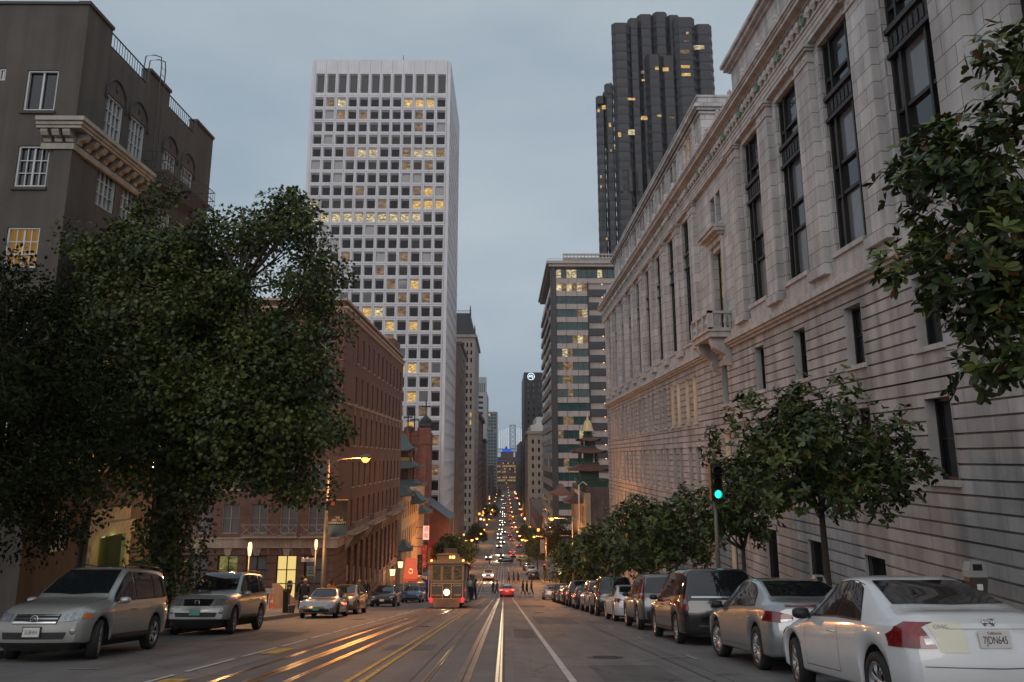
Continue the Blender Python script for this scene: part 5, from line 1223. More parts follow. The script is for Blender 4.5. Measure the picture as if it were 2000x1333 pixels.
STY['van'] = dict(L=5.15, W=2.0, top=[(-2.57, 1.0), (-2.56, 1.2), (-2.5, 1.55), (-2.36, 1.70), (-1.9, 1.74), (-.4, 1.76), (.4, 1.70), (1.35, 1.14), (1.5, 1.08), (2.2, .92), (2.45, .8), (2.57, .65)],
    belt=[(-2.57, 1.08), (-1.5, 1.06), (0, 1.0), (1.3, .95), (2.0, .85), (2.57, .65)], wr=.70, wheels=(-1.52, 1.56), r=.34, rear=[(.2, .1), (.5, 0), (.75, .0), (.95, .04), (1.1, .07), (1.7, .28)], front=[(.2, .10), (.4, 0), (.6, .0), (.75, .08), (1.0, .3)], gh=(-2.57, 1.35), sill=.26,
    side=[([(-2.3, 1.12), (-1.8, 1.11), (-1.22, 1.10)], [(-2.22, 1.52), (-1.8, 1.60), (-1.22, 1.62)]), ([(-1.14, 1.10), (-.6, 1.07), (-.10, 1.05)], [(-1.14, 1.62), (-.6, 1.64), (-.10, 1.64)]), ([(-.02, 1.05), (.6, 1.02), (1.2, 1.0)], [(-.02, 1.64), (.36, 1.58), (1.1, 1.1)])], door=(-.06, 1.1, -1.18))
STY['hatch'] = dict(L=4.45, W=1.80, top=[(-2.22, .95), (-2.2, 1.1), (-1.95, 1.28), (-1.2, 1.41), (-.3, 1.455), (.15, 1.43), (1.05, 1.0), (1.25, .96), (1.95, .84), (2.12, .74), (2.22, .6)],
    belt=[(-2.22, .98), (-1.5, .99), (0, .94), (1.0, .90), (1.7, .80), (2.22, .6)], wr=.58, wheels=(-1.30, 1.40), r=.32, rear=[(.2, .1), (.5, 0), (.75, .0), (.95, .06), (1.3, .25)], front=[(.2, .12), (.4, 0), (.55, .02), (.68, .10), (.9, .3)], gh=(-2.1, 1.05), sill=.24,
    side=[([(-1.6, 1.06), (-1.1, 1.03), (-.45, 1.01)], [(-1.45, 1.22), (-1.1, 1.31), (-.45, 1.375)]), ([(-.38, 1.0), (.3, .98), (.92, .96)], [(-.38, 1.38), (.05, 1.36), (.78, 1.03)])], door=(-.42, .85, -1.3))
STY['roadster'] = dict(L=4.12, W=1.75, top=[(-2.06, .85), (-1.95, .91), (-1.3, .96), (-1.1, .99), (-.75, 1.2), (-.45, 1.265), (-.1, 1.24), (.5, .87), (.7, .83), (1.5, .76), (1.9, .66), (2.06, .5)],
    belt=[(-2.06, .76), (-1.2, .84), (0, .80), (.8, .76), (1.5, .70), (2.06, .5)], wr=.56, wheels=(-1.18, 1.22), r=.31, rear=[(.2, .1), (.4, 0), (.55, .02), (.8, .10)], front=[(.15, .14), (.35, 0), (.5, .04), (.6, .14), (.8, .4)], gh=(-1.1, .5), sill=.20,
    side=[([(-.8, .89), (-.3, .88), (.40, .85)], [(-.62, 1.15), (-.3, 1.19), (.26, .93)])], door=(-.8, .38))
for k in STY: STY[k]['top'] = smooth_tab(STY[k]['top'], 2); STY[k]['belt'] = smooth_tab(STY[k]['belt'], 2)

def car_body(st, mt, root, soft=None):
    L_, W_ = st['L'], st['W']; r = st['r']; ra = r+.065
    ys = set(np.round(np.linspace(-L_/2, L_/2, int(L_/.055)), 4))
    for yw in st['wheels']:
        for t_ in np.linspace(-1, 1, 21): ys.add(round(yw+ra*sin(t_*pi/2), 4))
        ys.add(round(yw-ra-.004, 4)); ys.add(round(yw+ra+.004, 4))
    ys = sorted(ys)
    roofz = max(z for _, z in st['top']); V = []; NP = 14
    for y in ys:
        e = max(0, abs(y)-(L_/2-.95))/.95; Wm = W_/2*(1-.11*e**2.2)
        zt = ip(st['top'], y); zb = min(ip(st['belt'], y), zt-.015)
        bf = ip(st['belt'], 0)
        g = max(0., min(1., (zt-zb-.06)/(roofz-bf-.06))); ec = max(0, abs(y)-(L_/2-.14))/.14; Wm *= 1-.07*ec*ec
        arch = 0
        for yw in st['wheels']:
            d = abs(y-yw)
            if d <= ra: arch = r+sqrt(max(0, ra*ra-d*d))
        lo = max(st['sill'], arch); ee = max(0, abs(y)-(L_/2-.35))/.35
        lo = max(lo, st['sill']+.02*ee)
        wt = Wm*.90 if g < .02 else lerp(Wm*.90, st['wr'], g**.8)
        ze = lerp(zb+(zt-zb)*.55, zt-.055, min(1, g*2.5))
        P_ = [(0, .2), (Wm-.26, .2), (Wm-.26, max(.2, arch)), (Wm-.05, lo), (Wm-.012, lo+.035), (Wm, lerp(lo+.035, zb, .42)), (Wm*.995, lerp(lo+.035, zb, .72)), (Wm*.978, zb-.035), (Wm*.955, zb),
              (lerp(Wm*.955, wt, .5)+.012*g, lerp(zb, ze, .5)), (wt, ze), (wt*.88, lerp(ze, zt, .72)), (wt*.55, zt-.004), (0, zt)]
        wf = max(0, (y-(L_/2-.55))/.55); wb_ = max(0, (-y-(L_/2-.55))/.55)
        row = []
        for x, z in P_:
            yy = y
            if wf > 0: yy -= wf**1.5*(.17*(x/(W_*.445))**2*1.0+ip(st['front'], z))
            if wb_ > 0: yy += wb_**1.5*(.13*(x/(W_*.445))**2+ip(st['rear'], z))
            row.append((x, yy, z))
        V.append([(-p[0], p[1], p[2]) for p in row[:0:-1]]+row)      # right-bottom .. centre? mirrored full ring
    # ring order: left (index NP-1 .. 1) then centre bottom .. right top
    full = []
    for y_i, ring in enumerate(V):
        left = ring[:NP-1]; right = ring[NP-1:]                    # left: top-centre side first
        full.append(right+left[1:])                                 # right side going up, then left side going down
    vs = [p for rg in full for p in rg]; n_ = len(full[0]); fs = []; ms = []
    for i in range(len(full)-1):
        for j in range(n_):
            k = (j+1) % n_
            fs.append((i*n_+j, (i+1)*n_+j, (i+1)*n_+k, i*n_+k))
            side = j if j < NP-1 else n_-1-j
            ms.append(1 if side < 3 else 0)
    # end caps, gridded so that they bulge
    for end, rg in ((0, full[0]), (len(full)-1, full[-1])):
        sg = -1 if end == 0 else 1; y_end = ys[end]; base = len(vs); K = 8
        rows = []
        for j in range(NP):
            pr = rg[j]; xw = pr[0]; row = []
            e = 1.0; Wm = W_/2*(1-.11)
            for q in range(K+1):
                x = -xw+2*xw*q/K; tabl = st['front'] if sg > 0 else st['rear']; kk = .17 if sg > 0 else .13
                yy = y_end-sg*(kk*(x/Wm)**2+ip(tabl, pr[2])); row.append((x, yy, pr[2] if j < NP-4 else lerp(pr[2], ip(st['top'], y_end), (1-abs(x)/max(xw, .01))*.0)))
            rows.append(row)
        for row in rows: vs.extend(row)
        for j in range(NP-1):
            for q in range(K):
                a = base+j*(K+1)+q; fs.append((a, a+1, a+K+2, a+K+1)); ms.append(1 if j < 3 else 0)
    mb = MB(); mb.v = vs; mb.f = fs; mb.m = ms
    o = mb.build('body', [mt, M['under']], root, True)
    bv = BVHTree.FromPolygons([Vector(v) for v in vs], fs)
    return o, bv
DIRS = {'L': Vector((1, 0, 0)), 'R': Vector((-1, 0, 0)), 'B': Vector((0, 1, 0)), 'F': Vector((0, -1, 0)), 'T': Vector((0, 0, -1))}
def decal(bv, ax, lines, off=.006, sub=4, mb=None, m=0, thick=0):
    """lattice of 2-D lines laid onto the body: sides (y,z), ends (x,z), top (x,y)"""
    mb = mb or MB(); D = DIRS[ax]
    def dens(l):
        o = []
        for a, b in zip(l, l[1:]):
            for t_ in range(sub): o.append((lerp(a[0], b[0], t_/sub), lerp(a[1], b[1], t_/sub)))
        o.append(l[-1]); return o
    LL = [dens(l) for l in lines]; rows = []
    for a, b in zip(LL, LL[1:]):
        for t_ in range(sub): rows.append([(lerp(p[0], q[0], t_/sub), lerp(p[1], q[1], t_/sub)) for p, q in zip(a, b)])
    rows.append(LL[-1]); P_ = []
    for rw_ in rows:
        out = []
        for p in rw_:
            o = {'L': Vector((-3, p[0], p[1])), 'R': Vector((3, p[0], p[1])), 'B': Vector((p[0], -5, p[1])), 'F': Vector((p[0], 5, p[1])), 'T': Vector((p[0], p[1], 4))}[ax]
            h, nn, _, _ = bv.ray_cast(o, D)
            if h is None or (ax in 'BF' and abs(nn.y) < .06):
                for t_ in range(14):
                    if ax in 'BF': o.x *= .975
                    elif ax == 'T': o.x *= .985
                    else: break
                    h, nn, _, _ = bv.ray_cast(o, D)
                    if h is not None and (ax == 'T' or abs(nn.y) >= .06): break
            if h is None:
                q = {'L': Vector((-.9, p[0], p[1])), 'R': Vector((.9, p[0], p[1])), 'B': Vector((p[0], -2.2, p[1])), 'F': Vector((p[0], 2.2, p[1])), 'T': Vector((p[0], p[1], 1))}[ax]
                h, nn, _, _ = bv.find_nearest(q)
            if nn.dot(D) > 0: nn = -nn
            out.append(h+nn*off)
        P_.append(out)
    n0 = len(mb.v); w_ = len(P_[0])
    for rw_ in P_: mb.v.extend([tuple(p) for p in rw_])
    for i in range(len(P_)-1):
        for j in range(w_-1):
            a = n0+i*w_+j; mb.f.append((a, a+1, a+w_+1, a+w_)); mb.m.append(m)
    return mb
def rect(x0, x1, z0, z1): return [[(x0, z0), (x1, z0)], [(x0, z1), (x1, z1)]]
def mir(lines): return [[(-p[0], p[1]) for p in l] for l in lines]
_wheel = {}
def wheel(root, x, y, r, spokes=5, steer=0, name='wheel'):
    key = (round(r, 3), spokes)
    sgn = -1 if x < 0 else 1
    wo_ = bpy.data.objects.new(name, None); COL.objects.link(wo_); wo_.parent = root; wo_.location = (x, y, r); wo_.empty_display_size = .1
    if key not in _wheel:
        t = MB(); w2 = .105
        t.lathe([(r*.66, -w2*.8), (r*.70, -w2), (r*.90, -w2), (r*.975, -w2*.8), (r, -w2*.45), (r, w2*.45), (r*.975, w2*.8), (r*.90, w2), (r*.70, w2), (r*.66, w2*.8)], (0, 0, 0), 32, 0, 'x')
        rm = MB(); rm.lathe([(0, w2*.15), (r*.5, w2*.1), (r*.62, w2*.2), (r*.66, w2*.6), (r*.68, w2*.92), (r*.64, w2*.95), (r*.60, w2*.5)], (0, 0, 0), 32, 0, 'x', [1, 1, 1, 0, 0, 0])
        rm.lathe([(0, w2*.82), (r*.10, w2*.8), (r*.15, w2*.6), (r*.15, w2*.1)], (0, 0, 0), 12, 0, 'x')
        for i in range(spokes):
            a = 2*pi*i/spokes
            for da in (-.13, .13):
                c0, s0, c1, s1 = cos(a+da*.6), sin(a+da*.6), cos(a+da), sin(a+da)
                rm.tube([(w2*.55, r*.1*c0, r*.1*s0), (w2*.78, r*.4*c1, r*.4*s1), (w2*.72, r*.64*cos(a+da*1.2), r*.64*sin(a+da*1.2))], [r*.05, r*.045, r*.05], 5)
        _wheel[key] = (t, rm)
    t, rm = _wheel[key]
    if ('m', key) not in _wheel:
        a = t.build('tyre', M['rubber'], wo_, True); b_ = rm.build('rim', [M['alloy'], M['trim']], wo_, True)
        # built in wheel space
        off = Vector((0, 0, 0)); q = wo_
        while q is not None: off += q.location; q = q.parent
        for o in (a, b_):
            for v in o.data.vertices: v.co += off
        _wheel[('m', key)] = (a.data, b_.data)
    else:
        for nm, me in zip(('tyre', 'rim'), _wheel[('m', key)]):
            o = bpy.data.objects.new(nm, me); COL.objects.link(o); o.parent = wo_
    wo_.rotation_euler = (0, 0, (pi if sgn < 0 else 0)+steer)
    return wo_
def text_mesh(txt, size, font_mat, parent, M4, name='lettering', ext=.002, space=1.0):
    cu = bpy.data.curves.new(name, 'FONT'); cu.body = txt; cu.size = size; cu.align_x = 'CENTER'; cu.align_y = 'CENTER'; cu.extrude = ext; cu.space_character = space
    to = bpy.data.objects.new(name, cu); COL.objects.link(to)
    dg = bpy.context.evaluated_depsgraph_get(); me = bpy.data.meshes.new_from_object(to.evaluated_get(dg))
    bpy.data.objects.remove(to); me.materials.clear(); me.materials.append(font_mat)
    o = bpy.data.objects.new(name, me); COL.objects.link(o)
    if parent: o.parent = parent
    o.matrix_local = M4
    return o
def place(o, x, y, face=1, dz=0, turn=0, scale=1):
    """stand a vehicle on the sloping street; face 1 = away from the camera, -1 = towards it"""
    a = atan(slope(y)); Mx = Matrix.Rotation(a, 4, 'X') @ Matrix.Rotation((0 if face > 0 else pi)+turn, 4, 'Z')
    o.location = (x, y, rz(y)+dz); o.rotation_euler = Mx.to_euler(); o.scale = (scale,)*3

def make_car(name, label, cat, style, pm, group=None, rear=None, frontk=None, rails=False, spokes=5, plate='white', tail_lit=False, head_lit=False, two_tone=None, steer=(0, 0), detail=2, roofmat=None):
    st = STY[style]; L_, W_ = st['L'], st['W']; root = thing(name, label, cat, (0, 0, 0), group)
    body, bv = car_body(st, pm, root); y0, y1 = -L_/2, L_/2
    ghr, ghf = st['gh']; top = st['top']; roofz = max(z for _, z in top)
    boxy = style in ('suv', 'boxsuv', 'van', 'hatch')
    wr = st['wr']
    # windscreen
    yr = max(y for y, z in top if z > roofz-.05)
    g = decal(bv, 'T', [[(-wr*1.06, ghf-.08), (0, ghf+.0), (wr*1.06, ghf-.08)], [(-wr*.86, yr+.04), (0, yr+.07), (wr*.86, yr+.04)]], .016, 4); g.build('windscreen', M['carglass'], root, True)
    # side glass: black surround, then panes
    for s in 'LR':
        su = MB()
        for lo, hi in st['side']:
            cy = sum(p[0] for p in lo+hi)/6; cz = (lo[1][1]+hi[1][1])/2
            decal(bv, s, [[(cy+(p[0]-cy)*1.06, p[1]-.022) for p in lo], [(cy+(p[0]-cy)*1.06, p[1]+.022) for p in hi]], .004, 4, su)
        su.build('window_surround', M['trim'], root, True)
        for lo, hi in st['side']:
            decal(bv, s, [lo, hi], .009, 4).build('side_window', M['carglass'], root, True)
    # rear glass
    ywr = min(y for y, z in top if z > roofz-.09)
    if boxy:
        zr0, zr1 = {'suv': (1.12, 1.58), 'boxsuv': (1.2, 1.66), 'van': (1.14, 1.62), 'hatch': (1.06, 1.30)}[style]
        decal(bv, 'B', [[(-wr*1.16, zr0), (0, zr0-.02), (wr*1.16, zr0)], [(-wr*.93, zr1), (0, zr1+.02), (wr*.93, zr1)]], .008, 4).build('rear_window', M['carglass'], root, True)
    else:
        decal(bv, 'T', [[(-wr*1.06, ghr+.10), (0, ghr+.02), (wr*1.06, ghr+.10)], [(-wr*.88, ywr-.02), (0, ywr-.06), (wr*.88, ywr-.02)]], .008, 5).build('rear_window', M['carglass'], root, True)
    # seams: doors, boot lid, bonnet
    if detail > 1:
        sm = MB(); zs_ = ip(st['belt'], 0); sl = st['sill']
        for s in 'LR':
            for yd in st['door']:
                decal(bv, s, [[(yd, sl+.10), (yd+.006, sl+.10)], [(yd-.02, zs_-.02), (yd-.014, zs_-.02)]], .003, 6, sm)
            decal(bv, s, [[(min(st['door']), sl+.10), (max(st['door']), sl+.10)], [(min(st['door']), sl+.107), (max(st['door']), sl+.107)]], .003, 8, sm)
        zb_ = ip(st['belt'], y0+.1)
        decal(bv, 'B', [[(-W_*.40, .53), (0, .52), (W_*.40, .53)], [(-W_*.40, .538), (0, .528), (W_*.40, .538)]], .003, 5, sm)
        yh = ghf+.02
        decal(bv, 'T', [[(-W_*.40, yh), (-W_*.395, yh)], [(-W_*.34, y1-.3), (-W_*.335, y1-.3)]], .003, 8, sm); decal(bv, 'T', [[(W_*.40, yh), (W_*.395, yh)], [(W_*.34, y1-.3), (W_*.335, y1-.3)]], .003, 8, sm)
        sm.build('panel_seams', M['trim'], root)
        h_ = MB()
        for sg in (-1, 1):
            for yd in st['door'][:1]+st['door'][2:]:
                hh = bv.ray_cast(Vector((sg*3, yd+.13, zs_-.12)), Vector((-sg, 0, 0)))[0]
                if hh is None: continue
                x = hh.x; h_.tube([(x+sg*.0, yd+.04, zs_-.12), (x+sg*.03, yd+.07, zs_-.115), (x+sg*.03, yd+.21, zs_-.11), (x+sg*.0, yd+.24, zs_-.11)], .013, 6)
        h_.build('door_handles', pm, root, True)
        # lower bumpers / sills in dark trim for SUVs
        if style in ('suv', 'boxsuv', 'van'):
            t = MB()
            for s in 'LR': decal(bv, s, [[(st['wheels'][0]+st['r']+.09, sl+.005), (st['wheels'][1]-st['r']-.09, sl+.005)], [(st['wheels'][0]+st['r']+.09, sl+.10), (st['wheels'][1]-st['r']-.09, sl+.10)]], .008, 6, t)
            decal(bv, 'B', [[(-W_*.42, sl+.0), (0, sl), (W_*.42, sl+.0)], [(-W_*.43, sl+.26), (0, sl+.24), (W_*.43, sl+.26)]], .010, 5, t)
            t.build('lower_trim', M['trim'], root, True)
    # mirrors
    for sg in (-1, 1):
        ym = ghf-.28; zm = ip(st['belt'], ym)+.085
        m_ = MB(); xm = W_/2*.94
        m_.lathe([(0, -.11), (.05, -.105), (.078, -.06), (.082, .03), (.07, .085), (0, .1)], (0, 0, 0), 14, 0, 'x')
        m_.v = [(sg*(xm+.10)+v[0], ym+v[1]*1.0, zm+v[2]*.85) for v in m_.v]
        m_.tube([(sg*(xm-.06), ym+.05, zm-.06), (sg*(xm+.05), ym, zm-.02)], .025, 6)
        m_.build('wing_mirror', pm if (two_tone is None) else M['trim'], root, True)
    # lamps, grille, plates
    rk = rear or 'sedan'; tl = M['taillit'] if tail_lit else M['tail']
    def tails(lines, back=None, back_m=None):
        for sg in (0, 1):
            l = lines if sg else mir(lines)
            o = decal(bv, 'B', l, .012, 4).build('tail_light', tl, root, True)
            if back:
                for bl, bm in back: decal(bv, 'B', bl if sg else mir(bl), .017, 2).build('reversing_lens', bm, o, True)
    W2 = W_/2
    if rk == 'coupe': 
        tails([[(W2*.62, .70), (W2*.82, .695), (W2*.975, .70)], [(W2*.69, .80), (W2*.84, .81), (W2*.97, .81)], [(W2*.76, .93), (W2*.84, .93), (W2*.93, .88)]], [([[(W2*.65, .735), (W2*.74, .73)], [(W2*.68, .785), (W2*.75, .785)]], M['lens'])])
        for s, sg in (('L', -1), ('R', 1)): decal(bv, s, [[(y0+.20, .70), (y0+.40, .70)], [(y0+.18, .93), (y0+.24, .93)]], .010, 3).build('tail_light', tl, root, True)
    elif rk == 'sedan': tails([[(W2*.58, .80), (W2*.8, .76), (W2*.98, .78)], [(W2*.56, .87), (W2*.8, .92), (W2*.94, .93)]], [([[(W2*.6, .79), (W2*.78, .765)], [(W2*.59, .82), (W2*.78, .81)]], M['lens'])])
    elif rk == 'van': tails([[(W2*.80, .78), (W2*.98, .80)], [(W2*.83, 1.12), (W2*.97, 1.11)]], [([[(W2*.83, .92), (W2*.94, .92)], [(W2*.84, 1.03), (W2*.94, 1.03)]], M['lens'])])
    elif rk == 'tall': tails([[(W2*.78, .92), (W2*.96, .93)], [(W2*.80, 1.12), (W2*.95, 1.12)], [(W2*.76, 1.32), (W2*.84, 1.32)], [(W2*.72, 1.60), (W2*.77, 1.60)]], [([[(W2*.80, 1.03), (W2*.94, 1.03)], [(W2*.81, 1.12), (W2*.94, 1.12)]], M['lens'])])
    else: tails([[(W2*.66, .88), (W2*.97, .90)], [(W2*.70, 1.04), (W2*.95, 1.03)]], [([[(W2*.7, .90), (W2*.82, .90)], [(W2*.72, .94), (W2*.82, .94)]], M['lens'])])
    pz = {'coupe': .785, 'sedan': .80, 'suv': .70, 'boxsuv': .72, 'van': .93, 'hatch': .72, 'roadster': .5}[style]
    if rk == 'tall': pz = .62
    rec = decal(bv, 'B', [[(-.30, pz-.10), (.30, pz-.10)], [(-.32, pz+.10), (.32, pz+.10)]], .004, 2); 
    if style in ('van',): rec.build('plate_recess', M['trim'], root)
    h, nn, _, _ = bv.ray_cast(Vector((0, -5, pz)), Vector((0, 1, 0)))
    yp = h.y-.022
    p = MB(); p.box(-.155, .155, yp, yp+.014, pz-.078, pz+.078); po = p.build('number_plate', M['plate'] if plate != 'green' else M['plateg'], root)
    if detail > 1 and plate != 'none':
        lets = {'coupe': '7JDN645'}.get(style, '7RDX218' if style == 'sedan' else '6WKA903')
        tx = text_mesh(lets, .098, M['ink'], po, Matrix.Translation((0, yp-.002, pz-.012)) @ Matrix.Rotation(R(90), 4, 'X') @ Matrix.Diagonal((.66, 1, 1, 1)), 'plate_number', .001)
        text_mesh('California', .036, M['tail'], po, Matrix.Translation((0, yp-.002, pz+.054)) @ Matrix.Rotation(R(90), 4, 'X'), 'plate_state', .001)
    # nose
    zf = ip(st['belt'], y1-.2)
    hl = M['headlit'] if head_lit else M['lens']
    if frontk == 'roadster': HL = [[(W2*.52, .50), (W2*.93, .57)], [(W2*.60, .59), (W2*.86, .66)]]; GR = rect(-.40, .40, .27, .42)
    elif frontk == 'box': HL = [[(W2*.54, .82), (W2*.97, .84)], [(W2*.54, .98), (W2*.92, 1.0)]]; GR = [[(-.38, .80), (.38, .80)], [(-.44, .98), (.44, .98)]]
    elif frontk == 'suv': HL = [[(W2*.52, .69), (W2*.98, .74)], [(W2*.54, .84), (W2*.94, .88)]]; GR = [[(-.42, .66), (.42, .66)], [(-.42, .83), (.42, .83)]]
    else: HL = [[(W2*.55, .58), (W2*.97, .64)], [(W2*.60, .68), (W2*.93, .74)]]; GR = [[(-.40, .50), (.40, .50)], [(-.52, .64), (.52, .64)]]
    for sg in (0, 1):
        l = HL if sg else mir(HL)
        o = decal(bv, 'F', l, .012, 4).build('headlight', hl, root, True)
        if not head_lit and detail > 1:
            a = [[(lerp(l[0][0][0], l[0][1][0], .72), lerp(l[0][0][1], l[0][1][1], .72)+.02), (lerp(l[0][0][0], l[0][1][0], .96), l[0][1][1]+.015)], [(lerp(l[1][0][0], l[1][1][0], .75), l[1][1][1]-.04), (lerp(l[1][0][0], l[1][1][0], .96), l[1][1][1]-.03)]]
            decal(bv, 'F', a, .016, 2).build('turn_lens', M['amber'], o, True)
    decal(bv, 'F', GR, .008, 4).build('grille', M['trim'], root, True)
    if detail > 1:
        gb = MB()
        if frontk in ('suv', 'box'):
            for t_ in (.15, .5, .85):
                z = lerp(GR[0][0][1], GR[1][0][1], t_); x = abs(lerp(GR[0][0][0], GR[1][0][0], t_)); decal(bv, 'F', rect(-x*.96, x*.96, z-.013, z+.013), .02, 4, gb)
            h, nn, _, _ = bv.ray_cast(Vector((0, 5, (GR[0][0][1]+GR[1][0][1])/2)), Vector((0, -1, 0)))
            gb.lathe([(.075, 0), (.075, .012), (.062, .012), (.062, 0)], (0, h.y+.03, h.z), 20, 0, 'y'); gb.lathe([(.03, .0), (.042, .012), (.03, .02)], (0, h.y+.03, h.z), 14, 0, 'y')
            gb.build('grille_bars', M['chrome'], root, True)
        lw = MB(); decal(bv, 'F', [[(-W2*.62, st['sill']+.08), (W2*.62, st['sill']+.08)], [(-W2*.66, st['sill']+.20), (W2*.66, st['sill']+.20)]], .008, 4, lw); lw.build('lower_grille', M['trim'], root, True)
        fg = MB()
        for sg in (-1, 1):
            h, nn, _, _ = bv.ray_cast(Vector((sg*W2*.76, 5, st['sill']+.22)), Vector((0, -1, 0)))
            if h: fg.lathe([(0, .03), (.05, .02), (.065, 0)], (h.x, h.y, h.z), 14, 0, 'y')
        fg.build('fog_lights', M['lens'], root, True)
        h, nn, _, _ = bv.ray_cast(Vector((0, 5, st['sill']+.20)), Vector((0, -1, 0)))
        if plate != 'none':
            p = MB(); p.box(-.155, .155, h.y+.008, h.y+.03, h.z-.07, h.z+.08); p.build('front_plate', M['plateg'] if plate == 'green' else M['plate'], root)
    if rails:
        q = MB()
        for sg in (-1, 1):
            yy = np.linspace(ywr+.15, yr-.1, 8)
            q.tube([(sg*wr*.86, yy[0], ip(top, yy[0])-.02)]+[(sg*wr*.86, y, ip(top, y)+.05) for y in yy]+[(sg*wr*.86, yy[-1], ip(top, yy[-1])-.02)], .017, 6)
        q.build('roof_rails', M['trim'], root, True)
    for i, yw in enumerate(st['wheels']):
        for sg in (-1, 1): wheel(root, sg*(W2-.125), yw, st['r'], spokes, steer[i])
    return root, bv

# ---- parked cars, right kerb (tails towards the camera)
P_ = dict(white=paint('white_car_paint', (.60, .60, .60)), silver=paint('silver_car_paint', (.30, .31, .32), .3, .55), black=paint('black_car_paint', (.009, .009, .010), .2),
          grey=paint('grey_car_paint', (.14, .145, .155), .3, .5), navy=paint('navy_car_paint', (.015, .02, .04), .22), darkred=paint('dark_red_car_paint', (.09, .02, .018), .25), gold=paint('gold_car_paint', (.22, .16, .09), .3, .5),
          blue=paint('blue_car_paint', (.02, .09, .19), .25, .2), champagne=paint('champagne_car_paint', (.36, .355, .33), .32, .45), pink=paint('pale_red_car_paint', (.40, .10, .09), .25), taxi=paint('yellow_car_paint', (.5, .36, .12), .3))
PR = 'cars parked along the right kerb'; PL = 'cars parked along the left kerb'; TR = 'cars driving in the street'
o, bv = make_car('parked_coupe', 'white two-door coupe nearest the camera with plate 7JDN645', 'car', 'coupe', P_['white'], PR, 'coupe', steer=(0, -.12), spokes=7, two_tone=1)
body = o.children[0]
q = MB()       # chrome H emblem in its rounded frame, boot handle bar, model script, beige highlight patch painted on the boot lid
h = bv.ray_cast(Vector((0, -5, .93)), Vector((0, 1, 0)))[0]; ye = h.y-.012
for sg in (-1, 1): q.tube([(sg*.045, ye, .895), (sg*.055, ye-.0, .965)], .008, 6); q.tube([(sg*.028, ye, .902), (sg*.034, ye, .96)], .006, 6)
q.tube([(-.055, ye, .965), (.055, ye, .965)], .006, 6); q.tube([(-.045, ye, .895), (.045, ye, .895)], .006, 6); q.tube([(-.03, ye, .93), (.03, ye, .93)], .006, 6)
q.build('emblem', M['chrome'], o, True)
q = MB(); decal(bv, 'B', rect(-.40, .40, .872, .892), .016, 5, q); q.build('boot_handle_bar', P_['white'], o, True)
text_mesh('CIVIC', .055, M['chrome'], o, Matrix.Translation((-.47, bv.ray_cast(Vector((-.47, -5, .895)), Vector((0, 1, 0)))[0].y-.014, .895)) @ Matrix.Rotation(R(-12), 4, 'Z') @ Matrix.Rotation(R(90), 4, 'X'), 'model_script', .002)
q = decal(bv, 'B', [[(-.52, .66), (-.27, .66)], [(-.55, .80), (-.27, .80)], [(-.60, .93), (-.27, .945)]], .005, 4); q.build('painted_highlight', mat('cream_highlight_paint', (.62, .58, .44), .3, var=.03, coat=1), o, True)  # pale patch stands for a highlight, put into the paint colour
place(o, 4.96, 10.95, 1, scale=1.03)
o, bv = make_car('parked_sedan', 'silver four-door sedan parked between the white coupe and the black minivan', 'car', 'sedan', P_['silver'], PR, 'sedan', spokes=9, steer=(0, .15), two_tone=1)
q = MB(); decal(bv, 'B', rect(-.62, .62, 1.0, 1.025), .012, 5, q); q.build('third_brake_light', M['tail'], o, True)
place(o, 5.2, 16.25)
o, bv = make_car('parked_minivan', 'black minivan with a wide chrome strip across its tailgate', 'minivan', 'van', P_['black'], PR, 'van', rails=False, spokes=8, two_tone=1)
q = MB(); decal(bv, 'B', rect(-.72, .72, 1.05, 1.085), .02, 5, q); decal(bv, 'B', rect(-.60, .60, .43, .455), .02, 5, q); q.build('chrome_strips', M['chrome'], o, True)
place(o, 5.22, 23.1, turn=0)
o, bv = make_car('parked_suv', 'grey compact SUV with tall vertical red tail lights behind the black minivan', 'suv', 'suv', P_['grey'], PR, 'tall', spokes=6, two_tone=1); place(o, 5.25, 29.9); suv_tall = o
sed2, _ = make_car('parked_sedan', 'white-silver sedan parked between the grey SUV and a black SUV', 'car', 'sedan', P_['white'], PR, 'sedan', spokes=5); place(sed2, 5.3, 36.7, scale=.95)
bsuv, _ = make_car('parked_suv', 'black SUV sixth along the right kerb with a dark rear window', 'suv', 'boxsuv', P_['black'], PR, 'suv', spokes=5); place(bsuv, 5.3, 43.2)
def dupe(src, label, x, y, face=1, scale=1, mt=None, group=PR, name=None, skip=('panel_seams', 'door_handles', 'number_plate', 'front_plate'), kind=None):
    c = copy_tree(src, None, skip); c['label'] = label; c['group'] = group
    if name: c.name = name
    if kind: c['category'] = kind
    place(c, x, y, face, scale=scale)
    if mt is not None:
        for ch in c.children:
            if ch.name.split('.')[0] in ('body', 'wing_mirror'):
                ch.data = ch.data.copy(); ch.data.materials[0] = mt
    return c
hat, _ = make_car('parked_hatchback', 'black hatchback with a V-shaped grille parked facing the camera on the left', 'car', 'hatch', P_['black'], PL, 'suv', spokes=5, plate='white'); place(hat, -8.6, 63.5, -1)
dupe(suv_tall, 'silver-grey SUV seventh along the right kerb', 5.35, 49.6, 1, .97, P_['silver'])
dupe(hat, 'dark hatchback eighth along the right kerb', 5.35, 55.9, 1, 1, P_['navy'])
dupe(bsuv, 'dark blue SUV ninth along the right kerb, its windscreen catching the sky', 5.4, 62.2, 1, .98, P_['navy'])
dupe(hat, 'dark red hatchback tenth along the right kerb', 5.4, 68.7, 1, 1, P_['darkred'])
dupe(sed2, 'grey sedan eleventh along the right kerb', 5.4, 75, 1, .95, P_['grey'])
dupe(suv_tall, 'dark SUV twelfth along the right kerb', 5.4, 81.4, 1, .95, P_['black'])
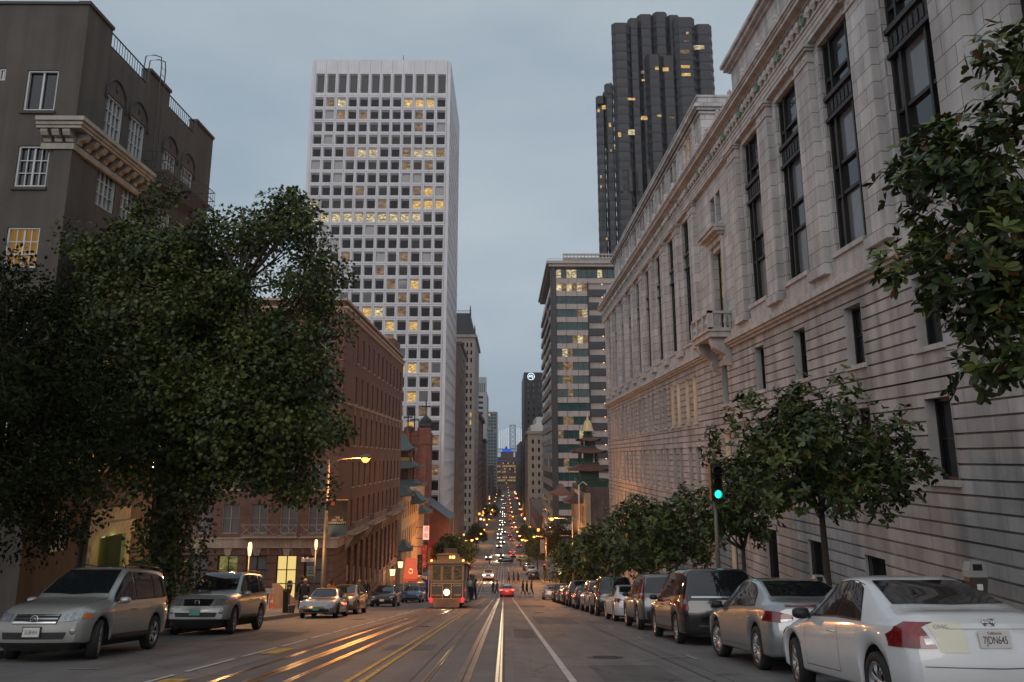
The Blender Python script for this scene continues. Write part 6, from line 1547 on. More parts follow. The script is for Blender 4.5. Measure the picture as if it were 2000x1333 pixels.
dupe(sed2, 'pale silver sedan at the far end of the right-hand row before the crossing', 5.1, 96, 1, .93, P_['silver'])
# left kerb, noses towards the camera
o, bv = make_car('parked_suv', 'silver SUV with plate 5LBE454 and a three-bar grille, nearest car on the left', 'suv', 'suv', P_['champagne'], PL, 'suv', 'suv', rails=True, spokes=5, steer=(0, .30), plate='none')
h = bv.ray_cast(Vector((0, 5, .52)), Vector((0, -1, 0)))[0]
q = MB(); q.box(-.175, .175, h.y+.005, h.y+.02, .43, .62); fr = q.build('plate_frame', M['trim'], o); q = MB(); q.box(-.155, .155, h.y+.02, h.y+.03, .445, .605); pp = q.build('front_plate', M['plate'], o)
text_mesh('5LBE454', .10, M['ink'], pp, Matrix.Translation((0, h.y+.031, .52)) @ Matrix.Rotation(pi, 4, 'Z') @ Matrix.Rotation(R(90), 4, 'X') @ Matrix.Diagonal((.66, 1, 1, 1)), 'plate_number', .001)
place(o, -8.86, 18.75, -1)
o, bv = make_car('parked_suv', 'boxy silver off-road SUV with a green front plate behind the nearest SUV', 'suv', 'boxsuv', P_['champagne'], PL, 'suv', 'box', rails=True, spokes=6, steer=(0, .12), plate='green'); place(o, -8.98, 27.7, -1)
ro, bv = make_car('parked_convertible', 'low silver convertible with black soft top and green front plate on the left', 'car', 'roadster', P_['silver'], PL, 'sedan', 'roadster', spokes=5, steer=(0, .25), plate='green')
q = decal(bv, 'T', [[(-.52, -1.1), (0, -1.15), (.52, -1.1)], [(-.56, -.78), (0, -.78), (.56, -.78)], [(-.53, -.46), (0, -.46), (.53, -.46)], [(-.52, -.14), (0, -.12), (.52, -.14)]], .02, 4); q.build('soft_top', M['trim'], ro, True)
place(ro, -8.45, 41.2, -1)
dupe(hat, 'dark gold hatchback close behind the silver convertible', -8.45, 46.6, -1, 1, P_['gold'], PL)
dupe(hat, 'blue hatchback behind the black hatchback on the left', -8.3, 79.5, -1, 1, P_['blue'], PL)
dupe(sed2, 'pale silver sedan last in the left row beside the cable car', -8.3, 86.5, -1, .95, P_['silver'], PL)
for y, lab, m_, src in ((176, 'first small car parked on the far left past the crossing', 'grey', hat), (184, 'second small car parked on the far left past the crossing', 'black', hat), (192, 'third small car parked on the far left past the crossing', 'silver', sed2), (200, 'fourth small car parked on the far left past the crossing', 'navy', hat), (208, 'fifth small car parked on the far left, beside the dashed crosswalk', 'darkred', hat)):
    dupe(src, lab, -8.7, y, -1, 1, P_[m_], 'small cars parked past the crossing on the left')
dupe(bsuv, 'white SUV parked on the right past the crossing', 5.3, 171, 1, 1, P_['white'], 'small cars parked past the crossing on the right')
dupe(hat, 'dark hatchback parked nearest past the crossing on the right', 5.2, 152.5, 1, 1.05, P_['black'], 'small cars parked past the crossing on the right')
dupe(sed2, 'reddish sedan parked third past the crossing on the right', 5.1, 194, 1, 1, P_['darkred'], 'small cars parked past the crossing on the right')
# moving traffic: lamps lit
red, _ = make_car('driving_car', 'small pinkish red car with both tail lights lit between the rails at the crossing', 'car', 'hatch', P_['pink'], TR, 'sedan', tail_lit=True, detail=1, plate='none'); place(red, .36, 111.5, 1)
vanw, _ = make_car('driving_van', 'white van with headlights lit coming up the hill past the crossing', 'van', 'boxsuv', P_['white'], TR, 'suv', 'box', head_lit=True, detail=1, plate='none'); place(vanw, -2.7, 149, -1, scale=1.02)
SK = ('panel_seams', 'door_handles', 'number_plate', 'front_plate', 'window_surround', 'grille', 'lower_grille', 'lower_trim', 'plate_recess', 'roof_rails')
dupe(red, 'dark car with lit tail lights directly beyond the dashed crosswalk', 2.95, 279, 1, 1, P_['black'], TR, None, SK)
dupe(vanw, 'dark car with lit headlights waiting beyond the dashed crosswalk', -1.0, 277, -1, 1, P_['navy'], TR, 'driving_car', SK, 'car')
dupe(red, 'bright red-lit car behind the dark car in the right lane', 2.9, 299, 1, 1.05, P_['pink'], TR, None, SK)
dupe(red, 'red-lit car near the trees on the right, left of the red signal', 6.0, 346, 1, 1.1, P_['grey'], TR, None, SK)
dupe(vanw, 'left one of the pair of bright headlights by the trees', -4.9, 268, -1, 1, P_['grey'], TR, 'driving_car', SK, 'car')
c = dupe(hat, 'dark car crossing the street sideways at the dashed crosswalk', .4, 248, 1, 1.05, P_['black'], TR, 'driving_car', SK); c.rotation_euler = (0, 0, R(90))
c = dupe(sed2, 'pale taxi crossing the street sideways on the right at the second crossing', 5.9, 262, 1, 1.0, P_['taxi'], TR, 'driving_car', SK); c.rotation_euler = (0, 0, R(-90))
rr = random.Random(4)
ORD = ['nearest', 'second', 'third', 'fourth', 'fifth', 'sixth', 'seventh', 'eighth', 'ninth', 'tenth', 'eleventh', 'twelfth', 'thirteenth', 'fourteenth', 'fifteenth', 'sixteenth']
for i, y in enumerate((340, 372, 404, 440, 460, 480, 525, 552, 575, 630, 660, 690, 760, 840, 930, 1030)):
    dupe(vanw, 'oncoming car with bright headlights, %s of the far uphill line' % ORD[i], rr.uniform(-2.6, .0), y, -1, 1.15, P_[rr.choice(['grey', 'black', 'silver'])], 'far oncoming cars with headlights', 'driving_car', SK, 'car')
for i, y in enumerate((392, 428, 456, 498, 540, 585, 640, 655, 700, 745, 800, 860, 920, 990)):
    dupe(red, 'distant car with red tail lights, %s of the far downhill line' % ORD[i], rr.uniform(2.2, 5.0), y, 1, 1.05, P_[rr.choice(['grey', 'black', 'silver'])], 'far cars with red tail lights', 'driving_car', SK)
def point(x, y, z, e, c=(1, .55, .2), r=.12, parent=None, name='lamp_light'):
    pl = bpy.data.lights.new(name, 'POINT'); pl.energy = e; pl.color = c; pl.shadow_soft_size = r
    po = bpy.data.objects.new(name, pl); COL.objects.link(po)
    if parent: po.parent = parent; po.location = Vector((x, y, z))-parent.location
    else: po.location = (x, y, z)
    return po
def spot(x, y, z, e, tx, ty, tz, c=(1, .8, .5), ang=70, r=.08):
    pl = bpy.data.lights.new('headlight_beam', 'SPOT'); pl.energy = e; pl.color = c; pl.spot_size = R(ang); pl.spot_blend = .6; pl.shadow_soft_size = r
    po = bpy.data.objects.new('headlight_beam', pl); COL.objects.link(po); po.location = (x, y, z)
    po.rotation_euler = Vector((tx-x, ty-y, tz-z)).to_track_quat('-Z', 'Y').to_euler()

# ================================================================== CABLE CAR
YC, XC = 57.0, -3.76
cc = thing('cable_car', 'old brown and cream cable car with its round headlamp lit, climbing the left track', 'cable car', (0, 0, 0))
M['ccwood'] = mat('varnished_cable_car_wood', (.22, .14, .055), .4, var=.2, scale=4, coat=.4)
M['ccbrown'] = mat('dark_olive_panel', (.045, .032, .016), .35, var=.1, coat=.5); M['cccream'] = mat('cream_trim', (.50, .36, .17), .45, var=.1)
M['gild'] = mat('gilt_lettering', (.62, .48, .22), .4, .3, var=0)
hw = 1.12; w = MB()
w.box(-hw, hw, 0, .07, .40, 1.66, 0); w.box(-hw, -hw+.06, .07, 2.6, .5, 1.66, 0); w.box(hw-.06, hw, .07, 2.6, .5, 1.66, 0); w.box(-hw, hw, .1, 8.2, .42, .5, 0); w.box(-hw, hw, 8.13, 8.2, .5, 1.66, 0)
w.box(-hw+.05, hw-.05, 2.6, 2.66, .5, 2.7, 0)
w.build('body', M['ccbrown'], cc)
w = MB()       # window posts and rails of the front
for x0, x1 in ((-hw, -.97), (-.44, -.28), (.28, .44), (.97, hw)): w.box(x0, x1, -.015, .08, 1.66, 2.72, 0)
w.box(-hw-.01, hw+.01, -.03, .09, 1.64, 1.74, 0); w.box(-hw, hw, -.02, .08, 2.62, 2.78, 0); w.box(-hw-.005, hw+.005, -.02, .0, .42, .50, 0)
for y in (.07, 1.3, 2.55): 
    for x in (-hw, hw-.07): w.box(x, x+.07, y, y+.07, 1.66, 2.75, 0)
for y in (4, 5.4, 6.8, 8.1):
    for x in (-hw, hw-.06): w.box(x, x+.06, y, y+.06, .5, 2.75, 0)
w.build('window_frames', M['ccwood'], cc)
for x0, x1 in ((-.97, -.44), (-.28, .28), (.44, .97)):
    q = MB(); q.poly([(x0, .03, 1.74), (x1, .03, 1.74), (x1, .03, 2.62), (x0, .03, 2.62)]); q.build('front_window', bpy.data.materials.get('ccg') or room_mat('cable_car_window', (.9, .55, .25), .16, .1, 3.5), cc)
w = MB()       # cream panel borders
w.box(-hw+.06, hw-.06, -.02, 0, 1.52, 1.56, 0); w.box(-hw+.06, hw-.06, -.02, 0, .56, .60, 0)
for x in (-hw+.06, hw-.1, -.30, .26): w.box(x, x+.04, -.018, 0, .60, 1.52, 0)
w.build('panel_borders', M['cccream'], cc)
ps = (-1.32, 2.80)
w = MB()
w.ext([(-1.34, 2.76), (-1.28, 2.90), (-.8, 2.98), (0, 3.03), (.8, 2.98), (1.28, 2.90), (1.34, 2.76)], 'y', -.22, 8.5, 0); w.build('roof', mat('cable_car_roof_cream', (.22, .16, .10), .5, var=.15), cc)
w = MB(); w.box(-.72, .72, .15, 8.0, 3.0, 3.32, 0); w.ext([(-.84, 3.30), (-.6, 3.40), (0, 3.44), (.6, 3.40), (.84, 3.30)], 'y', .02, 8.2, 0)
for i in range(5): x = -.6+i*.27; w.box(x, x+.05, .1, .16, 3.04, 3.3, 0)
w.build('clerestory', M['ccwood'], cc)
q = MB(); q.poly([(.1, .13, 3.08), (.5, .13, 3.08), (.5, .13, 3.26), (.1, .13, 3.26)]); q.build('clerestory_light', lamp_mat('clerestory_lamp', (1, .6, .15), 2.5), cc)
w = MB(); w.lathe([(0, -.16), (.05, -.16), (.19, -.12), (.21, 0), (.2, .04)], (0, -.02, .98), 20, 0, 'y'); hd = w.build('headlamp', M['ccwood'], cc, True)
w = MB(); w.lathe([(0, -.21), (.13, -.20), (.20, -.14)], (0, -.02, .98), 20, 0, 'y'); w.build('headlamp_lens', lamp_mat('headlamp_glow', (1, .66, .28), 5, True), cc, True)
for x in (-1.05, 1.05):
    w = MB(); w.lathe([(0, -.09), (.09, -.07), (.11, 0), (.1, .08), (0, .1)], (x, -.05, .55), 14, 0, 'y'); w.build('red_marker_lamp', lamp_mat('red_marker_glow', (1, .03, .04), 2.2, True), cc, True)
for x in (-1.05, 1.05):
    w = MB(); w.lathe([(0, -.07), (.07, -.05), (.08, 0), (0, .06)], (x, -.22, 2.95), 12, 0, 'y'); w.build('amber_roof_lamp', lamp_mat('amber_roof_glow', (1, .45, .08), 3, True), cc, True)
w = MB(); w.ext([(-.82, .06), (.82, .06), (.86, .40), (-.86, .40)], 'y', -.16, -.08, 0); w.box(-1.3, 1.3, .9, 8, .30, .36, 0); w.box(-1.2, 1.2, -.12, .0, .33, .41, 0); w.build('fender_and_steps', mat('worn_grey_fender', (.16, .13, .10), .6, var=.25), cc)
w = MB(); w.box(-.85, .85, .3, 8, .14, .42, 0)
for x in (-.6, .6):
    for y in (1.2, 2.6, 5.8, 7.2): w.lathe([(0, -.05), (.28, -.05), (.30, 0), (.28, .05), (0, .05)], (x, y, .3), 16, 0, 'x')
w.build('truck', M['under'], cc)
w = MB()
for sx_ in (-1, 1):
    for y in (.35, 1.5, 2.9): w.tube([(sx_*1.22, y, .5), (sx_*1.24, y, 2.7)], .022, 6)
w.build('grab_poles', M['white'], cc)
w = MB(); w.box(1.2, 1.42, 3.0, 8.2, 2.62, 2.80, 0); w.box(-1.42, -1.2, 3, 8.2, 2.62, 2.80, 0); w.build('red_side_boards', mat('red_side_board', (.45, .05, .03), .5, var=.1), cc)
w = MB(); w.tube([(-.35, 1.4, 3.4), (-.35, 1.4, 4.3)], .02, 5); w.box(-.3, .55, 1.4, 1.44, 3.46, 3.8, 0); w.build('roof_bell_and_sign', M['stuccodk'], cc)
for t_, x, z, s_ in (('VAN NESS', -.68, 1.40, .15), ('AVENUE', .66, 1.40, .15), ('CALIFORNIA', -.70, .80, .13), ('STREET', .70, .80, .15)):
    text_mesh(t_, s_, M['gild'], cc, Matrix.Translation((x, -.012, z)) @ Matrix.Rotation(R(90), 4, 'X'), 'lettering', .002)
place(cc, XC, YC, 1); cc.rotation_euler = (atan(slope(YC)), 0, 0)
spot(XC, YC-.35, rz(YC)+.98, 110, XC+.3, YC-14, rz(YC-14)+.2, (1, .68, .32), 95, .12)
for x in (-1.05, 1.05): point(XC+x, YC-.3, rz(YC)+.5, 6, (1, .05, .05), .08)

# ================================================================== LAMPS, SIGNALS, SIGNS
M['pole'] = mat('grey_painted_pole', (.16, .14, .12), .5, .2, var=.15); M['sodium'] = lamp_mat('sodium_lamp_glow', (1, .42, .09), 3.2)
M['sodiumfar'] = lamp_mat('distant_sodium_glow', (1, .37, .07), 8)
M['warm'] = lamp_mat('warm_lamp_glow', (1, .62, .25), 3)
def street_lamp(label, x, y, h, arm, energy, group, lens=1, lm='sodium'):
    b = thing('street_lamp', label, 'street lamp', (x, y, rz(y)+.14), group); z = rz(y)+.14
    w = MB(); w.tube([(x, y, z), (x, y, z+1.2), (x, y, z+h)], [.15, .12, .075], 10); w.lathe([(.2, 0), (.2, .25), (.14, .4)], (x, y, z), 10)
    w.build('pole', M['pole'], b, True)
    w = MB(); w.tube([(x, y, z+h-.25), (x+arm*.35, y, z+h+.05), (x+arm*.92, y, z+h+.12)], [.05, .045, .035], 7); w.build('arm', M['pole'], b, True)
    w = MB(); hx = x+arm; s_ = 1 if arm > 0 else -1
    w.lathe([(0, -.38), (.10, -.30), (.17, 0), (.15, .22), (0, .33)], (hx, y, z+h+.14), 12, 0, 'x'); w.build('lamp_head', M['pole'], b, True)
    w = MB(); w.lathe([(0, -.24*lens), (.13*lens, -.21*lens), (.22*lens, -.10*lens), (.24*lens, .0), (.18*lens, .06)], (hx, y, z+h+.06), 14); w.build('lamp_lens', M[lm], b, True)
    if energy: point(hx, y, z+h-.36, energy, (1, .38, .09), .15, b)
    return b
LG = 'orange cobra-head street lamps'
l1 = street_lamp('orange street lamp at the brick corner with a dark poster banner on its pole', -10.3, 49.4, 8.25, 2.15, 2500, LG)
l2 = street_lamp('orange street lamp above the cable car roof on the left', -10.3, 150, 6.3, 2.0, 3600, LG)
l3 = street_lamp('orange street lamp with two purple banners among the magnolias on the right', 7.0, 87.3, 7.75, -2.15, 2500, LG)
l4 = street_lamp('orange street lamp above the red signal on the right', 7.0, 143, 7.0, -2.0, 3600, LG)
FL = [(7. if k % 2 else -10.3, 190+k*17*(1+k*.035)) for k in range(32)]
for i, (x, y) in enumerate(FL):
    street_lamp('distant orange street lamp along the %s kerb far down the hill' % ('right' if x > 0 else 'left'), x, y, 6.2, -1.8 if x > 0 else 1.8, 2400 if (i % 4 < 2 and y < 700) else 0, 'distant orange street lamps, '+('right' if x > 0 else 'left'), 1.5, 'sodiumfar')
g_ = thing('globe_lamp', 'round orange globe lamp shining through the sixth magnolia', 'lamp', (7.0, 98, rz(98)+.14)); z = rz(98)+.14
w = MB(); w.tube([(7, 98, z), (7, 98, z+4.45)], [.09, .06], 8); w.build('pole', M['pole'], g_, True)
w = MB(); w.lathe([(0, -.24), (.17, -.17), (.24, 0), (.17, .17), (0, .24)], (7, 98, z+4.7), 14); w.build('globe', M['sodium'], g_, True); point(6.6, 97.6, z+4.7, 260, (1, .5, .15), .15, g_)
# slim post lanterns in front of the brick block
for x, y, lab in ((-10.5, 35.6, 'slim post lantern standing alone in front of the lit green shop window'), (-10.62, 48.6, 'slim post lantern beside the banner pole at the brick corner')):
    zt = {35.6: -3.65, 48.6: -4.75}[y]; b = thing('post_lantern', lab, 'lamp', (x, y, rz(y)+.14), 'slim post lanterns')
    w = MB(); w.tube([(x, y, rz(y)+.14), (x, y, zt-.25)], [.05, .03], 8); w.build('post', M['pole'], b, True)
    w = MB(); w.lathe([(.05, -.28), (.09, 0), (.07, .22), (0, .26)], (x, y, zt), 8); w.build('lantern', M['warm'], b, True); point(x-.5, y-.4, zt, 260, (1, .5, .18), .12, b)
# banner on the pole
def banner(label, cat, x0, x1, y, z0, z1, mts, name='banner', group=None):
    b = thing(name, label, cat, ((x0+x1)/2, y, z0), group); w = MB(); w.box(x0, x1, y-.012, y+.012, z0, z1, 0); w.build('cloth', mts[0], b)
    w = MB()
    for z in (z0-.03, z1+.03): w.tube([(x0-.15, y, z), (x1, y, z)], .02, 5)
    w.build('rods', M['pole'], b); return b
RX = Matrix.Rotation(R(90), 4, 'X')
bb = banner('dark poster banner with white words WE ARE THE COMMUNITY above a blue strip', 'banner', -10.13, -9.05, 49.35, -4.35, -2.4, [mat('dark_photo_print', (.03, .025, .022), .6, var=.8, scale=2.2)])
q = MB(); q.box(-10.13, -9.05, 49.30, 49.33, -4.35, -3.76); q.build('blue_strip', mat('blue_banner_strip', (.03, .075, .12), .6, var=.1), bb)
q = MB(); q.box(-10.05, -9.82, 49.32, 49.337, -2.68, -2.46); q.build('red_square', mat('red_print', (.5, .07, .05), .6, var=0), bb)
for t_, z, s_ in (('WE', -3.36, .17), ('ARE THE', -3.50, .17), ('COMMUNITY', -3.65, .17)):
    text_mesh(t_, s_, M['white'], bb, Matrix.Translation((-9.62, 49.33, z))@RX - Matrix.Translation((0, 0, 0))*0 if False else Matrix.Translation(Vector((-9.62, 49.325, z))-bb.location) @ RX, 'lettering', .003)
for i, (x0, x1) in enumerate(((5.95, 6.85), (7.15, 8.05))):
    b2 = banner(('left' if i == 0 else 'right')+' one of two dark purple banners on the right-hand lamp pole', 'banner', x0, x1, 87.2, -9.55, -7.75, [mat('purple_banner', (.035, .02, .035), .6, var=.3)], group='purple banners on the lamp pole')
    if i == 0:
        q = MB(); [q.box(6.4-w_, 6.4+w_, 87.165, 87.187, z, z+.11) for z, w_ in ((-8.2, .13), (-8.42, .22), (-8.64, .2), (-8.82, .32), (-9.15, .3))]; q.build('printed_lines', M['terracotta'], b2)
    else:
        q = MB(); q.lathe([(0, -.02), (.22, -.01), (.26, 0)], (7.6, 87.17, -8.45), 14, 0, 'y'); q.lathe([(0, -.02), (.4, -.01), (.42, 0)], (7.6, 87.185, -9.05), 14, 0, 'y'); q.build('printed_face', mat('face_print', (.28, .17, .12), .6, var=.3, scale=9), b2)
b3 = banner('small patterned white banner on the pole of the red signal', 'banner', 6.0, 6.75, 142.9, -15.4, -13.3, [mat('pale_banner', (.42, .33, .26), .6, var=.6, scale=5)])
# signals
def signal(label, x, y, zc, lit, h0, arm=0, e=30):
    b = thing('traffic_signal', label, 'traffic light', (x, y, rz(y)+.14), 'traffic signals'); z = rz(y)+.14
    w = MB(); w.tube([(x, y, z), (x, y, zc+.1)], [.07, .055], 8); w.build('pole', M['pole'], b, True)
    w = MB(); w.box(x-.17, x+.17, y-.30, y-.06, zc-.55, zc+.55); 
    for k in (-.34, 0, .34): w.lathe([(.135, -.2), (.135, 0), (.12, 0), (.12, -.2)], (x, y-.30, zc+k), 14, 0, 'y')
    w.build('housing', M['black'], b)
    col_, k = {'green': ((.02, .85, .5), -.34), 'red': ((1, .05, .04), .34)}[lit]
    for kk in (-.34, 0, .34):
        w = MB(); w.lathe([(0, -.03), (.12, 0)], (x, y-.305, zc+kk), 14, 0, 'y'); w.build('lens', lamp_mat(lit+'_signal_glow', col_, 2.6, True) if kk == k else M['under'], b, True)
    point(x, y-.55, zc+k, e, col_, .1, b)
signal('traffic signal showing green above the magnolias on the right', 6.42, 25.8, -.72, 'green', 4, e=5)
signal('traffic signal showing red under the orange lamp on the right', 6.6, 142, -17.4, 'red', 3, e=12)
# parking meters
def meter(label, x, y, h, group='grey-topped parking meters'):
    z = rz(y)+.15; b = thing('parking_meter', label, 'parking meter', (x, y, z), group)
    w = MB(); w.tube([(x, y, z), (x, y, z+h-.42)], .032, 8); w.build('post', M['pole'], b, True)
    w = MB(); c0 = z+h
    w.ext([(x-.10, c0-.36), (x+.10, c0-.36), (x+.13, c0-.18), (x+.12, c0-.12), (x-.12, c0-.12), (x-.13, c0-.18)], 'y', y-.07, y+.07, 0); w.ext([(x-.07, c0-.5), (x+.07, c0-.5), (x+.10, c0-.36), (x-.10, c0-.36)], 'y', y-.055, y+.055, 0)
    w.build('coin_housing', mat('brown_meter_body', (.06, .045, .04), .45, .3, var=.1), b)
    w = MB(); w.ext([(x-.13, c0-.12), (x+.13, c0-.12), (x+.13, c0-.04), (x+.09, c0+.08), (x-.09, c0+.08), (x-.13, c0-.04)], 'y', y-.08, y+.08, 0); w.build('grey_head', mat('pale_meter_head', (.30, .30, .29), .4, .2, var=.05), b)
    w = MB(); w.box(x-.065, x+.065, y-.084, y-.08, c0-.03, c0+.055); w.build('display', M['under'], b)
    w = MB(); w.box(x-.03, x+.05, y-.074, y-.07, c0-.29, c0-.21); w.build('sticker', M['white'], b)
meter('parking meter on the right pavement behind the white coupe', 6.62, 12.1, 1.42)
meter('parking meter beside the tree trunk behind the silver sedan', 6.66, 18.3, 1.32)
meter('parking meter at the kerb left of the silver convertible', -10.35, 42.0, 1.40)
meter('parking meter on the right pavement behind the black minivan', 6.66, 25.0, 1.32)
w = MB(); w.lathe([(.16, 0), (.18, .95), (.2, 1.0), (.14, 1.1), (0, 1.12)], (-10.62, 42.6, rz(42.6)+.14), 14); tag(w.build('litter_bin', mat('dark_green_bin', (.02, .035, .03), .5, var=.1), None, True), 'dark green litter bin directly behind the kerbside meter on the left', 'bin')
w = MB(); w.lathe([(.12, 0), (.17, .36), (.19, .38), (.15, .36), (.1, .02)], (-10.1, 41.6, rz(41.6)+.14), 14); tag(w.build('bucket', M['pole'], None, True), 'small grey bucket at the foot of the kerbside meter', 'bucket')
def cone(label, x, y):
    b = thing('traffic_cone', label, 'cone', (x, y, rz(y)+.14), 'orange traffic cones'); z = rz(y)+.14
    w = MB(); w.box(x-.2, x+.2, y-.2, y+.2, z, z+.04); w.lathe([(.15, .04), (.035, .8), (0, .81)], (x, y, z), 12); w.build('cone_body', mat('orange_cone', (.55, .11, .03), .5, var=.1), b)
    w = MB(); w.lathe([(.108, .32), (.085, .47)], (x, y, z), 12); w.build('reflective_band', M['white'], b)
cone('orange traffic cone nearer the off-road SUV', -14.0, 52.5); cone('orange traffic cone right of the dark green bin', -12.6, 50.5)
b = thing('sawhorse_barrier', 'white sawhorse barrier behind the off-road SUV', 'barrier', (-13.3, 48, rz(48))); z = rz(48)+.14
w = MB(); w.box(-13.9, -12.7, 47.97, 48.03, z+.85, z+1.1); w.build('board', M['white'], b); w = MB()
for x in (-13.7, -12.9): w.tube([(x, 47.7, z), (x, 48, z+1.0), (x, 48.3, z)], .03, 5)
w.build('legs', M['white'], b)
w = MB(); w.ext([(52.5, rz(52.5)), (52.5, rz(52.5)+1.55), (54, rz(54)+1.2), (57, rz(57)+.55), (60, rz(60)+.3), (60, rz(60))], 'x', -14.0, -13.6); 
o = w.build('ramp_wall', M['terracotta']); tag(o, 'low sloping plaster ramp wall at the foot of the brick corner', 'wall')
# street-name and parking signs by the banner pole
def sign(label, x, y, z, w_, h_, face, words, size, ink, post=True, group=None):
    b = thing('street_sign', label, 'sign', (x, y, rz(y)+.14), group)
    if post: q = MB(); q.tube([(x+.0, y+.03, rz(y)+.14), (x, y+.03, z+h_)], .025, 6); q.build('post', M['pole'], b)
    q = MB(); q.box(x-w_/2, x+w_/2, y-.01, y+.01, z-h_/2, z+h_/2); q.build('panel', face, b)
    for i, t_ in enumerate(words): text_mesh(t_, size, ink, b, Matrix.Translation(Vector((x, y-.014, z+(len(words)-1)*size*.5-i*size*1.05))-b.location) @ RX, 'lettering', .002)
    return b
inkw = mat('sign_green_ink', (.03, .12, .08), .5, var=0)
sign('white street-name sign at the brick corner', -10.95, 48.2, -5.55, .72, .2, M['white'], ['JOICE'], .13, M['ink'])
b_sign = sign('pale green parking-rules sign under the street-name sign', -10.72, 48.0, -6.12, .42, .5, mat('pale_green_sign', (.34, .42, .36), .5, var=.05), [], .10, inkw, post=False)
q = MB(); [q.box(-10.72-w_, -10.72+w_, 47.975, 47.988, z, z+.05) for z, w_ in ((-5.97, .1), (-6.12, .16), (-6.26, .17))]; o = q.build('sign_lines', inkw); o.parent = b_sign; o.location = -Vector(b_sign.location)
b_sign2 = sign('white pictogram sign on the right pavement before the crossing', 7.2, 104, rz(104)+3.0, .7, .95, M['white'], [], .3, M['ink'])
q = MB(); z = rz(104)+3.0; q.box(7.0, 7.25, 103.97, 103.988, z+.08, z+.22); q.box(7.32, 7.42, 103.97, 103.988, z+.14, z+.28); q.box(7.05, 7.35, 103.97, 103.988, z-.22, z-.1); o = q.build('pictogram', M['ccbrown']); o.parent = b_sign2; o.location = -Vector(b_sign2.location)
# red lit entrance awning, wall lanterns, vertical signs and flags beyond the brick block
b = thing('red_awning', 'tall red entrance awning glowing from inside beside the brick wall', 'awning', (-12, 112, -15.6))
M['redlit'] = lamp_mat('glowing_red_awning', (.95, .16, .08), .75, True)
w = MB(); w.hexa([(-13.0, 112, -15.2), (-11.2, 112, -15.2), (-11.2, 113.2, -15.2), (-13.0, 113.2, -15.2), (-12.8, 112.2, -12.75), (-11.55, 112.2, -12.75), (-11.55, 113.0, -12.75), (-12.8, 113.0, -12.75)]); w.build('canopy', M['redlit'], b)
w = MB(); w.box(-13.05, -11.15, 111.95, 113.25, -15.5, -15.2); w.build('valance', mat('awning_valance', (.5, .07, .04), .6, var=.1), b)
q = MB(); q.lathe([(.22, -.01), (.26, -.02), (.3, -.01)], (-12.1, 112.0, -14.3), 18, 0, 'y'); q.build('round_crest', M['gild'], b)
w = MB()
for x in (-12.95, -11.25): w.tube([(x, 112.1, -17.2), (x, 112.1, -15.4)], .04, 6)
w.build('posts', M['gild'], b)
point(-12.1, 110.8, -13.4, 260, (1, .45, .2), .2)
for x, y, z, lab in ((-13.4, 104, -13.35, 'glowing square wall lantern on the brick block, nearer of two'), (-13.2, 110, -13.2, 'glowing square wall lantern on the brick block, beside the red awning')):
    b = thing('wall_lantern', lab, 'lantern', (x, y, z), 'square wall lanterns'); w = MB(); w.hexa([(x-.22, y-.22, z-.4), (x+.22, y-.22, z-.4), (x+.22, y+.22, z-.4), (x-.22, y+.22, z-.4), (x-.3, y-.3, z+.35), (x+.3, y-.3, z+.35), (x+.3, y+.3, z+.35), (x-.3, y+.3, z+.35)]); w.build('glass', lamp_mat('lantern_glow', (1, .66, .28), 2.6), b)
    w = MB(); w.ext([(x-.36, z+.35), (x+.36, z+.35), (x, z+.75)], 'y', y-.36, y+.36); w.tube([(x-.8, y, z+.9), (x, y, z+.9), (x, y, z+.7)], .03, 5); w.build('bracket', M['black'], b); point(x+.5, y-.4, z, 160, (1, .6, .28), .15, b)
def vsign(label, x, y, z0, z1, w_, mt, chars, ink, size, group='upright red signs'):
    b = thing('upright_sign', label, 'sign', (x, y, z0), group); q = MB(); q.box(x-w_/2, x+w_/2, y-.1, y+.1, z0, z1); q.build('panel', mt, b)
    q = MB(); q.tube([(x-1.6, y, z1-.2), (x-w_/2, y, z1-.2)], .05, 5); q.tube([(x-1.6, y, z0+.2), (x-w_/2, y, z0+.2)], .05, 5); q.build('brackets', M['black'], b)
    n_ = len(chars)
    for i, t_ in enumerate(chars): text_mesh(t_, size, ink, b, Matrix.Translation(Vector((x, y-.115, z1-(z1-z0)*(i+.5)/n_))-b.location) @ RX, 'lettering', .004)
    return b
vsign('lit white and red upright sign highest above the cable car', -12.5, 137, -12.7, -10.6, .95, lamp_mat('lit_pink_sign', (1, .42, .3), 1.5), ['酒', '家'], mat('red_sign_ink', (.5, .03, .02), .5, var=0), .85)
vsign('red banner sign with large white character left of the cable car roof', -13.2, 141, -17.4, -14.0, .9, mat('red_sign_cloth', (.42, .035, .03), .6, var=.1, emit=.25, ecol=(.8, .06, .04)), ['大', '旅', 'INN'], M['white'], .6)
b = vsign('red Welcome banner next to the cable car roof', -12.3, 146, -18.0, -13.9, 1.15, mat('dark_red_sign_cloth', (.26, .02, .02), .6, var=.1, emit=.1, ecol=(.6, .04, .03)), ['人', '口'], M['gild'], .5)
text_mesh('Welcome', .62, M['gild'], b, Matrix.Translation((-.38, -.115, 2.0)) @ RX @ Matrix.Rotation(R(-90), 4, 'Z'), 'lettering', .004)
b = thing('gilt_sign', 'thin upright sign of gilt characters on the beige building', 'sign', (-12.3, 126, -15.6))
for i, t_ in enumerate('上海酒店'): text_mesh(t_, .62, M['gild'], b, Matrix.Translation((.0, 0, 1.4-i*.62)) @ RX, 'lettering', .004)
w = MB(); w.box(-12.65, -11.95, 126.02, 126.1, -16.6, -13.8); w.build('panel', M['black'], b)
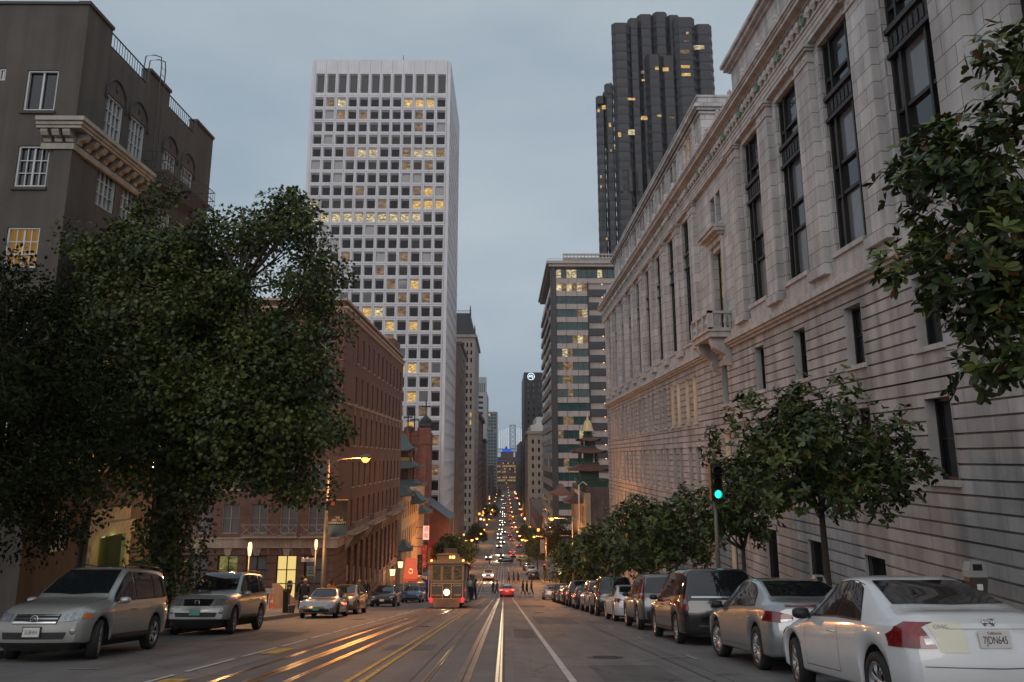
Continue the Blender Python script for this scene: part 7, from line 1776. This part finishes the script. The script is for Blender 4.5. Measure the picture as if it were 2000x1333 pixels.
# shop lights low on both sides near the crossing
for x, y, z, e, c_ in ((-13.5, 116, -18, 200, (1, .6, .25)), (-13.5, 140, -19.5, 260, (1, .55, .2)), (-14, 160, -21, 260, (1, .55, .2)), (12, 131.5, -17.5, 160, (1, .5, .2)), (11.5, 150, -20, 160, (1, .6, .3))): point(x, y, z, e, c_, .25)
w = MB(); w.ext([(9.8, -17.9), (12.5, -17.9), (12.2, -16.3), (11.1, -15.3), (10.2, -16.3)], 'y', 133.0, 133.6); tag(w.build('red_awning', M['redlit']), 'small red lit awning under the trees at the right corner of the crossing', 'awning')
w = MB(); w.box(8.3, 8.75, 131, 131.2, rz(131)+1.4, rz(131)+2.3); tag(w.build('lit_kiosk_sign', lamp_mat('kiosk_glow', (.9, .95, .5), 3)), 'small lit yellow-green box sign by the crossing on the right', 'sign')

spot(-3.3, 146, rz(146)+.9, 420, -2.5, 120, rz(120), (1, .8, .5), 80); spot(-2.1, 146, rz(146)+.9, 420, -1.2, 120, rz(120), (1, .8, .5), 80)
point(.36, 108.6, rz(109)+.75, 30, (1, .08, .05), .3)
for y in (266, 300, 372, 440): spot(-1.5, y, rz(y)+.9, 5000, -1.5, y-30, rz(y-30), (1, .8, .5), 90)

SG = 'glowing boxes added far down the street'
gm = [lamp_mat('shop_glow_'+n_, c_, st_) for n_, c_, st_ in (('amber', (1, .42, .1), 2.4), ('white', (1, .85, .6), 2.2), ('red', (1, .12, .06), 1.6))]
for side in ('left', 'right'):  # glowing boxes added at random to give the far street its amber glow
    y = 190. if side == 'left' else 300.
    while y < 1100:
        x = (-14.3 if side == 'left' else 12.6)+rr.uniform(-.9, 1.4)*(1 if side == 'left' else -1); z = rz(y)+rr.uniform(1.6, 8.5); w_ = rr.uniform(.12, .42)*(1+y/900); h_ = rr.uniform(.12, .4)*(1+y/900)
        w = MB(); w.box(x-w_, x+w_, y, y+.3, z, z+h_*2); o = w.build('added_glow_box', gm[rr.choice((0, 0, 0, 1, 2))]); tag(o, 'small glowing box added low on the far %s side of the street' % side, 'sign', SG+', '+side)
        y += rr.choice((5, 8, 14, 26, 38))*rr.uniform(.8, 1.2)*(1+y/1500)

# ================================================================== PEOPLE
SKINM = mat('skin', (.30, .17, .11), .6, var=.05)
_cl = {}
def cloth(c):
    k = tuple(c)
    if k not in _cl: _cl[k] = mat('clothing', c, .85, var=.15, scale=9)
    return _cl[k]
def person(label, x, y, h=1.75, stride=.0, arms=(.0, .0), top=(.03, .03, .035), legs=(.03, .035, .06), hair=(.02, .015, .012), heading=0., z=None, long_hair=False, lean=0., group=None, reach=None):
    """one continuous skinned body; stride = half step, arms = (left swing, right swing)"""
    base = (x, y, rz(y) if z is None else z)
    nodes = [((0, 0, .95), .145), ((0, .01, 1.12), .125), ((0, .01, 1.32), .15), ((0, .0, 1.45), .095), ((0, .01, 1.53), .055), ((0, .03, 1.62), .082), ((0, .03, 1.70), .088), ((0, .02, 1.765), .05)]
    edges = [(i, i+1) for i in range(7)]
    for s in (-1, 1):
        st_ = stride*s; n = len(nodes)
        nodes += [((s*.09, 0, .90), .10), ((s*.10, st_*.55+.02, .50), .062), ((s*.10, st_*1.0-.03, .10), .042), ((s*.115, st_+.10, .035), .036)]
        edges += [(0, n), (n, n+1), (n+1, n+2), (n+2, n+3)]
        a = arms[0] if s < 0 else arms[1]; n = len(nodes)
        if reach and s == reach[0]:
            nodes += [((s*.19, 0, 1.42), .06), ((s*.30, .12, 1.45), .046), ((s*.36, .30, 1.58), .034), ((s*.36, .36, 1.62), .028)]
        else: nodes += [((s*.19, 0, 1.42), .06), ((s*.25, a*.35-.02, 1.14), .046), ((s*.26, a*.8+.05, .92), .033), ((s*.26, a*.9+.07, .85), .030)]
        edges += [(2, n), (n, n+1), (n+1, n+2), (n+2, n+3)]
    k = h/1.79
    me = bpy.data.meshes.new('person'); me.from_pydata([(p[0][0]*k, (p[0][1]+lean*max(0, p[0][2]-.9))*k, p[0][2]*k) for p in nodes], edges, [])
    o = bpy.data.objects.new('person', me); COL.objects.link(o)
    sk = o.modifiers.new('s', 'SKIN'); ss = o.modifiers.new('b', 'SUBSURF'); ss.levels = 1
    for i, (p, r_) in enumerate(nodes): me.skin_vertices[0].data[i].radius = (r_*k*1.22, r_*k*1.1)
    me.skin_vertices[0].data[0].use_root = True
    dg = bpy.context.evaluated_depsgraph_get(); bm_ = bpy.data.meshes.new_from_object(o.evaluated_get(dg)); bpy.data.objects.remove(o)
    V = [tuple(v.co) for v in bm_.vertices]; F = [tuple(p.vertices) for p in bm_.polygons]; mb = MB(); mb.v = list(V); mb.f = list(F)
    for p in bm_.polygons:
        c = p.center; zz = c.z/k
        mb.m.append(3 if zz < .075 else 0 if zz < .93 and abs(c.x)/k < .2 else 2 if zz > 1.49 and abs(c.x)/k < .14 else 2 if (zz < .905 and abs(c.x)/k > .2) or (reach and zz > 1.56) else 1)
    for s in (-1, 1):      # fingers and thumb
        n = [p for p, r_ in nodes if p[0]*s > .24][-1]
        for j, (dx, ln) in enumerate(((-.03, .07), (-.01, .085), (.01, .08), (.03, .065))): mb.tube([((n[0])*k, (n[1]+dx+lean*max(0, n[2]-.9))*k, n[2]*k), ((n[0]-s*.015)*k, (n[1]+dx*1.2+lean*max(0, n[2]-.9))*k, (n[2]-ln)*k)], .009*k, 5, 2)
        mb.tube([(n[0]*k, (n[1]+.02)*k, (n[2]+.02)*k), ((n[0]-s*.03)*k, (n[1]+.055)*k, (n[2]-.03)*k)], .010*k, 5, 2)
    mb.tube([(0, .10*k, 1.665*k), (0, .135*k, 1.645*k), (0, .115*k, 1.635*k)], [.012*k, .016*k, .01*k], 5, 2)
    bpy.data.meshes.remove(bm_)
    b = mb.build('person', [cloth(legs), cloth(top), SKINM, M['black']], None, True); b.location = base; b.rotation_euler = (0, 0, heading)
    b.scale = (1.22, 1.2, 1); tag(b, label, 'person', group)
    q = MB(); q.lathe([(.0, 1.80), (.05, 1.79), (.092, 1.745), (.102, 1.69), (.098, 1.63), (.07, 1.58)] if not long_hair else [(.0, 1.80), (.05, 1.79), (.095, 1.745), (.108, 1.69), (.115, 1.58), (.125, 1.45), (.10, 1.38)], (0, -.005, 0), 14)
    q.v = [(a*k, (b_-.02 if b_ < .03 else b_*.35-.0)*k+lean*(c-.9)*k, c*k) for a, b_, c in q.v]
    hr = q.build('hair', cloth(hair), None, True); hr.parent = b
    return b
PW_ = 'people on the pavement by the brick block'; PX = 'people walking over the crossing'
person('person in a black jacket seen from behind at the brick corner', -11.15, 48.2, 1.78, .05, top=(.015, .015, .02), group=PW_, z=rz(48.2)+.14)
person('person in a dark coat and pale scarf next to the black-jacketed person', -10.9, 47.6, 1.62, .05, top=(.05, .05, .06), hair=(.2, .2, .2), heading=pi, group=PW_, z=rz(47.6)+.14)
person('person with curly hair and a tan top behind the silver convertible', -11.5, 57.6, 1.72, .0, top=(.32, .18, .10), hair=(.05, .02, .012), heading=1, group=PW_, long_hair=True, z=rz(57.6)+.14)
person('white-haired person walking behind the dark gold hatchback', -11.0, 66, 1.7, .1, top=(.05, .045, .04), hair=(.5, .5, .48), heading=pi, group=PW_, z=rz(66)+.14)
person('long-haired person in a black top and jeans walking towards the camera', -11.2, 70.5, 1.72, .16, (-.15, .15), top=(.012, .012, .014), legs=(.04, .06, .12), heading=pi, group=PW_, long_hair=True, z=rz(70.5)+.14)
person('grey-shirted person hanging from the right side of the cable car', XC+1.5, YC+3.1, 1.74, .08, top=(.20, .19, .18), legs=(.05, .06, .09), heading=pi+.4, z=rz(YC+3.1)+.42, reach=(1,), group='riders on the cable car')
person('dark-clothed rider leaning out behind the grey-shirted one on the cable car', XC+1.62, YC+4.4, 1.74, .1, top=(.02, .02, .022), heading=pi-.5, z=rz(YC+4.4)+.42, reach=(-1,), lean=.15, group='riders on the cable car')
person('rider in blue and white on the left step of the cable car', XC-1.45, YC+2.8, 1.7, .05, top=(.03, .04, .2), heading=pi, z=rz(YC+2.8)+.42, reach=(1,), group='riders on the cable car')
q = MB(); q.lathe([(0, -.2), (.16, -.16), (.19, 0), (.13, .2), (0, .24)], (0, 0, 0), 10); q.v = [(a*1.1, b_*.55, c) for a, b_, c in q.v]; bag = q.build('shoulder_bag', M['white'], None, True); bag.location = (XC+1.38, YC+2.85, rz(YC+3)+1.55); tag(bag, 'white shoulder bag carried by the grey-shirted rider', 'bag')
for lab, x, y, t_, l_, hd_, sr in (('left one of two people crossing behind the cable car', -1.45, 115.6, (.03, .03, .03), (.03, .03, .04), 1.3, .16), ('right one of two people crossing behind the cable car', -.95, 115.4, (.06, .05, .05), (.05, .05, .06), 1.4, .22),
    ('person in a red coat, leftmost of three on the far crosswalk', .75, 136.2, (.30, .06, .04), (.05, .03, .03), -1.4, .18), ('person in a brown jacket, middle of three on the far crosswalk', 1.5, 135.2, (.16, .08, .05), (.10, .07, .05), -1.4, .18),
    ('person in a dark maroon coat, rightmost of three on the far crosswalk', 2.2, 135.8, (.08, .03, .025), (.05, .03, .03), -1.4, .15), ('person in black carrying a white bag on the near crosswalk', 2.5, 114.6, (.012, .012, .014), (.012, .012, .014), 1.5, .2),
    ('person in black beside the bag carriers on the near crosswalk', 3.0, 113.9, (.02, .02, .02), (.02, .02, .02), 1.5, .15), ('person in dark grey with a white bag, rightmost on the near crosswalk', 3.6, 113.8, (.04, .04, .04), (.02, .02, .02), 1.6, .2),
    ('person standing on the right pavement corner past the crossing', 6.9, 145, (.02, .02, .02), (.02, .02, .02), 0, .0), ('distant person crossing on the left of the dashed crosswalk', -3.7, 217.5, (.02, .02, .02), (.02, .02, .02), 1.5, .15), ('distant person crossing on the right of the dashed crosswalk', 4.2, 217, (.02, .02, .02), (.02, .02, .02), 1.5, .15)):
    person(lab, x, y, 1.74, sr, (sr*.6, -sr*.6), top=t_, legs=l_, heading=hd_, group=PX if y < 220 and lab.find('crossing') > -1 and False else None, z=rz(y)+.02 if abs(x) < 6 else rz(y)+.15)
for x, y, lab in ((2.15, 114.4, 'white carrier bag held by the person in black'), (3.35, 113.6, 'white carrier bag held by the rightmost person')):
    q = MB(); z = rz(y); q.hexa([(x-.16, y-.08, z+.35), (x+.16, y-.08, z+.35), (x+.16, y+.08, z+.35), (x-.16, y+.08, z+.35), (x-.2, y-.1, z+.78), (x+.2, y-.1, z+.78), (x+.2, y+.1, z+.78), (x-.2, y+.1, z+.78)]); q.tube([(x-.1, y, z+.78), (x, y, z+.95), (x+.1, y, z+.78)], .012, 4); tag(q.build('carrier_bag', M['white']), lab, 'bag')

# ---- thin evening haze round the whole scene
hz = MB(); hz.box(-9200, 9200, -120, 9200, -48.6, 186); ho = hz.build('haze', newmat('haze_air')[0]); tag(ho, 'thin evening haze over the street and bay', 'haze', kind='stuff')
hm = bpy.data.materials['haze_air']; hm.node_tree.nodes.clear()
vo_ = hm.node_tree.nodes.new('ShaderNodeVolumePrincipled'); om_ = hm.node_tree.nodes.new('ShaderNodeOutputMaterial')
vo_.inputs['Color'].default_value = (.86, .92, 1, 1); vo_.inputs['Density'].default_value = .00012; vo_.inputs['Anisotropy'].default_value = .2
hm.node_tree.links.new(vo_.outputs[0], om_.inputs['Volume'])
SC.cycles.volume_bounces = 0
